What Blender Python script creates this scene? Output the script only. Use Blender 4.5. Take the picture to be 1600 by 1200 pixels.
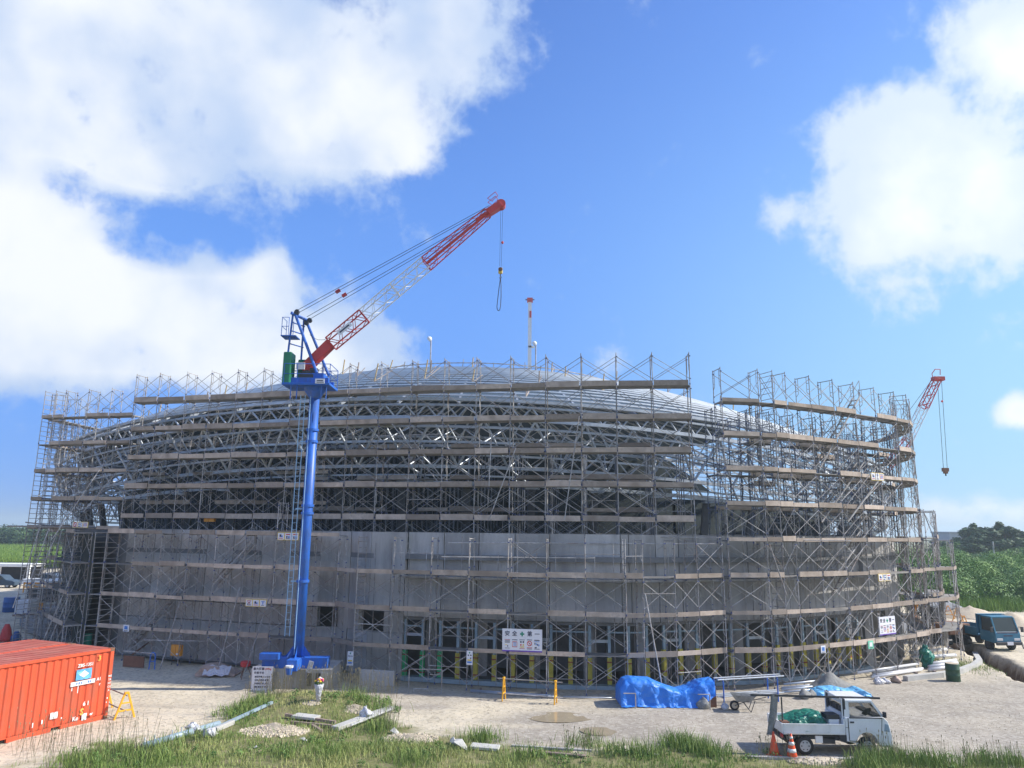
import bpy, bmesh, math, random
import numpy as np
from mathutils import Vector, Matrix

for _o in list(bpy.data.objects):
    bpy.data.objects.remove(_o)
scene = bpy.context.scene
COL = scene.collection
PI = math.pi
rnd = random.Random(11)

# ------------------------------------------------------------------ camera
FPX = 1150.0
TILT = math.atan(228 / 1150.0)
ROLL = math.radians(0.6)
CAM = Vector((0, 0, 7.3))
_f = Vector((0, math.cos(TILT), math.sin(TILT)))
_u = Vector((0, -math.sin(TILT), math.cos(TILT)))
_r = Vector((1, 0, 0))
CR = math.cos(ROLL) * _r + math.sin(ROLL) * _u
CU = -math.sin(ROLL) * _r + math.cos(ROLL) * _u
cam_data = bpy.data.cameras.new('camera')
cam_data.sensor_width = 36.0
cam_data.lens = 36.0 * FPX / 1600.0
cam_data.clip_start = 0.2
cam_data.clip_end = 6000
cam = bpy.data.objects.new('camera', cam_data)
COL.objects.link(cam)
_m = Matrix((CR, CU, -_f)).transposed().to_4x4()
cam.matrix_world = Matrix.Translation(CAM) @ _m
scene.camera = cam

def ray(px, py):
    return _f * FPX + CR * (px - 800) + CU * (600 - py)

def at(px, py, Y):
    d = ray(px, py)
    return CAM + d * (Y / d.y)

def gnd(px, py, z=0.0):
    d = ray(px, py)
    return CAM + d * ((z - CAM.z) / d.z)

# ------------------------------------------------------------------ sky and sun
SUN_EL = math.radians(40)
SUN_AZ = math.radians(87)          # clockwise from +Y
SKY_STRENGTH = 0.1
scene.view_settings.view_transform = 'Standard'
scene.view_settings.look = 'None'
scene.view_settings.exposure = 0.5
scene.view_settings.gamma = 1.0
scene.view_settings.use_curve_mapping = False

sun_data = bpy.data.lights.new('sun', 'SUN')
sun_data.energy = 4.6
sun_data.angle = math.radians(0.5)
sun_data.color = (1.0, 0.95, 0.86)
sun = bpy.data.objects.new('sun', sun_data)
COL.objects.link(sun)
sdir = Vector((math.sin(SUN_AZ) * math.cos(SUN_EL), math.cos(SUN_AZ) * math.cos(SUN_EL), math.sin(SUN_EL)))
sun.rotation_euler = sdir.to_track_quat('Z', 'Y').to_euler()

world = bpy.data.worlds.new('World')
scene.world = world
world.use_nodes = True
wn = world.node_tree.nodes
wl = world.node_tree.links
wn.clear()

def wnode(t, **kw):
    n = wn.new(t)
    for k, v in kw.items():
        setattr(n, k, v)
    return n

def wmath(op, a, b=None, c=None, clamp=False):
    n = wn.new('ShaderNodeMath')
    n.operation = op
    n.use_clamp = clamp
    for i, x in enumerate((a, b, c)):
        if x is None:
            continue
        if isinstance(x, (int, float)):
            n.inputs[i].default_value = x
        else:
            wl.new(x, n.inputs[i])
    return n.outputs[0]

def wsmooth(x, lo, hi):
    n = wn.new('ShaderNodeMapRange')
    n.interpolation_type = 'SMOOTHSTEP'
    wl.new(x, n.inputs[0])
    n.inputs[1].default_value = lo
    n.inputs[2].default_value = hi
    return n.outputs[0]

def wmix(fac, a, b):
    n = wn.new('ShaderNodeMix')
    n.data_type = 'RGBA'
    if isinstance(fac, (int, float)):
        n.inputs[0].default_value = fac
    else:
        wl.new(fac, n.inputs[0])
    for i, x in ((6, a), (7, b)):
        if isinstance(x, tuple):
            n.inputs[i].default_value = x + (1,)
        else:
            wl.new(x, n.inputs[i])
    return n.outputs[2]

w_out = wnode('ShaderNodeOutputWorld')
w_bg = wnode('ShaderNodeBackground')
w_bg.inputs['Strength'].default_value = SKY_STRENGTH
wl.new(w_bg.outputs[0], w_out.inputs[0])
sky = wnode('ShaderNodeTexSky')
sky.sky_type = 'NISHITA'
sky.sun_disc = False
sky.sun_elevation = SUN_EL
sky.sun_rotation = SUN_AZ
sky.altitude = 20
sky.air_density = 1.0
sky.dust_density = 0.6
sky.ozone_density = 2.0
tint = wnode('ShaderNodeMix', data_type='RGBA', blend_type='MULTIPLY')
tint.inputs[0].default_value = 1.0
wl.new(sky.outputs[0], tint.inputs[6])
SKY_TINT = (0.76, 1.08, 1.70)
tint.inputs[7].default_value = SKY_TINT + (1,)
tc = wnode('ShaderNodeTexCoord')
sep = wnode('ShaderNodeSeparateXYZ')
wl.new(tc.outputs['Generated'], sep.inputs[0])
ysafe = wmath('MAXIMUM', sep.outputs[1], 0.06)
wu = wmath('DIVIDE', sep.outputs[0], ysafe)
wv = wmath('DIVIDE', sep.outputs[2], ysafe)
uv = wnode('ShaderNodeCombineXYZ')
wl.new(wu, uv.inputs[0])
wl.new(wv, uv.inputs[1])

# cloud banks, each given by where it stands in the sky (direction), its spread and its weight
BANKS = [  # centre x, y, radius x, radius y (in pixels of direction), rotation, weight
    (110, 20, 420, 150, 0, 1.0), (330, 120, 300, 130, 12, 1.0), (120, 190, 230, 95, 15, 0.9),
    (520, 190, 130, 80, 30, 0.7), (690, 40, 130, 100, -35, 0.62),
    (610, 235, 75, 35, 25, 0.4), (230, 275, 100, 40, 20, 0.5), (-10, 350, 90, 80, 20, 0.6), (260, 330, 150, 26, 20, -0.35), (95, 268, 45, 28, 20, -0.3),
    (170, 470, 190, 75, 16, 0.9), (360, 480, 100, 70, 0, 0.85), (40, 420, 130, 100, 0, 0.75),
    (428, 425, 34, 46, 0, 0.8), (250, 560, 290, 55, 0, 0.6), (545, 530, 80, 55, 25, 0.98), (250, 500, 200, 60, 0, 0.5),
    (30, 560, 120, 60, 0, 0.4),
    (1425, 290, 125, 95, -10, 1.1), (1560, 200, 120, 130, 0, 0.47), (1400, 180, 90, 60, -30, 0.45),
    (1300, 205, 55, 35, -20, 0.55), (1215, 330, 44, 52, 0, 0.52), (1350, 400, 120, 70, 30, 0.5),
    (1570, 380, 110, 90, 0, 0.5), (1510, 50, 70, 80, -30, 0.5), (1600, 50, 60, 90, 0, 0.62), (1600, 650, 50, 35, 0, 0.42),
    (1540, 805, 100, 30, 0, 1.0), (1590, 640, 40, 30, 0, 0.6), (1500, 690, 40, 20, 30, 0.28), (955, 560, 40, 32, 0, 0.33),
]
acc = None
for (bx, by, rx, ry, rot, wgt) in BANKS:
    d = ray(bx, by)
    u0, v0 = d.x / d.y, d.z / d.y
    d1, d2 = ray(bx + 10, by), ray(bx, by - 10)
    su = abs(d1.x / d1.y - u0) / 10
    sv = abs(d2.z / d2.y - v0) / 10
    mp = wnode('ShaderNodeMapping', vector_type='TEXTURE')
    wl.new(uv.outputs[0], mp.inputs[0])
    mp.inputs[1].default_value = (u0, v0, 0)
    mp.inputs[2].default_value = (0, 0, math.radians(-rot))
    mp.inputs[3].default_value = (rx * su, ry * sv, 1)
    dt = wnode('ShaderNodeVectorMath', operation='DOT_PRODUCT')
    wl.new(mp.outputs[0], dt.inputs[0])
    wl.new(mp.outputs[0], dt.inputs[1])
    e = wmath('POWER', 0.4, dt.outputs['Value'])
    acc = wmath('MULTIPLY_ADD', e, wgt, acc if acc is not None else 0.0)
# beyond the frame the sky goes on with clouds of the same kind
side = wsmooth(sep.outputs[1], 0.72, 0.45)
nb = wnode('ShaderNodeTexNoise')
nb.inputs['Scale'].default_value = 1.7
nb.inputs['Detail'].default_value = 2
wl.new(tc.outputs['Generated'], nb.inputs[0])
acc = wmath('MULTIPLY_ADD', wmath('MULTIPLY', wsmooth(nb.outputs[0], 0.46, 0.62), side), 0.8, acc)
n1 = wnode('ShaderNodeTexNoise')
n1.inputs['Scale'].default_value = 8.5
n1.inputs['Detail'].default_value = 12
n1.inputs['Roughness'].default_value = 0.62
n1.inputs['Distortion'].default_value = 0.12
wl.new(tc.outputs['Generated'], n1.inputs[0])
n2 = wnode('ShaderNodeTexNoise')
n2.inputs['Scale'].default_value = 3.2
n2.inputs['Detail'].default_value = 4
wl.new(tc.outputs['Generated'], n2.inputs[0])
acc = wmath('MINIMUM', acc, 0.86)
dens = wmath('MULTIPLY_ADD', wmath('SUBTRACT', n1.outputs[0], 0.5), 1.75, acc)
dens = wmath('MULTIPLY_ADD', wmath('SUBTRACT', n2.outputs[0], 0.5), 0.35, dens)
n3 = wnode('ShaderNodeTexNoise')
n3.inputs['Scale'].default_value = 15
n3.inputs['Detail'].default_value = 7
n3.inputs['Roughness'].default_value = 0.55
wl.new(tc.outputs['Generated'], n3.inputs[0])
billow = wmath('ABSOLUTE', wmath('SUBTRACT', n3.outputs[0], 0.5))
dens = wmath('ADD', wmath('MULTIPLY', wmath('SUBTRACT', 0.075, billow), 1.3), dens)
alpha = wsmooth(dens, 0.22, 0.74)
# thin veil of moist air low over the horizon
veil = wmath('MULTIPLY', wsmooth(sep.outputs[2], 0.72, 0.08), 0.92)
sunside = wsmooth(sep.outputs[0], -0.1, 0.7)
soft = wmath('MULTIPLY_ADD', wmath('SUBTRACT', n1.outputs[0], 0.5), 0.7, acc)
thick = wsmooth(wmath('MULTIPLY_ADD', wmath('SUBTRACT', n2.outputs[0], 0.5), 3.2, soft), 0.5, 1.3)
cloud = wmix(thick, wmix(sunside, (3.9, 4.9, 6.7), (6.2, 6.9, 7.6)), wmix(sunside, (7.2, 7.4, 7.6), (9.2, 9.2, 9.2)))
base = wmix(veil, tint.outputs[2], wmix(sunside, (1.1, 2.7, 6.8), (3.1, 5.4, 7.0)))
final = wmix(wmath('MULTIPLY', alpha, 0.96), base, cloud)
wl.new(final, w_bg.inputs[0])

# ------------------------------------------------------------------ materials
def mat(name, col, rough=0.6, metal=0.0, var=0.18, scale=2.0, rndv=0.0, bump=0.0, bscale=30.0,
        crease=0.0, dirt=None, dscale=0.6, damt=0.5, vstretch=1.0, spec=0.5, alpha=None):
    m = bpy.data.materials.new(name)
    m.use_nodes = True
    N, L = m.node_tree.nodes, m.node_tree.links
    b = N['Principled BSDF']
    b.inputs['Roughness'].default_value = rough
    b.inputs['Metallic'].default_value = metal
    b.inputs['Specular IOR Level'].default_value = spec
    g = N.new('ShaderNodeNewGeometry')
    mp = N.new('ShaderNodeMapping')
    mp.inputs[3].default_value = (1, 1, vstretch)
    L.new(g.outputs['Position'], mp.inputs[0])
    nz = N.new('ShaderNodeTexNoise')
    nz.inputs['Scale'].default_value = scale
    nz.inputs['Detail'].default_value = 6
    nz.inputs['Roughness'].default_value = 0.65
    L.new(mp.outputs[0], nz.inputs[0])
    mr = N.new('ShaderNodeMapRange')
    L.new(nz.outputs[0], mr.inputs[0])
    mr.inputs[1].default_value = 0.3
    mr.inputs[2].default_value = 0.7
    mr.inputs[3].default_value = 1 - var
    mr.inputs[4].default_value = 1 + var
    fac = mr.outputs[0]
    if rndv:
        oi = N.new('ShaderNodeObjectInfo')
        m2 = N.new('ShaderNodeMapRange')
        L.new(oi.outputs['Random'], m2.inputs[0])
        m2.inputs[3].default_value = 1 - rndv
        m2.inputs[4].default_value = 1 + rndv
        mu = N.new('ShaderNodeMath')
        mu.operation = 'MULTIPLY'
        L.new(fac, mu.inputs[0])
        L.new(m2.outputs[0], mu.inputs[1])
        fac = mu.outputs[0]
    vm = N.new('ShaderNodeVectorMath')
    vm.operation = 'SCALE'
    vm.inputs[0].default_value = col
    L.new(fac, vm.inputs['Scale'])
    out = vm.outputs[0]
    if dirt:
        dz = N.new('ShaderNodeTexNoise')
        dz.inputs['Scale'].default_value = dscale
        dz.inputs['Detail'].default_value = 8
        dz.inputs['Roughness'].default_value = 0.7
        L.new(mp.outputs[0], dz.inputs[0])
        d2 = N.new('ShaderNodeMapRange')
        d2.interpolation_type = 'SMOOTHSTEP'
        L.new(dz.outputs[0], d2.inputs[0])
        d2.inputs[1].default_value = 0.45
        d2.inputs[2].default_value = 0.68
        d2.inputs[4].default_value = damt
        mx = N.new('ShaderNodeMix')
        mx.data_type = 'RGBA'
        L.new(d2.outputs[0], mx.inputs[0])
        L.new(out, mx.inputs[6])
        mx.inputs[7].default_value = tuple(dirt) + (1,)
        out = mx.outputs[2]
    L.new(out, b.inputs['Base Color'])
    if bump:
        bz = N.new('ShaderNodeTexNoise')
        bz.inputs['Scale'].default_value = bscale
        bz.inputs['Detail'].default_value = 5
        L.new(g.outputs['Position'], bz.inputs[0])
        bp = N.new('ShaderNodeBump')
        bp.inputs['Strength'].default_value = bump
        bp.inputs['Distance'].default_value = 0.05
        L.new(bz.outputs[0], bp.inputs['Height'])
        L.new(bp.outputs[0], b.inputs['Normal'])
    if crease:
        vz = N.new('ShaderNodeTexVoronoi')
        vz.feature = 'DISTANCE_TO_EDGE'
        vz.inputs['Scale'].default_value = crease
        nd = N.new('ShaderNodeTexNoise')
        nd.inputs['Scale'].default_value = 1.2
        ad = N.new('ShaderNodeVectorMath')
        ad.operation = 'MULTIPLY_ADD'
        L.new(g.outputs['Position'], nd.inputs[0])
        L.new(nd.outputs['Color'], ad.inputs[0])
        ad.inputs[1].default_value = (0.7, 0.7, 0.7)
        L.new(g.outputs['Position'], ad.inputs[2])
        L.new(ad.outputs[0], vz.inputs['Vector'])
        b2 = N.new('ShaderNodeBump')
        b2.inputs['Strength'].default_value = 0.9
        b2.inputs['Distance'].default_value = 0.12
        L.new(vz.outputs['Distance'], b2.inputs['Height'])
        if bump:
            L.new(bp.outputs[0], b2.inputs['Normal'])
        L.new(b2.outputs[0], b.inputs['Normal'])
    if alpha is not None:
        b.inputs['Alpha'].default_value = alpha
    return m

MT = {}
MT['galv_dark'] = mat('shade_tone_pipe', (0.17, 0.185, 0.215), 0.75, 0.0, 0.35, 3, 0.35, spec=0.2)  # darker copy of galv for inner rows, interior shade put into the colour
MT['galv'] = mat('galvanised_pipe', (0.37, 0.36, 0.355), 0.7, 0.0, 0.35, 3, 0.35, spec=0.25, dirt=(0.2, 0.125, 0.085), dscale=1.6, damt=0.6)
MT['blue_coupler'] = mat('blue_coupler', (0.07, 0.09, 0.22), 0.5)
MT['board'] = mat('weathered_board', (0.42, 0.345, 0.285), 0.85, 0, 0.25, 6, 0.36, dirt=(0.17, 0.125, 0.095), dscale=1.5, damt=0.6)
MT['deck'] = mat('steel_deck', (0.26, 0.245, 0.23), 0.7, 0.2, 0.25, 3, 0.2)
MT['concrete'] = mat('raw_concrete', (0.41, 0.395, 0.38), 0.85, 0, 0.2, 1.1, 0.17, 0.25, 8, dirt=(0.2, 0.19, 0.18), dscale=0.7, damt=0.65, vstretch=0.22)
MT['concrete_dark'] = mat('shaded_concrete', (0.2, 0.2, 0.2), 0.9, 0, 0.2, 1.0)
MT['dark_concrete'] = mat('deep_shade_concrete', (0.11, 0.115, 0.12), 0.9, 0, 0.2, 1.0)  # columns under the dome, interior shade put into the colour
MT['steel'] = mat('galvanised_steel', (0.44, 0.475, 0.52), 0.42, 0.4, 0.18, 1.5, 0.15)
MT['purlin'] = mat('bright_purlin', (0.66, 0.70, 0.74), 0.45, 0.1, 0.12, 1.5, 0.12)
MT['zinc'] = mat('zinc_deck', (0.065, 0.095, 0.13), 0.9, 0.0, 0.15, 0.6, 0.1, spec=0.1)
MT['net_strip'] = mat('grey_green_net', (0.12, 0.13, 0.105), 0.95, 0, 0.5, 5)
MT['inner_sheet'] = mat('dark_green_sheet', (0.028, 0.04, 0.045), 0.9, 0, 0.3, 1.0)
MT['net'] = mat('wall_shade_sheet', (0.055, 0.06, 0.05), 0.95, 0, 0.35, 2)  # sheet over the left end wall, its shade put into the colour
MT['mullion'] = mat('blue_grey_steel', (0.30, 0.40, 0.47), 0.5, 0.1, 0.15, 2)
MT['yellow_wrap'] = mat('yellow_wrap', (0.52, 0.45, 0.07), 0.7, 0, 0.2, 4)
MT['green_wrap'] = mat('green_wrap', (0.04, 0.42, 0.16), 0.6, 0, 0.2, 4)
MT['red_tape'] = mat('red_tape', (0.3, 0.05, 0.04), 0.6)
MT['crane_blue'] = mat('crane_blue_paint', (0.022, 0.13, 0.53), 0.45, 0, 0.16, 1.5, dirt=(0.06, 0.09, 0.17), dscale=2.2, damt=0.6, vstretch=0.35)
MT['light_blue'] = mat('light_blue_paint', (0.3, 0.5, 0.72), 0.45)
MT['crane_red'] = mat('crane_red_paint', (0.55, 0.05, 0.04), 0.45, 0, 0.15, 2)
MT['crane_white'] = mat('crane_white_paint', (0.75, 0.75, 0.74), 0.45, 0, 0.1, 2)
MT['crane_green'] = mat('green_paint', (0.02, 0.2, 0.1), 0.45, 0, 0.15, 2)
MT['rope'] = mat('wire_rope', (0.06, 0.06, 0.07), 0.6, 0.3)
MT['black'] = mat('black_rubber', (0.02, 0.02, 0.022), 0.75)
MT['dark'] = mat('dark_steel', (0.06, 0.06, 0.065), 0.6, 0.3)
MT['white'] = mat('white_paint', (0.78, 0.78, 0.77), 0.4, 0, 0.05, 2)
MT['white_body'] = mat('white_car_paint', (0.82, 0.83, 0.83), 0.22, 0, 0.04, 2, dirt=(0.45, 0.41, 0.34), dscale=1.6, damt=0.25)
MT['sign_white'] = mat('sign_white', (0.74, 0.74, 0.78), 0.5, 0, 0.05, 3)
MT['ink'] = mat('sign_ink', (0.05, 0.05, 0.09), 0.6)
MT['ink_red'] = mat('sign_red', (0.55, 0.05, 0.05), 0.6)
MT['ink_green'] = mat('sign_green', (0.02, 0.25, 0.16), 0.6)
MT['ink_blue'] = mat('sign_blue', (0.06, 0.2, 0.55), 0.6)
MT['ink_yellow'] = mat('sign_yellow', (0.7, 0.5, 0.08), 0.6)
MT['sign_mint'] = mat('sign_mint', (0.2, 0.62, 0.42), 0.6)
MT['sign_purple'] = mat('sign_purple', (0.14, 0.06, 0.4), 0.6)
MT['orange'] = mat('orange_plastic', (0.75, 0.32, 0.04), 0.5, 0, 0.12, 3)
MT['barrier'] = mat('yellow_orange_plastic', (0.8, 0.4, 0.02), 0.5, 0, 0.1, 3)
MT['cone'] = mat('cone_red', (0.8, 0.1, 0.03), 0.5, 0, 0.12, 6)
MT['container'] = mat('container_paint', (0.66, 0.095, 0.035), 0.5, 0, 0.12, 1.2, dirt=(0.33, 0.11, 0.065), dscale=1.9, damt=0.6, vstretch=0.3)
MT['container_roof'] = mat('faded_container_roof', (0.42, 0.1, 0.065), 0.65, 0, 0.15, 1.2, dirt=(0.5, 0.28, 0.2), dscale=0.8, damt=0.35)
MT['tarp_blue'] = mat('blue_tarpaulin', (0.02, 0.2, 0.72), 0.5, 0, 0.12, 2, bump=0.6, bscale=5, crease=2.3, dirt=(0.1, 0.24, 0.5), dscale=2.0, damt=0.4)
MT['tarp_pale'] = mat('pale_blue_tarpaulin', (0.13, 0.42, 0.72), 0.5, 0, 0.15, 2, bump=0.5, bscale=8, crease=3.0)
MT['tarp_green'] = mat('green_tarpaulin', (0.01, 0.16, 0.11), 0.4, 0, 0.2, 3, bump=0.5, bscale=12, crease=3.5)
MT['tarp_beige'] = mat('beige_tarpaulin', (0.42, 0.31, 0.25), 0.7, 0, 0.2, 3, bump=0.5, bscale=10, crease=2.5)
MT['tarp_white'] = mat('white_sheeting', (0.58, 0.58, 0.62), 0.5, 0, 0.12, 3, bump=0.4, bscale=10, crease=5.0)
MT['glass'] = mat('window_glass', (0.03, 0.045, 0.05), 0.08, 0, 0.1, 2)
MT['truck_blue'] = mat('blue_truck_paint', (0.025, 0.15, 0.25), 0.3, 0, 0.1, 2, dirt=(0.12, 0.25, 0.32), dscale=2, damt=0.4)
MT['timber'] = mat('timber', (0.27, 0.2, 0.17), 0.85, 0, 0.25, 4, 0.2)
MT['plywood'] = mat('plywood_red', (0.22, 0.1, 0.06), 0.7, 0, 0.2, 3)
MT['gravel'] = mat('limestone_rubble', (0.47, 0.40, 0.30), 0.95, 0, 0.3, 6, 0.25)
MT['sand'] = mat('sand', (0.50, 0.42, 0.31), 0.95, 0, 0.14, 3, bump=0.7, bscale=6)
MT['sand_grey'] = mat('grey_crushed_stone', (0.22, 0.215, 0.2), 0.95, 0, 0.25, 4, bump=0.8, bscale=9)
MT['pipe_white'] = mat('white_pvc', (0.58, 0.58, 0.59), 0.35, 0, 0.06, 3)
MT['pipe_pale'] = mat('pale_blue_pipe', (0.30, 0.39, 0.46), 0.4, 0, 0.1, 3)
MT['rust'] = mat('rusty_steel', (0.2, 0.1, 0.06), 0.8, 0.1, 0.3, 4)
MT['stone_white'] = mat('pale_concrete', (0.47, 0.46, 0.43), 0.85, 0, 0.12, 3, bump=0.2)
MT['drum_green'] = mat('green_drum', (0.025, 0.075, 0.04), 0.55, 0, 0.3, 5)
MT['teal'] = mat('teal_plastic', (0.02, 0.3, 0.22), 0.5)
MT['blue_plastic'] = mat('blue_plastic', (0.03, 0.1, 0.3), 0.5)
MT['bark'] = mat('bark', (0.12, 0.09, 0.07), 0.9, 0, 0.3, 4)
MT['far_building'] = mat('far_plaster', (0.42, 0.44, 0.5), 0.9, 0, 0.06, 0.3)
MT['puddle'] = mat('muddy_water', (0.36, 0.30, 0.21), 0.12, 0, 0.1, 1.5, spec=0.6)
MT['tan_post'] = mat('tan_painted_post', (0.5, 0.36, 0.17), 0.6)
MT['mesh_grey'] = mat('grey_netting', (0.25, 0.25, 0.24), 0.9, 0, 0.3, 9, bump=0.6, bscale=25)

# ------------------------------------------------------------------ mesh building
class MB:
    """collects polygons; build() links them as ONE mesh object"""
    def __init__(s):
        s.v, s.f, s.mi, s.mats, s.sm = [], [], [], [], []
        s.cur = 0
        s.smooth = False

    def use(s, m):
        m = MT[m] if isinstance(m, str) else m
        if m not in s.mats:
            s.mats.append(m)
        s.cur = s.mats.index(m)
        return s

    def add(s, vs, fs):
        o = len(s.v)
        s.v.extend([tuple(x) for x in vs])
        for f in fs:
            s.f.append(tuple(i + o for i in f))
            s.mi.append(s.cur)
            s.sm.append(s.smooth)

    def box(s, c, d, M=None, taper=1.0):
        x, y, z = d[0] / 2, d[1] / 2, d[2] / 2
        vs = []
        for sz in (-1, 1):
            t = taper if sz > 0 else 1.0
            for sx, sy in ((-1, -1), (1, -1), (1, 1), (-1, 1)):
                vs.append(Vector((sx * x * t, sy * y * t, sz * z)))
        if M is not None:
            vs = [M @ q for q in vs]
        vs = [q + Vector(c) for q in vs]
        s.add(vs, [(3, 2, 1, 0), (4, 5, 6, 7), (0, 1, 5, 4), (1, 2, 6, 5), (2, 3, 7, 6), (3, 0, 4, 7)])
        return s

    def bar(s, p, q, w, h, up=(0, 0, 1)):
        p, q = Vector(p), Vector(q)
        d = (q - p)
        L = d.length
        d.normalize()
        up = Vector(up)
        if abs(d.dot(up)) > 0.98:
            up = Vector((0, 1, 0))
        sx = d.cross(up).normalized()
        uz = sx.cross(d)
        vs = []
        for e in (p, q):
            for a, b in ((-1, -1), (1, -1), (1, 1), (-1, 1)):
                vs.append(e + sx * (a * w / 2) + uz * (b * h / 2))
        s.add(vs, [(0, 1, 2, 3), (7, 6, 5, 4), (0, 4, 5, 1), (1, 5, 6, 2), (2, 6, 7, 3), (3, 7, 4, 0)])
        return s

    def tube(s, p, q, r, n=6, r2=None):
        p, q = Vector(p), Vector(q)
        r2 = r if r2 is None else r2
        d = (q - p).normalized()
        a = d.orthogonal().normalized()
        b = d.cross(a)
        vs = []
        for e, rr in ((p, r), (q, r2)):
            for i in range(n):
                t = 2 * PI * i / n
                vs.append(e + a * (rr * math.cos(t)) + b * (rr * math.sin(t)))
        fs = [(i, (i + 1) % n, n + (i + 1) % n, n + i) for i in range(n)]
        fs.append(tuple(range(n - 1, -1, -1)))
        fs.append(tuple(range(n, 2 * n)))
        s.add(vs, fs)
        return s

    def path(s, pts, r, n=6):
        for a, b in zip(pts[:-1], pts[1:]):
            s.tube(a, b, r, n)
        return s

    def lathe(s, prof, n=16, c=(0, 0, 0), M=None):
        c = Vector(c)
        vs = []
        for (r, z) in prof:
            for i in range(n):
                t = 2 * PI * i / n
                q = Vector((r * math.cos(t), r * math.sin(t), z))
                if M is not None:
                    q = M @ q
                vs.append(q + c)
        fs = []
        for k in range(len(prof) - 1):
            for i in range(n):
                j = (i + 1) % n
                fs.append((k * n + i, k * n + j, (k + 1) * n + j, (k + 1) * n + i))
        fs.append(tuple(range(n - 1, -1, -1)))
        fs.append(tuple((len(prof) - 1) * n + i for i in range(n)))
        s.add(vs, fs)
        return s

    def prism(s, prof, y0, y1):
        """profile in x,z extruded along y"""
        n = len(prof)
        vs = [Vector((x, y0, z)) for x, z in prof] + [Vector((x, y1, z)) for x, z in prof]
        fs = [tuple(range(n)), tuple(range(2 * n - 1, n - 1, -1))]
        for i in range(n):
            j = (i + 1) % n
            fs.append((j, i, n + i, n + j))
        s.add(vs, fs)
        return s

    def mesh(s, name, mats=None, bevel=0.0):
        me = bpy.data.meshes.new(name)
        me.from_pydata(s.v, [], s.f)
        for m in (mats or s.mats):
            me.materials.append(MT[m] if isinstance(m, str) else m)
        if not mats:
            me.polygons.foreach_set('material_index', s.mi)
        me.polygons.foreach_set('use_smooth', s.sm)
        me.update()
        bm = bmesh.new()
        bm.from_mesh(me)
        bmesh.ops.recalc_face_normals(bm, faces=bm.faces)
        if bevel:
            bmesh.ops.bevel(bm, geom=[e for e in bm.edges if e.is_manifold and e.calc_face_angle(0) > 0.5], offset=bevel,
                            segments=2, affect='EDGES', profile=0.5)
        bm.to_mesh(me)
        bm.free()
        return me

    def blob(s, rx, ry, rz, seed, rough=0.25, c=(0, 0, 0), n=14, k=8):
        """a slumped crumpled lump standing on its base"""
        r = random.Random(seed)
        ph = [r.uniform(0, 6) for _ in range(8)]
        vs = []
        for j in range(k + 1):
            t = j / k
            rad = math.sin(PI * (0.12 + 0.88 * t)) ** 0.6 if j < k else 0.02
            rad = (0.8 + 0.2 * math.sin(PI * min(1, t * 1.3))) * math.sqrt(max(0, 1 - t ** 3.5)) + 0.03
            for i in range(n):
                a = 2 * PI * i / n
                w = 1 + rough * (0.5 * math.sin(2 * a + ph[0] + 2 * t) + 0.35 * math.sin(5 * a + ph[1] + 5 * t) + 0.3 * math.sin(3 * a - 7 * t + ph[2])) + r.uniform(-0.4, 0.4) * rough * 0.5
                vs.append((c[0] + rx * rad * w * math.cos(a), c[1] + ry * rad * w * math.sin(a), c[2] + rz * t * (1 + rough * 0.6 * math.sin(a + ph[3]) * t)))
        fs = [(j * n + i, j * n + (i + 1) % n, (j + 1) * n + (i + 1) % n, (j + 1) * n + i) for j in range(k) for i in range(n)]
        fs.append(tuple(range(n - 1, -1, -1)))
        fs.append(tuple(k * n + i for i in range(n)))
        s.add(vs, fs)
        return s

    def build(s, name, parent=None, m=None, world=False, bevel=0.0):
        me = s.mesh(name, [m] if m else None, bevel)
        return link(name, me, parent, Matrix.Translation(-parent.location) if (world and parent) else None)

def link(name, me, parent=None, M=None):
    o = bpy.data.objects.new(name, me)
    COL.objects.link(o)
    if parent is not None:
        o.parent = parent
    if M is not None:
        o.matrix_basis = M
    return o

def tag(o, label=None, cat=None, group=None, kind=None):
    if label:
        o['label'] = label
    if cat:
        o['category'] = cat
    if group:
        o['group'] = group
    if kind:
        o['kind'] = kind
    return o

def thing(name, label, cat, loc=(0, 0, 0), rz=0.0, group=None):
    o = bpy.data.objects.new(name, None)
    o.empty_display_size = 0.2
    COL.objects.link(o)
    o.location = loc
    o.rotation_euler = (0, 0, rz)
    return tag(o, label, cat, group)

def copy_tree(o, parent=None):
    c = o.copy()
    COL.objects.link(c)
    c.parent = parent
    for ch in list(o.children):
        copy_tree(ch, c)
    return c

_cyl = {}
def rod(parent, name, p, q, r, m, n=8):
    """one round bar as an object, all alike bars share a mesh"""
    key = (m, n)
    if key not in _cyl:
        b = MB()
        b.smooth = False
        b.tube((0, 0, 0), (0, 0, 1), 1.0, n)
        _cyl[key] = b.mesh('bar', [m])
    p, q = Vector(p), Vector(q)
    d = q - p
    M = Matrix.Translation(p - parent.location) @ d.to_track_quat('Z', 'Y').to_matrix().to_4x4() @ Matrix.Diagonal((r, r, d.length, 1))
    return link(name, _cyl[key], parent, M)

def text_mesh(body, size, m, align='CENTER', ext=0.003, bold=0.0):
    cu = bpy.data.curves.new('lettering', 'FONT')
    cu.body = body
    cu.size = size
    cu.align_x = align
    cu.align_y = 'CENTER'
    cu.extrude = ext
    cu.offset = bold
    cu.resolution_u = 2
    o = bpy.data.objects.new('lettering', cu)
    COL.objects.link(o)
    bpy.context.view_layer.update()
    me = bpy.data.meshes.new_from_object(o.evaluated_get(bpy.context.evaluated_depsgraph_get()))
    bpy.data.objects.remove(o)
    bpy.data.curves.remove(cu)
    me.materials.clear()
    me.materials.append(MT[m])
    return me

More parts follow.
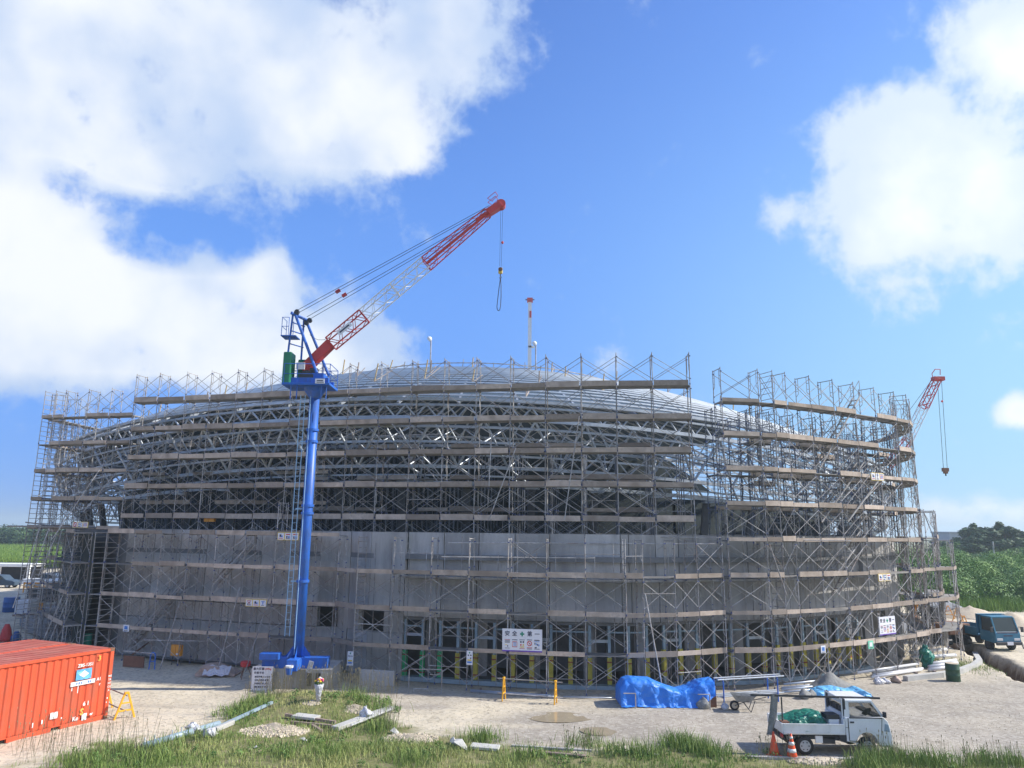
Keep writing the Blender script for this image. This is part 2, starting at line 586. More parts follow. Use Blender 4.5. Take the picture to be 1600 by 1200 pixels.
UPRIGHT = Matrix(((1, 0, 0, 0), (0, 0, -1, 0), (0, 1, 0, 0), (0, 0, 0, 1)))   # text plane facing -Y

# ------------------------------------------------------------------ ground
MOUND = gnd(485, 1105)
TRENCH = [gnd(1478, 998), gnd(1503, 1009), gnd(1538, 1025), gnd(1572, 1043), gnd(1610, 1060), gnd(1690, 1090)]
GRASS_LINE = [(-200, 1230), (40, 1205), (95, 1188), (150, 1168), (215, 1165), (300, 1150), (350, 1135), (372, 1112), (395, 1096), (430, 1082),
              (480, 1080), (540, 1088), (585, 1100), (610, 1120), (612, 1136), (700, 1150), (800, 1162), (900, 1170), (1000, 1174),
              (1090, 1172), (1180, 1178), (1260, 1187), (1400, 1188), (1500, 1188), (1640, 1194), (1900, 1205)]
_gx = np.array([p[0] for p in GRASS_LINE], float)
_gy = np.array([p[1] for p in GRASS_LINE], float)

def project_np(x, y, z):
    dx, dy, dz = x - CAM.x, y - CAM.y, z - CAM.z
    dep = dx * _f.x + dy * _f.y + dz * _f.z
    dep = np.where(dep < 0.5, 0.5, dep)
    a = dx * CR.x + dy * CR.y + dz * CR.z
    b = dx * CU.x + dy * CU.y + dz * CU.z
    return 800 + FPX * a / dep, 600 - FPX * b / dep

def _vn(x, y, s, seed):
    """cheap smooth value noise"""
    x = np.asarray(x, float) * s
    y = np.asarray(y, float) * s
    xi, yi = np.floor(x), np.floor(y)
    fx, fy = x - xi, y - yi
    fx, fy = fx * fx * (3 - 2 * fx), fy * fy * (3 - 2 * fy)
    def h(a, b):
        v = np.sin(a * 127.1 + b * 311.7 + seed * 74.7) * 43758.5453
        return v - np.floor(v)
    return (h(xi, yi) * (1 - fx) + h(xi + 1, yi) * fx) * (1 - fy) + (h(xi, yi + 1) * (1 - fx) + h(xi + 1, yi + 1) * fx) * fy

def grassy(x, y):
    """how far a ground point lies inside the rough grass (in pixels of the photograph, above 0 = grass)"""
    px, py = project_np(x, y, np.zeros_like(x))
    edge = np.interp(px, _gx, _gy)
    g = py - edge + (_vn(x, y, 1.3, 3) - 0.5) * 22 + (_vn(x, y, 4.0, 5) - 0.5) * 10
    return np.where(y < 13, 100.0, np.where(y > 45, -100.0, g))

def hz(x, y):
    x = np.asarray(x, float)
    y = np.asarray(y, float)
    z = 0.50 * np.exp(-(((x - MOUND.x - 0.3) / 2.4) ** 2 + ((y - MOUND.y) / 1.7) ** 2))
    z = z + 0.10 * np.clip(24.6 - y, 0, 8) * np.clip((24.6 - y) / 2.0, 0, 1)
    near = (y < 80) & (np.abs(x) < 70)
    z = z + np.where(near, (_vn(x, y, 0.35, 1) - 0.5) * 0.10 + (_vn(x, y, 1.5, 2) - 0.5) * 0.035, 0)
    best = np.full(x.shape, 99.0)
    for a, b in zip(TRENCH[:-1], TRENCH[1:]):
        dx, dy = b.x - a.x, b.y - a.y
        t = np.clip(((x - a.x) * dx + (y - a.y) * dy) / (dx * dx + dy * dy), 0, 1)
        best = np.minimum(best, np.hypot(x - a.x - t * dx, y - a.y - t * dy))
    best = best + (_vn(x, y, 1.1, 61) - 0.5) * 0.5 + (_vn(x, y, 3.0, 62) - 0.5) * 0.2
    z = z - 0.95 * np.clip((0.8 - best) / 0.3, 0, 1)
    z = z + 0.1 * np.exp(-((best - 1.3) / 0.45) ** 2) * (_vn(x, y, 0.8, 9))
    return z

def gz(x, y):
    return float(hz(np.array([x]), np.array([y]))[0])

def spot(px, py):
    """the ground point seen at a pixel"""
    z = 0.0
    for _ in range(6):
        p = gnd(px, py, z)
        z = 0.5 * z + 0.5 * gz(p.x, p.y)
    p = gnd(px, py, z)
    return Vector((p.x, p.y, gz(p.x, p.y)))

def _axis(lo, hi, step, far):
    core = list(np.arange(lo, hi + 1e-6, step))
    out, d, v = [], step, hi
    while v < far:
        d *= 1.35
        v += d
        out.append(v)
    pre, d, v = [], step, lo
    while v > -far:
        d *= 1.35
        v -= d
        pre.append(v)
    return np.array(pre[::-1] + core + out)

gxs = _axis(-30, 47, 0.25, 3000)
gys = _axis(14, 58, 0.25, 3000)
GX, GY = np.meshgrid(gxs, gys)
GZ = hz(GX, GY)
nx, ny = len(gxs), len(gys)
gv = np.stack([GX.ravel(), GY.ravel(), GZ.ravel()], 1)
ii = np.arange(nx * ny).reshape(ny, nx)
gf = np.stack([ii[:-1, :-1].ravel(), ii[:-1, 1:].ravel(), ii[1:, 1:].ravel(), ii[1:, :-1].ravel()], 1)

def np_mesh(name, v, f, mats, attrs=None, smooth=False):
    me = bpy.data.meshes.new(name)
    n, k = f.shape
    me.vertices.add(len(v))
    me.vertices.foreach_set('co', np.ascontiguousarray(v, dtype=np.float32).ravel())
    me.loops.add(n * k)
    me.loops.foreach_set('vertex_index', np.ascontiguousarray(f, dtype=np.int32).ravel())
    me.polygons.add(n)
    me.polygons.foreach_set('loop_start', np.arange(0, n * k, k, dtype=np.int32))
    me.polygons.foreach_set('loop_total', np.full(n, k, dtype=np.int32))
    me.polygons.foreach_set('use_smooth', np.full(n, smooth))
    for m in mats:
        me.materials.append(MT[m] if isinstance(m, str) else m)
    for an, av in (attrs or {}).items():
        at_ = me.attributes.new(an, 'FLOAT', 'POINT')
        at_.data.foreach_set('value', np.ascontiguousarray(av, dtype=np.float32))
    me.update()
    me.validate()
    return me

soil = np.clip(grassy(GX, GY) / 14 + 0.5, 0, 1)
soil = np.where((GY > np.where(GX > 30, 79, 131)) | (GX > 75) | (GX < -130), 1.0, soil)
soil = np.where(np.hypot(GX + 3, GY - 80) < 41, 0.0, soil)
PX, PY = project_np(GX, GY, np.zeros_like(GX))
grey = np.clip((PX - 830) / 260, 0, 1) * np.clip((PY - 1040) / 30, 0, 1) + 0.8 * np.exp(-((PX - 620) / 200) ** 2 - ((PY - 1090) / 14) ** 2)
for (wx, wy, wr_) in ((872, 1121, 2.3), (943, 1143, 1.9), (656, 1106, 1.2), (800, 1150, 2.0)):
    w_ = gnd(wx, wy)
    grey = grey + 1.3 * np.exp(-((GX - w_.x) / wr_) ** 2 - ((GY - w_.y) / (wr_ * 0.5)) ** 2)
# wheel tracks across the gravel
for (x0, y0, x1, y1) in ((700, 1128, 1230, 1120), (700, 1141, 1210, 1134), (950, 1120, 1600, 1100), (1000, 1131, 1600, 1112), (200, 1105, 700, 1110), (200, 1117, 700, 1119)):
    a_, b_ = gnd(x0, y0), gnd(x1, y1)
    dx_, dy_ = b_.x - a_.x, b_.y - a_.y
    t_ = np.clip(((GX - a_.x) * dx_ + (GY - a_.y) * dy_) / (dx_ * dx_ + dy_ * dy_), 0, 1)
    dist_ = np.hypot(GX - a_.x - t_ * dx_, GY - a_.y - t_ * dy_ + 0.25 * np.sin(GX * 0.5))
    grey = grey + 0.5 * np.exp(-(dist_ / 0.28) ** 2) * (0.4 + _vn(GX, GY, 0.6, 51))
grey = np.clip(grey * (0.75 + 0.5 * _vn(GX, GY, 0.5, 21)), 0, 1)

def ground_material():
    m = bpy.data.materials.new('site_ground')
    m.use_nodes = True
    N, L = m.node_tree.nodes, m.node_tree.links
    b = N['Principled BSDF']
    b.inputs['Roughness'].default_value = 0.95
    b.inputs['Specular IOR Level'].default_value = 0.2
    g = N.new('ShaderNodeNewGeometry')
    def noise(s, d=6, r=0.65):
        n = N.new('ShaderNodeTexNoise')
        n.inputs['Scale'].default_value = s
        n.inputs['Detail'].default_value = d
        n.inputs['Roughness'].default_value = r
        L.new(g.outputs['Position'], n.inputs[0])
        return n.outputs[0]
    def ramp(x, lo, hi, a=0.0, c=1.0):
        n = N.new('ShaderNodeMapRange')
        n.interpolation_type = 'SMOOTHSTEP'
        L.new(x, n.inputs[0])
        n.inputs[1].default_value, n.inputs[2].default_value = lo, hi
        n.inputs[3].default_value, n.inputs[4].default_value = a, c
        return n.outputs[0]
    def mix(f, a, c):
        n = N.new('ShaderNodeMix')
        n.data_type = 'RGBA'
        if isinstance(f, float):
            n.inputs[0].default_value = f
        else:
            L.new(f, n.inputs[0])
        for i, x in ((6, a), (7, c)):
            if isinstance(x, tuple):
                n.inputs[i].default_value = x + (1,)
            else:
                L.new(x, n.inputs[i])
        return n.outputs[2]
    def attr(nm):
        n = N.new('ShaderNodeAttribute')
        n.attribute_name = nm
        return n.outputs['Fac']
    cream = mix(ramp(noise(0.35), 0.35, 0.68), (0.66, 0.575, 0.43), (0.53, 0.46, 0.34))
    greyc = mix(ramp(noise(0.5), 0.35, 0.65), (0.40, 0.355, 0.295), (0.31, 0.275, 0.23))
    base = mix(attr('grey'), cream, greyc)
    base = mix(ramp(noise(1.6, 8), 0.52, 0.72, 0, 0.5), base, (0.3, 0.26, 0.2))
    vo = N.new('ShaderNodeTexVoronoi')
    vo.inputs['Scale'].default_value = 9
    L.new(g.outputs['Position'], vo.inputs['Vector'])
    peb = N.new('ShaderNodeSeparateColor')
    L.new(vo.outputs['Color'], peb.inputs[0])
    base = mix(ramp(peb.outputs[0], 0.55, 0.95, 0, 0.4), base, (0.58, 0.54, 0.46))
    base = mix(ramp(peb.outputs[1], 0.6, 0.98, 0, 0.45), base, (0.22, 0.19, 0.15))
    grassc = mix(ramp(noise(2.2, 8), 0.4, 0.65), (0.16, 0.17, 0.065), (0.26, 0.225, 0.12))
    base = mix(attr('soil'), base, grassc)
    base = mix(attr('dig'), base, (0.13, 0.085, 0.055))  # brown dug earth, with the trench shadow also put into the colour
    L.new(base, b.inputs['Base Color'])
    bp = N.new('ShaderNodeBump')
    bp.inputs['Strength'].default_value = 0.6
    bp.inputs['Distance'].default_value = 0.05
    L.new(noise(14, 5), bp.inputs['Height'])
    L.new(bp.outputs[0], b.inputs['Normal'])
    return m

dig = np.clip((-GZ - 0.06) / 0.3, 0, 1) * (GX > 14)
MT['ground'] = ground_material()
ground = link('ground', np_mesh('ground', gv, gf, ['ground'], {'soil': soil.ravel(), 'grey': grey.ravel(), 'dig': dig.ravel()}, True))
tag(ground, 'pale limestone gravel yard turning to rough grass in the foreground', kind='structure')

# puddles: shallow sheets of muddy water
def puddle(name, outline, label):
    c = Vector((0, 0, 0))
    pts = [spot(px, py) for px, py in outline]
    for p in pts:
        c += p / len(pts)
    zt = max(p.z for p in pts) * 0.4 + min(p.z for p in pts) * 0.6 + 0.012
    # smooth closed outline
    n = len(pts)
    ring = []
    for i in range(n):
        p0, p1, p2, p3 = pts[i - 1], pts[i], pts[(i + 1) % n], pts[(i + 2) % n]
        for k in range(6):
            t = k / 6
            q = 0.5 * ((2 * p1) + (p2 - p0) * t + (2 * p0 - 5 * p1 + 4 * p2 - p3) * t * t + (3 * p1 - p0 - 3 * p2 + p3) * t ** 3)
            ring.append(Vector((q.x, q.y, zt)))
    b = MB().use('puddle')
    b.add(ring + [Vector((c.x, c.y, zt))], [(i, (i + 1) % len(ring), len(ring)) for i in range(len(ring))])
    tag(b.build(name), label, kind='structure')
puddle('puddle', [(822, 1121), (838, 1114), (880, 1113), (918, 1117), (925, 1124), (893, 1129), (850, 1129)], 'shallow brown puddle on the gravel below the safety board')
puddle('puddle', [(905, 1142), (925, 1137), (960, 1137), (982, 1142), (960, 1149), (925, 1149)], 'smaller muddy puddle nearest the grass edge')

# ------------------------------------------------------------------ vegetation
def leaf_material(name, c1, c2, attr='tint'):
    m = bpy.data.materials.new(name)
    m.use_nodes = True
    N, L = m.node_tree.nodes, m.node_tree.links
    b = N['Principled BSDF']
    b.inputs['Roughness'].default_value = 0.6
    b.inputs['Specular IOR Level'].default_value = 0.25
    a = N.new('ShaderNodeAttribute')
    a.attribute_name = attr
    mx = N.new('ShaderNodeMix')
    mx.data_type = 'RGBA'
    L.new(a.outputs['Fac'], mx.inputs[0])
    mx.inputs[6].default_value = c1 + (1,)
    mx.inputs[7].default_value = c2 + (1,)
    L.new(mx.outputs[2], b.inputs['Base Color'])
    return m
MT['grass'] = leaf_material('grass_blades', (0.165, 0.26, 0.06), (0.46, 0.45, 0.19))
MT['straw'] = leaf_material('seed_heads', (0.30, 0.26, 0.15), (0.45, 0.38, 0.26))
MT['scrub'] = leaf_material('scrub_leaves', (0.045, 0.125, 0.022), (0.19, 0.32, 0.06))
MT['tree_dark'] = leaf_material('dark_tree_leaves', (0.025, 0.055, 0.027), (0.08, 0.135, 0.05))
MT['cane'] = leaf_material('crop_leaves', (0.10, 0.2, 0.03), (0.24, 0.34, 0.07))
MT['weed'] = leaf_material('weed_leaves', (0.06, 0.14, 0.03), (0.17, 0.27, 0.07))
R_ = np.random.default_rng(5)

def blades(x, y, z, h, w, lean, tint, az=None):
    n = len(x)
    az = R_.uniform(0, 2 * PI, n) if az is None else az
    la = R_.uniform(0, 2 * PI, n)
    cx, cy = np.cos(az) * w, np.sin(az) * w
    lx, ly = np.cos(la) * lean * h, np.sin(la) * lean * h
    v = np.empty((n, 5, 3))
    v[:, 0] = np.stack([x - cx, y - cy, z - 0.02], 1)
    v[:, 1] = np.stack([x + cx, y + cy, z - 0.02], 1)
    v[:, 2] = np.stack([x + cx * .7 + lx * .35, y + cy * .7 + ly * .35, z + h * .55], 1)
    v[:, 3] = np.stack([x - cx * .7 + lx * .35, y - cy * .7 + ly * .35, z + h * .55], 1)
    v[:, 4] = np.stack([x + lx, y + ly, z + h], 1)
    o = np.arange(n) * 5
    f = np.concatenate([np.stack([o, o + 1, o + 2], 1), np.stack([o, o + 2, o + 3], 1), np.stack([o + 3, o + 2, o + 4], 1)])
    return v.reshape(-1, 3), f, np.repeat(tint, 5)

# rough grass in the foreground
N0 = 330000
gx_ = R_.uniform(-23, 24, N0)
gy_ = R_.uniform(18.5, 36, N0)
g_ = grassy(gx_, gy_)
patch = _vn(gx_, gy_, 0.9, 31) * 0.6 + _vn(gx_, gy_, 2.7, 33) * 0.4
ppx, ppy = project_np(gx_, gy_, np.zeros_like(gx_))
keepp = np.clip(g_ / 26 + 0.12, 0, 1) * np.clip((patch - 0.16) * 2.6, 0.05, 1)
keepp *= np.where(ppy < 1128, 0.42, np.where(ppy < 1150, 0.6, 1.0))
keepp *= np.where((ppx > 1200) & (ppx < 1360), 0.45, 1.0)
sel = (R_.random(N0) < keepp) & (ppx > -90) & (ppx < 1700) & (ppy < 1260)
gx_, gy_, patch, g_, ppy = gx_[sel], gy_[sel], patch[sel], g_[sel], ppy[sel]
n = len(gx_)
hh = R_.uniform(0.07, 0.2, n) * (0.5 + patch) * (0.75 + 0.25 * np.clip(g_ / 30, 0, 1)) * np.where(ppy < 1128, 0.8, 1.15)
dry = np.clip(_vn(gx_, gy_, 0.6, 41) * 1.1 - 0.25 + R_.normal(0, 0.16, n) + np.where(ppy < 1128, 0.36, 0.0), 0, 1)
v, f, t = blades(gx_, gy_, hz(gx_, gy_), hh, R_.uniform(0.006, 0.013, n), R_.uniform(0.1, 0.7, n), dry)
tag(link('grass', np_mesh('grass', v, f, ['grass'], {'tint': t})), 'rough mixed green and straw coloured grass along the near edge of the yard', kind='stuff')

# clumps of taller green grass
cl = [(190, 1178, 170), (260, 1172, 150), (120, 1195, 170), (230, 1190, 200), (385, 1110, 160), (360, 1120, 120), (405, 1098, 120), (590, 1110, 150), (560, 1092, 120), (755, 1158, 220), (650, 1190, 120),
      (1010, 1180, 220), (1060, 1165, 300), (1085, 1172, 300), (1110, 1180, 200), (1400, 1192, 380), (1370, 1194, 320), (1440, 1196, 260), (1540, 1194, 200), (1590, 1196, 180),
      (1355, 1200, 260), (960, 1178, 140), (590, 1140, 200), (820, 1185, 140), (910, 1165, 110), (440, 1180, 120), (452, 1140, 60), (1480, 1198, 200), (300, 1155, 90), (520, 1185, 90)]
xs, ys, hs, ts = [], [], [], []
for (px, py, k) in cl:
    p = spot(px, py)
    k = int(k * 1.3)
    xs.append(p.x + R_.normal(0, 0.38, k)); ys.append(p.y + R_.normal(0, 0.3, k))
    hs.append(R_.uniform(0.2, 0.62, k)); ts.append(np.clip(R_.normal(0.16, 0.14, k), 0, 1))
xs, ys, hs, ts = map(np.concatenate, (xs, ys, hs, ts))
v, f, t = blades(xs, ys, hz(xs, ys), hs, np.full(len(xs), 0.011), R_.uniform(0.15, 0.55, len(xs)), ts)
tag(link('tall_grass', np_mesh('tall_grass', v, f, ['grass'], {'tint': t})), 'taller green grass clumps standing in the rough grass', kind='stuff')

# thin stalks with seed heads
xs, ys, hs = [], [], []
for (x0, x1, y0, y1, k, lo, hi) in [(415, 560, 1076, 1096, 260, 0.5, 1.15), (540, 620, 1078, 1100, 110, 0.4, 1.0), (20, 240, 1160, 1200, 130, 0.6, 1.35), (380, 440, 1090, 1112, 70, 0.4, 0.9),
                                    (1340, 1420, 1185, 1200, 90, 0.4, 0.9), (880, 940, 1165, 1178, 40, 0.3, 0.7), (590, 620, 1130, 1150, 34, 0.4, 0.95), (1180, 1240, 1172, 1190, 50, 0.3, 0.7), (1440, 1600, 1185, 1200, 60, 0.3, 0.8)]:
    for _ in range(k):
        p = gnd(rnd.uniform(x0, x1), rnd.uniform(y0, y1))
        xs.append(p.x); ys.append(p.y); hs.append(rnd.uniform(lo, hi))
xs, ys, hs = map(np.array, (xs, ys, hs))
zs = hz(xs, ys)
n = len(xs)
la, le = R_.uniform(0, 2 * PI, n), R_.uniform(0.05, 0.3, n)
tx, ty = xs + np.cos(la) * le * hs, ys + np.sin(la) * le * hs
V, Fc, T = [], [], []
for i in range(n):
    o = len(V)
    w = 0.0045
    V += [(xs[i] - w, ys[i], zs[i]), (xs[i] + w, ys[i], zs[i]), (tx[i] + w, ty[i], zs[i] + hs[i]), (tx[i] - w, ty[i], zs[i] + hs[i])]
    Fc += [(o, o + 1, o + 2, o + 3)]
    T += [0.1] * 4
    if rnd.random() < 0.7:
        hw, hl = rnd.uniform(0.012, 0.022), rnd.uniform(0.05, 0.1)
        zt = zs[i] + hs[i]
        for (ax, ay) in ((hw, 0), (0, hw)):
            o = len(V)
            V += [(tx[i], ty[i], zt - hl * .3), (tx[i] + ax, ty[i] + ay, zt + hl * .3), (tx[i], ty[i], zt + hl), (tx[i] - ax, ty[i] - ay, zt + hl * .3)]
            Fc.append((o, o + 1, o + 2, o + 3))
            T += [rnd.random()] * 4
tag(link('weed_stalks', np_mesh('weed_stalks', np.array(V), np.array(Fc), ['straw'], {'tint': np.array(T)})), 'thin dry stalks with pale seed heads rising from the rough grass', kind='stuff')

def leaf_cloud(centres, radii, count, size, squash=0.8, seed=1, tint_by_height=0.0, tints=None):
    r = np.random.default_rng(seed)
    C = np.array(centres); Rr = np.array(radii)
    w = Rr ** 2
    idx = r.choice(len(C), count, p=w / w.sum())
    d = r.normal(0, 1, (count, 3))
    d /= np.linalg.norm(d, axis=1)[:, None]
    rad = Rr[idx] * (r.uniform(0.35, 1.0, count) ** 0.45) * r.uniform(0.85, 1.12, count)
    p = C[idx] + d * rad[:, None] * np.array([1, 1, squash])
    s = size * r.uniform(0.6, 1.4, count)
    nrm = d + np.array([0, 0, 0.25]) + r.normal(0, 0.4, (count, 3)); nrm /= np.linalg.norm(nrm, axis=1)[:, None]
    a = np.cross(nrm, r.normal(0, 1, (count, 3))); a /= (np.linalg.norm(a, axis=1)[:, None] + 1e-9)
    bb = np.cross(nrm, a)
    v = np.empty((count, 4, 3))
    v[:, 0] = p - a * s[:, None]
    v[:, 1] = p + bb * s[:, None] * 0.5
    v[:, 2] = p + a * s[:, None]
    v[:, 3] = p - bb * s[:, None] * 0.5
    base = r.uniform(0, 1, len(C)) if tints is None else tints
    t = np.clip(base[idx] * 0.7 + r.normal(0.15, 0.2, count), 0, 1)
    o = np.arange(count) * 4
    return v.reshape(-1, 3), np.stack([o, o + 1, o + 2, o + 3], 1), np.repeat(t, 4)

# low broad-leaved weeds among the grass
cs, rs = [], []
for (px, py, k, sp_) in [(385, 1108, 14, 0.5), (370, 1122, 10, 0.4), (560, 1094, 12, 0.4), (592, 1106, 14, 0.4), (600, 1098, 8, 0.3), (755, 1156, 10, 0.35), (1085, 1170, 12, 0.5), (1020, 1182, 8, 0.4), (1400, 1190, 12, 0.5),
                         (640, 1180, 10, 0.8), (420, 1185, 10, 0.9), (880, 1188, 10, 0.9), (1160, 1188, 8, 0.6), (300, 1180, 10, 0.8), (180, 1185, 10, 0.6), (1540, 1192, 10, 0.8), (520, 1160, 8, 0.6), (960, 1180, 8, 0.5), (440, 1095, 8, 0.5), (520, 1090, 8, 0.4)]:
    p = spot(px, py)
    for _ in range(k):
        x, y = p.x + rnd.gauss(0, sp_), p.y + rnd.gauss(0, sp_ * 0.7)
        cs.append((x, y, gz(x, y) + rnd.uniform(0.04, 0.16)))
        rs.append(rnd.uniform(0.08, 0.2))
v, f, t = leaf_cloud(cs, rs, 9000, 0.034, 0.8, 91)
tag(link('weeds', np_mesh('weeds', v, f, ['weed'], {'tint': t})), 'low broad leaved weeds scattered through the rough grass', kind='stuff')

# scrub on the right, beyond the site
cs, rs, tn = [], [], []
r5 = random.Random(5)
for i in range(400):
    Y = 79 + 78 * r5.random() ** 1.3
    px = r5.uniform(1400, 1690)
    X = (px - 800) / FPX * Y * 0.985
    hgt = 1.0 + min(1.0, (Y - 79) / 8.0) * 2.0 + r5.uniform(-0.6, 1.3)
    rr = r5.uniform(0.9, 2.7) * (0.75 + (Y - 79) / 160)
    base = 0.0 if Y < 100 else 0.2
    cs.append((X, Y, max(0.5, hgt * r5.uniform(0.45, 1.0) - 0.3 + base)))
    rs.append(rr)
    tn.append(r5.random())
v, f, t = leaf_cloud(cs, rs, 330000, 0.115, 0.72, 3, tints=np.array(tn))
tag(link('scrub', np_mesh('scrub', v, f, ['scrub'], {'tint': t})), 'dense bright green scrub covering the ground beyond the site on the right', kind='stuff')

# grass verge between site and scrub
n = 14000
xs = R_.uniform(42, 92, n); ys = R_.uniform(74, 82, n)
v, f, t = blades(xs, ys, np.zeros(n), R_.uniform(0.5, 1.5, n), np.full(n, 0.035), R_.uniform(0.1, 0.4, n), R_.uniform(0, 0.6, n))
tag(link('verge_grass', np_mesh('verge_grass', v, f, ['cane'], {'tint': t})), 'tall grass strip in front of the green scrub on the right', kind='stuff')

# crop field on the left
n = 60000
ys = 132 + 100 * R_.random(n) ** 1.4
xs = (R_.uniform(-60, 175, n) - 800) / FPX * ys
v, f, t = blades(xs, ys, np.zeros(n), R_.uniform(1.0, 2.0, n), np.full(n, 0.05), R_.uniform(0.1, 0.5, n), R_.uniform(0, 1, n))
tag(link('crop_field', np_mesh('crop_field', v, f, ['cane'], {'tint': t})), 'field of bright green cane beyond the yard on the left', kind='stuff')

# hedge-like thicket behind the field
cs, rs = [], []
for i in range(170):
    Y = r5.uniform(236, 262)
    px = r5.uniform(-60, 180)
    cs.append(((px - 800) / FPX * Y, Y, r5.uniform(1.0, 5.0)))
    rs.append(r5.uniform(2.0, 3.4))
v, f, t = leaf_cloud(cs, rs, 26000, 0.42, 0.8, 8)
tag(link('thicket', np_mesh('thicket', v, f, ['tree_dark'], {'tint': t})), 'low green thicket along the far edge of the cane field', kind='stuff')

def tree_meshes(seed, h, spread, lean=0.0, n=2600, size=0.4, feathery=False):
    r = random.Random(seed)
    tr = MB().use('bark')
    tr.tube((0, 0, -0.2), (lean * h * 0.3, 0, h * 0.5), 0.03 * h, 7, 0.018 * h)
    tr.tube((lean * h * 0.3, 0, h * 0.5), (lean * h, 0, h * 0.95), 0.018 * h, 6, 0.004 * h)
    cs, rs = [], []
    for i in range(26):
        z = h * r.uniform(0.22, 0.97)
        k = math.sin(PI * min(1, (z / h) ** 0.8)) * 0.8 + 0.18
        a = r.uniform(0, 2 * PI)
        d = spread * k * r.uniform(0.2, 1.0)
        c = (lean * z + d * math.cos(a), d * math.sin(a), z)
        tr.tube((lean * z * 0.6, 0, z * 0.72), c, 0.006 * h, 4, 0.002 * h)
        cs.append(c)
        rs.append(spread * r.uniform(0.22, 0.42) * (0.6 if z > 0.85 * h else 1))
    v, f, t = leaf_cloud(cs, rs, n, size, 1.25 if feathery else 0.85, seed)
    return tr.mesh('trunk'), np_mesh('crown', v, f, ['tree_dark'], {'tint': t})

def tree(name, meshes, loc, sc, rz, label, group):
    t = thing(name, label, 'tree', loc, rz, group)
    for nm, me in zip(('trunk', 'crown'), meshes):
        link(nm, me, t, Matrix.Diagonal((sc, sc, sc, 1)))
    return t
TA = tree_meshes(1, 10, 2.6, 0.10, 3600, 0.34, True)
TB = tree_meshes(2, 10, 3.6, 0.0, 4200, 0.36)
TC = tree_meshes(3, 10, 3.0, -0.06, 3600, 0.34, True)
def far_tree(px, top, Y, meshes, name, label, rz=0.0, group='trees beyond the scrub', wide=1.45):
    if 'left' in label or 'cane' in label:
        Y += 80
    p = at(px, top, Y)
    t = tree(name, meshes, (p.x, Y, 0), p.z / 10.0, rz, label, group)
    t.scale = (wide * 1.15, wide * 1.15, 1.06)
far_tree(1490, 834, 165, TC, 'feathery_tree', 'dark tree at the left end of the row by the flat roofed building', 0.4)
far_tree(1508, 823, 160, TA, 'feathery_tree', 'feathery dark tree rising in front of the flat roofed building', 0.0)
far_tree(1532, 827, 160, TC, 'feathery_tree', 'feathery dark tree hiding the right corner of the flat roofed building', 2.0)
far_tree(1553, 838, 155, TB, 'bushy_tree', 'dark bushy tree just behind the utility pole', 1.0)
far_tree(1577, 821, 150, TA, 'windswept_tree', 'tallest windswept tree right of the utility pole', 2.6)
far_tree(1600, 833, 158, TB, 'bushy_tree', 'dark bushy tree at the right edge of the picture', 2.2)
far_tree(1622, 838, 158, TB, 'bushy_tree', 'dark bushy tree just outside the right edge', 0.2)
far_tree(1500, 836, 158, TA, 'feathery_tree', 'feathery dark tree leaning over the left end of the flat roofed building', 3.6)
far_tree(1545, 833, 150, TB, 'bushy_tree', 'full dark tree between the two feathery trees and the utility pole', 4.4)
far_tree(1566, 830, 157, TC, 'feathery_tree', 'dark feathery tree just left of the windswept one', 5.1)
far_tree(1520, 842, 150, TB, 'bushy_tree', 'broad dark tree low in front of the flat roofed building', 3.0)
far_tree(1468, 846, 175, TB, 'bushy_tree', 'small dark tree nearest the scaffold on the right skyline', 0.7)
far_tree(1590, 862, 128, TB, 'bushy_tree', 'rounded green tree in front of the windswept one', 0.9)
far_tree(2, 826, 190, TB, 'bushy_tree', 'rounded tree at the left edge behind the cane field', 0.3, 'trees behind the cane field')
far_tree(30, 833, 195, TB, 'bushy_tree', 'lower tree right of the left edge one behind the cane field', 1.4, 'trees behind the cane field')
far_tree(58, 829, 185, TB, 'bushy_tree', 'tree behind the left scaffold tower', 2.2, 'trees behind the cane field')
far_tree(84, 827, 180, TB, 'bushy_tree', 'tree seen through the raking tubes on the left', 3.2, 'trees behind the cane field')
far_tree(108, 826, 188, TB, 'bushy_tree', 'tree seen beside the dark shade sheet on the left', 4.2, 'trees behind the cane field')
far_tree(-30, 836, 185, TB, 'bushy_tree', 'tree just outside the left edge', 5.0, 'trees behind the cane field')

# flat-roofed building far off on the right
fb = thing('far_building', 'grey flat roofed building standing behind the feathery trees', 'building', (at(1514, 840, 190).x, 194, 0))
zt = at(1514, 833, 190).z
b = MB().use('far_building'); b.box((0, 0, zt / 2), (9.8, 8, zt)); b.build('wall', fb)
b = MB().use('far_building'); b.box((0, 0, zt + 0.15), (10.2, 8.4, 0.3)); b.build('roof', fb)
for i in range(4):
    w = MB().use('dark'); w.box((-3.6 + i * 2.4, -4.01, zt - 1.6), (1.3, 0.06, 1.1)); w.build('window', fb)

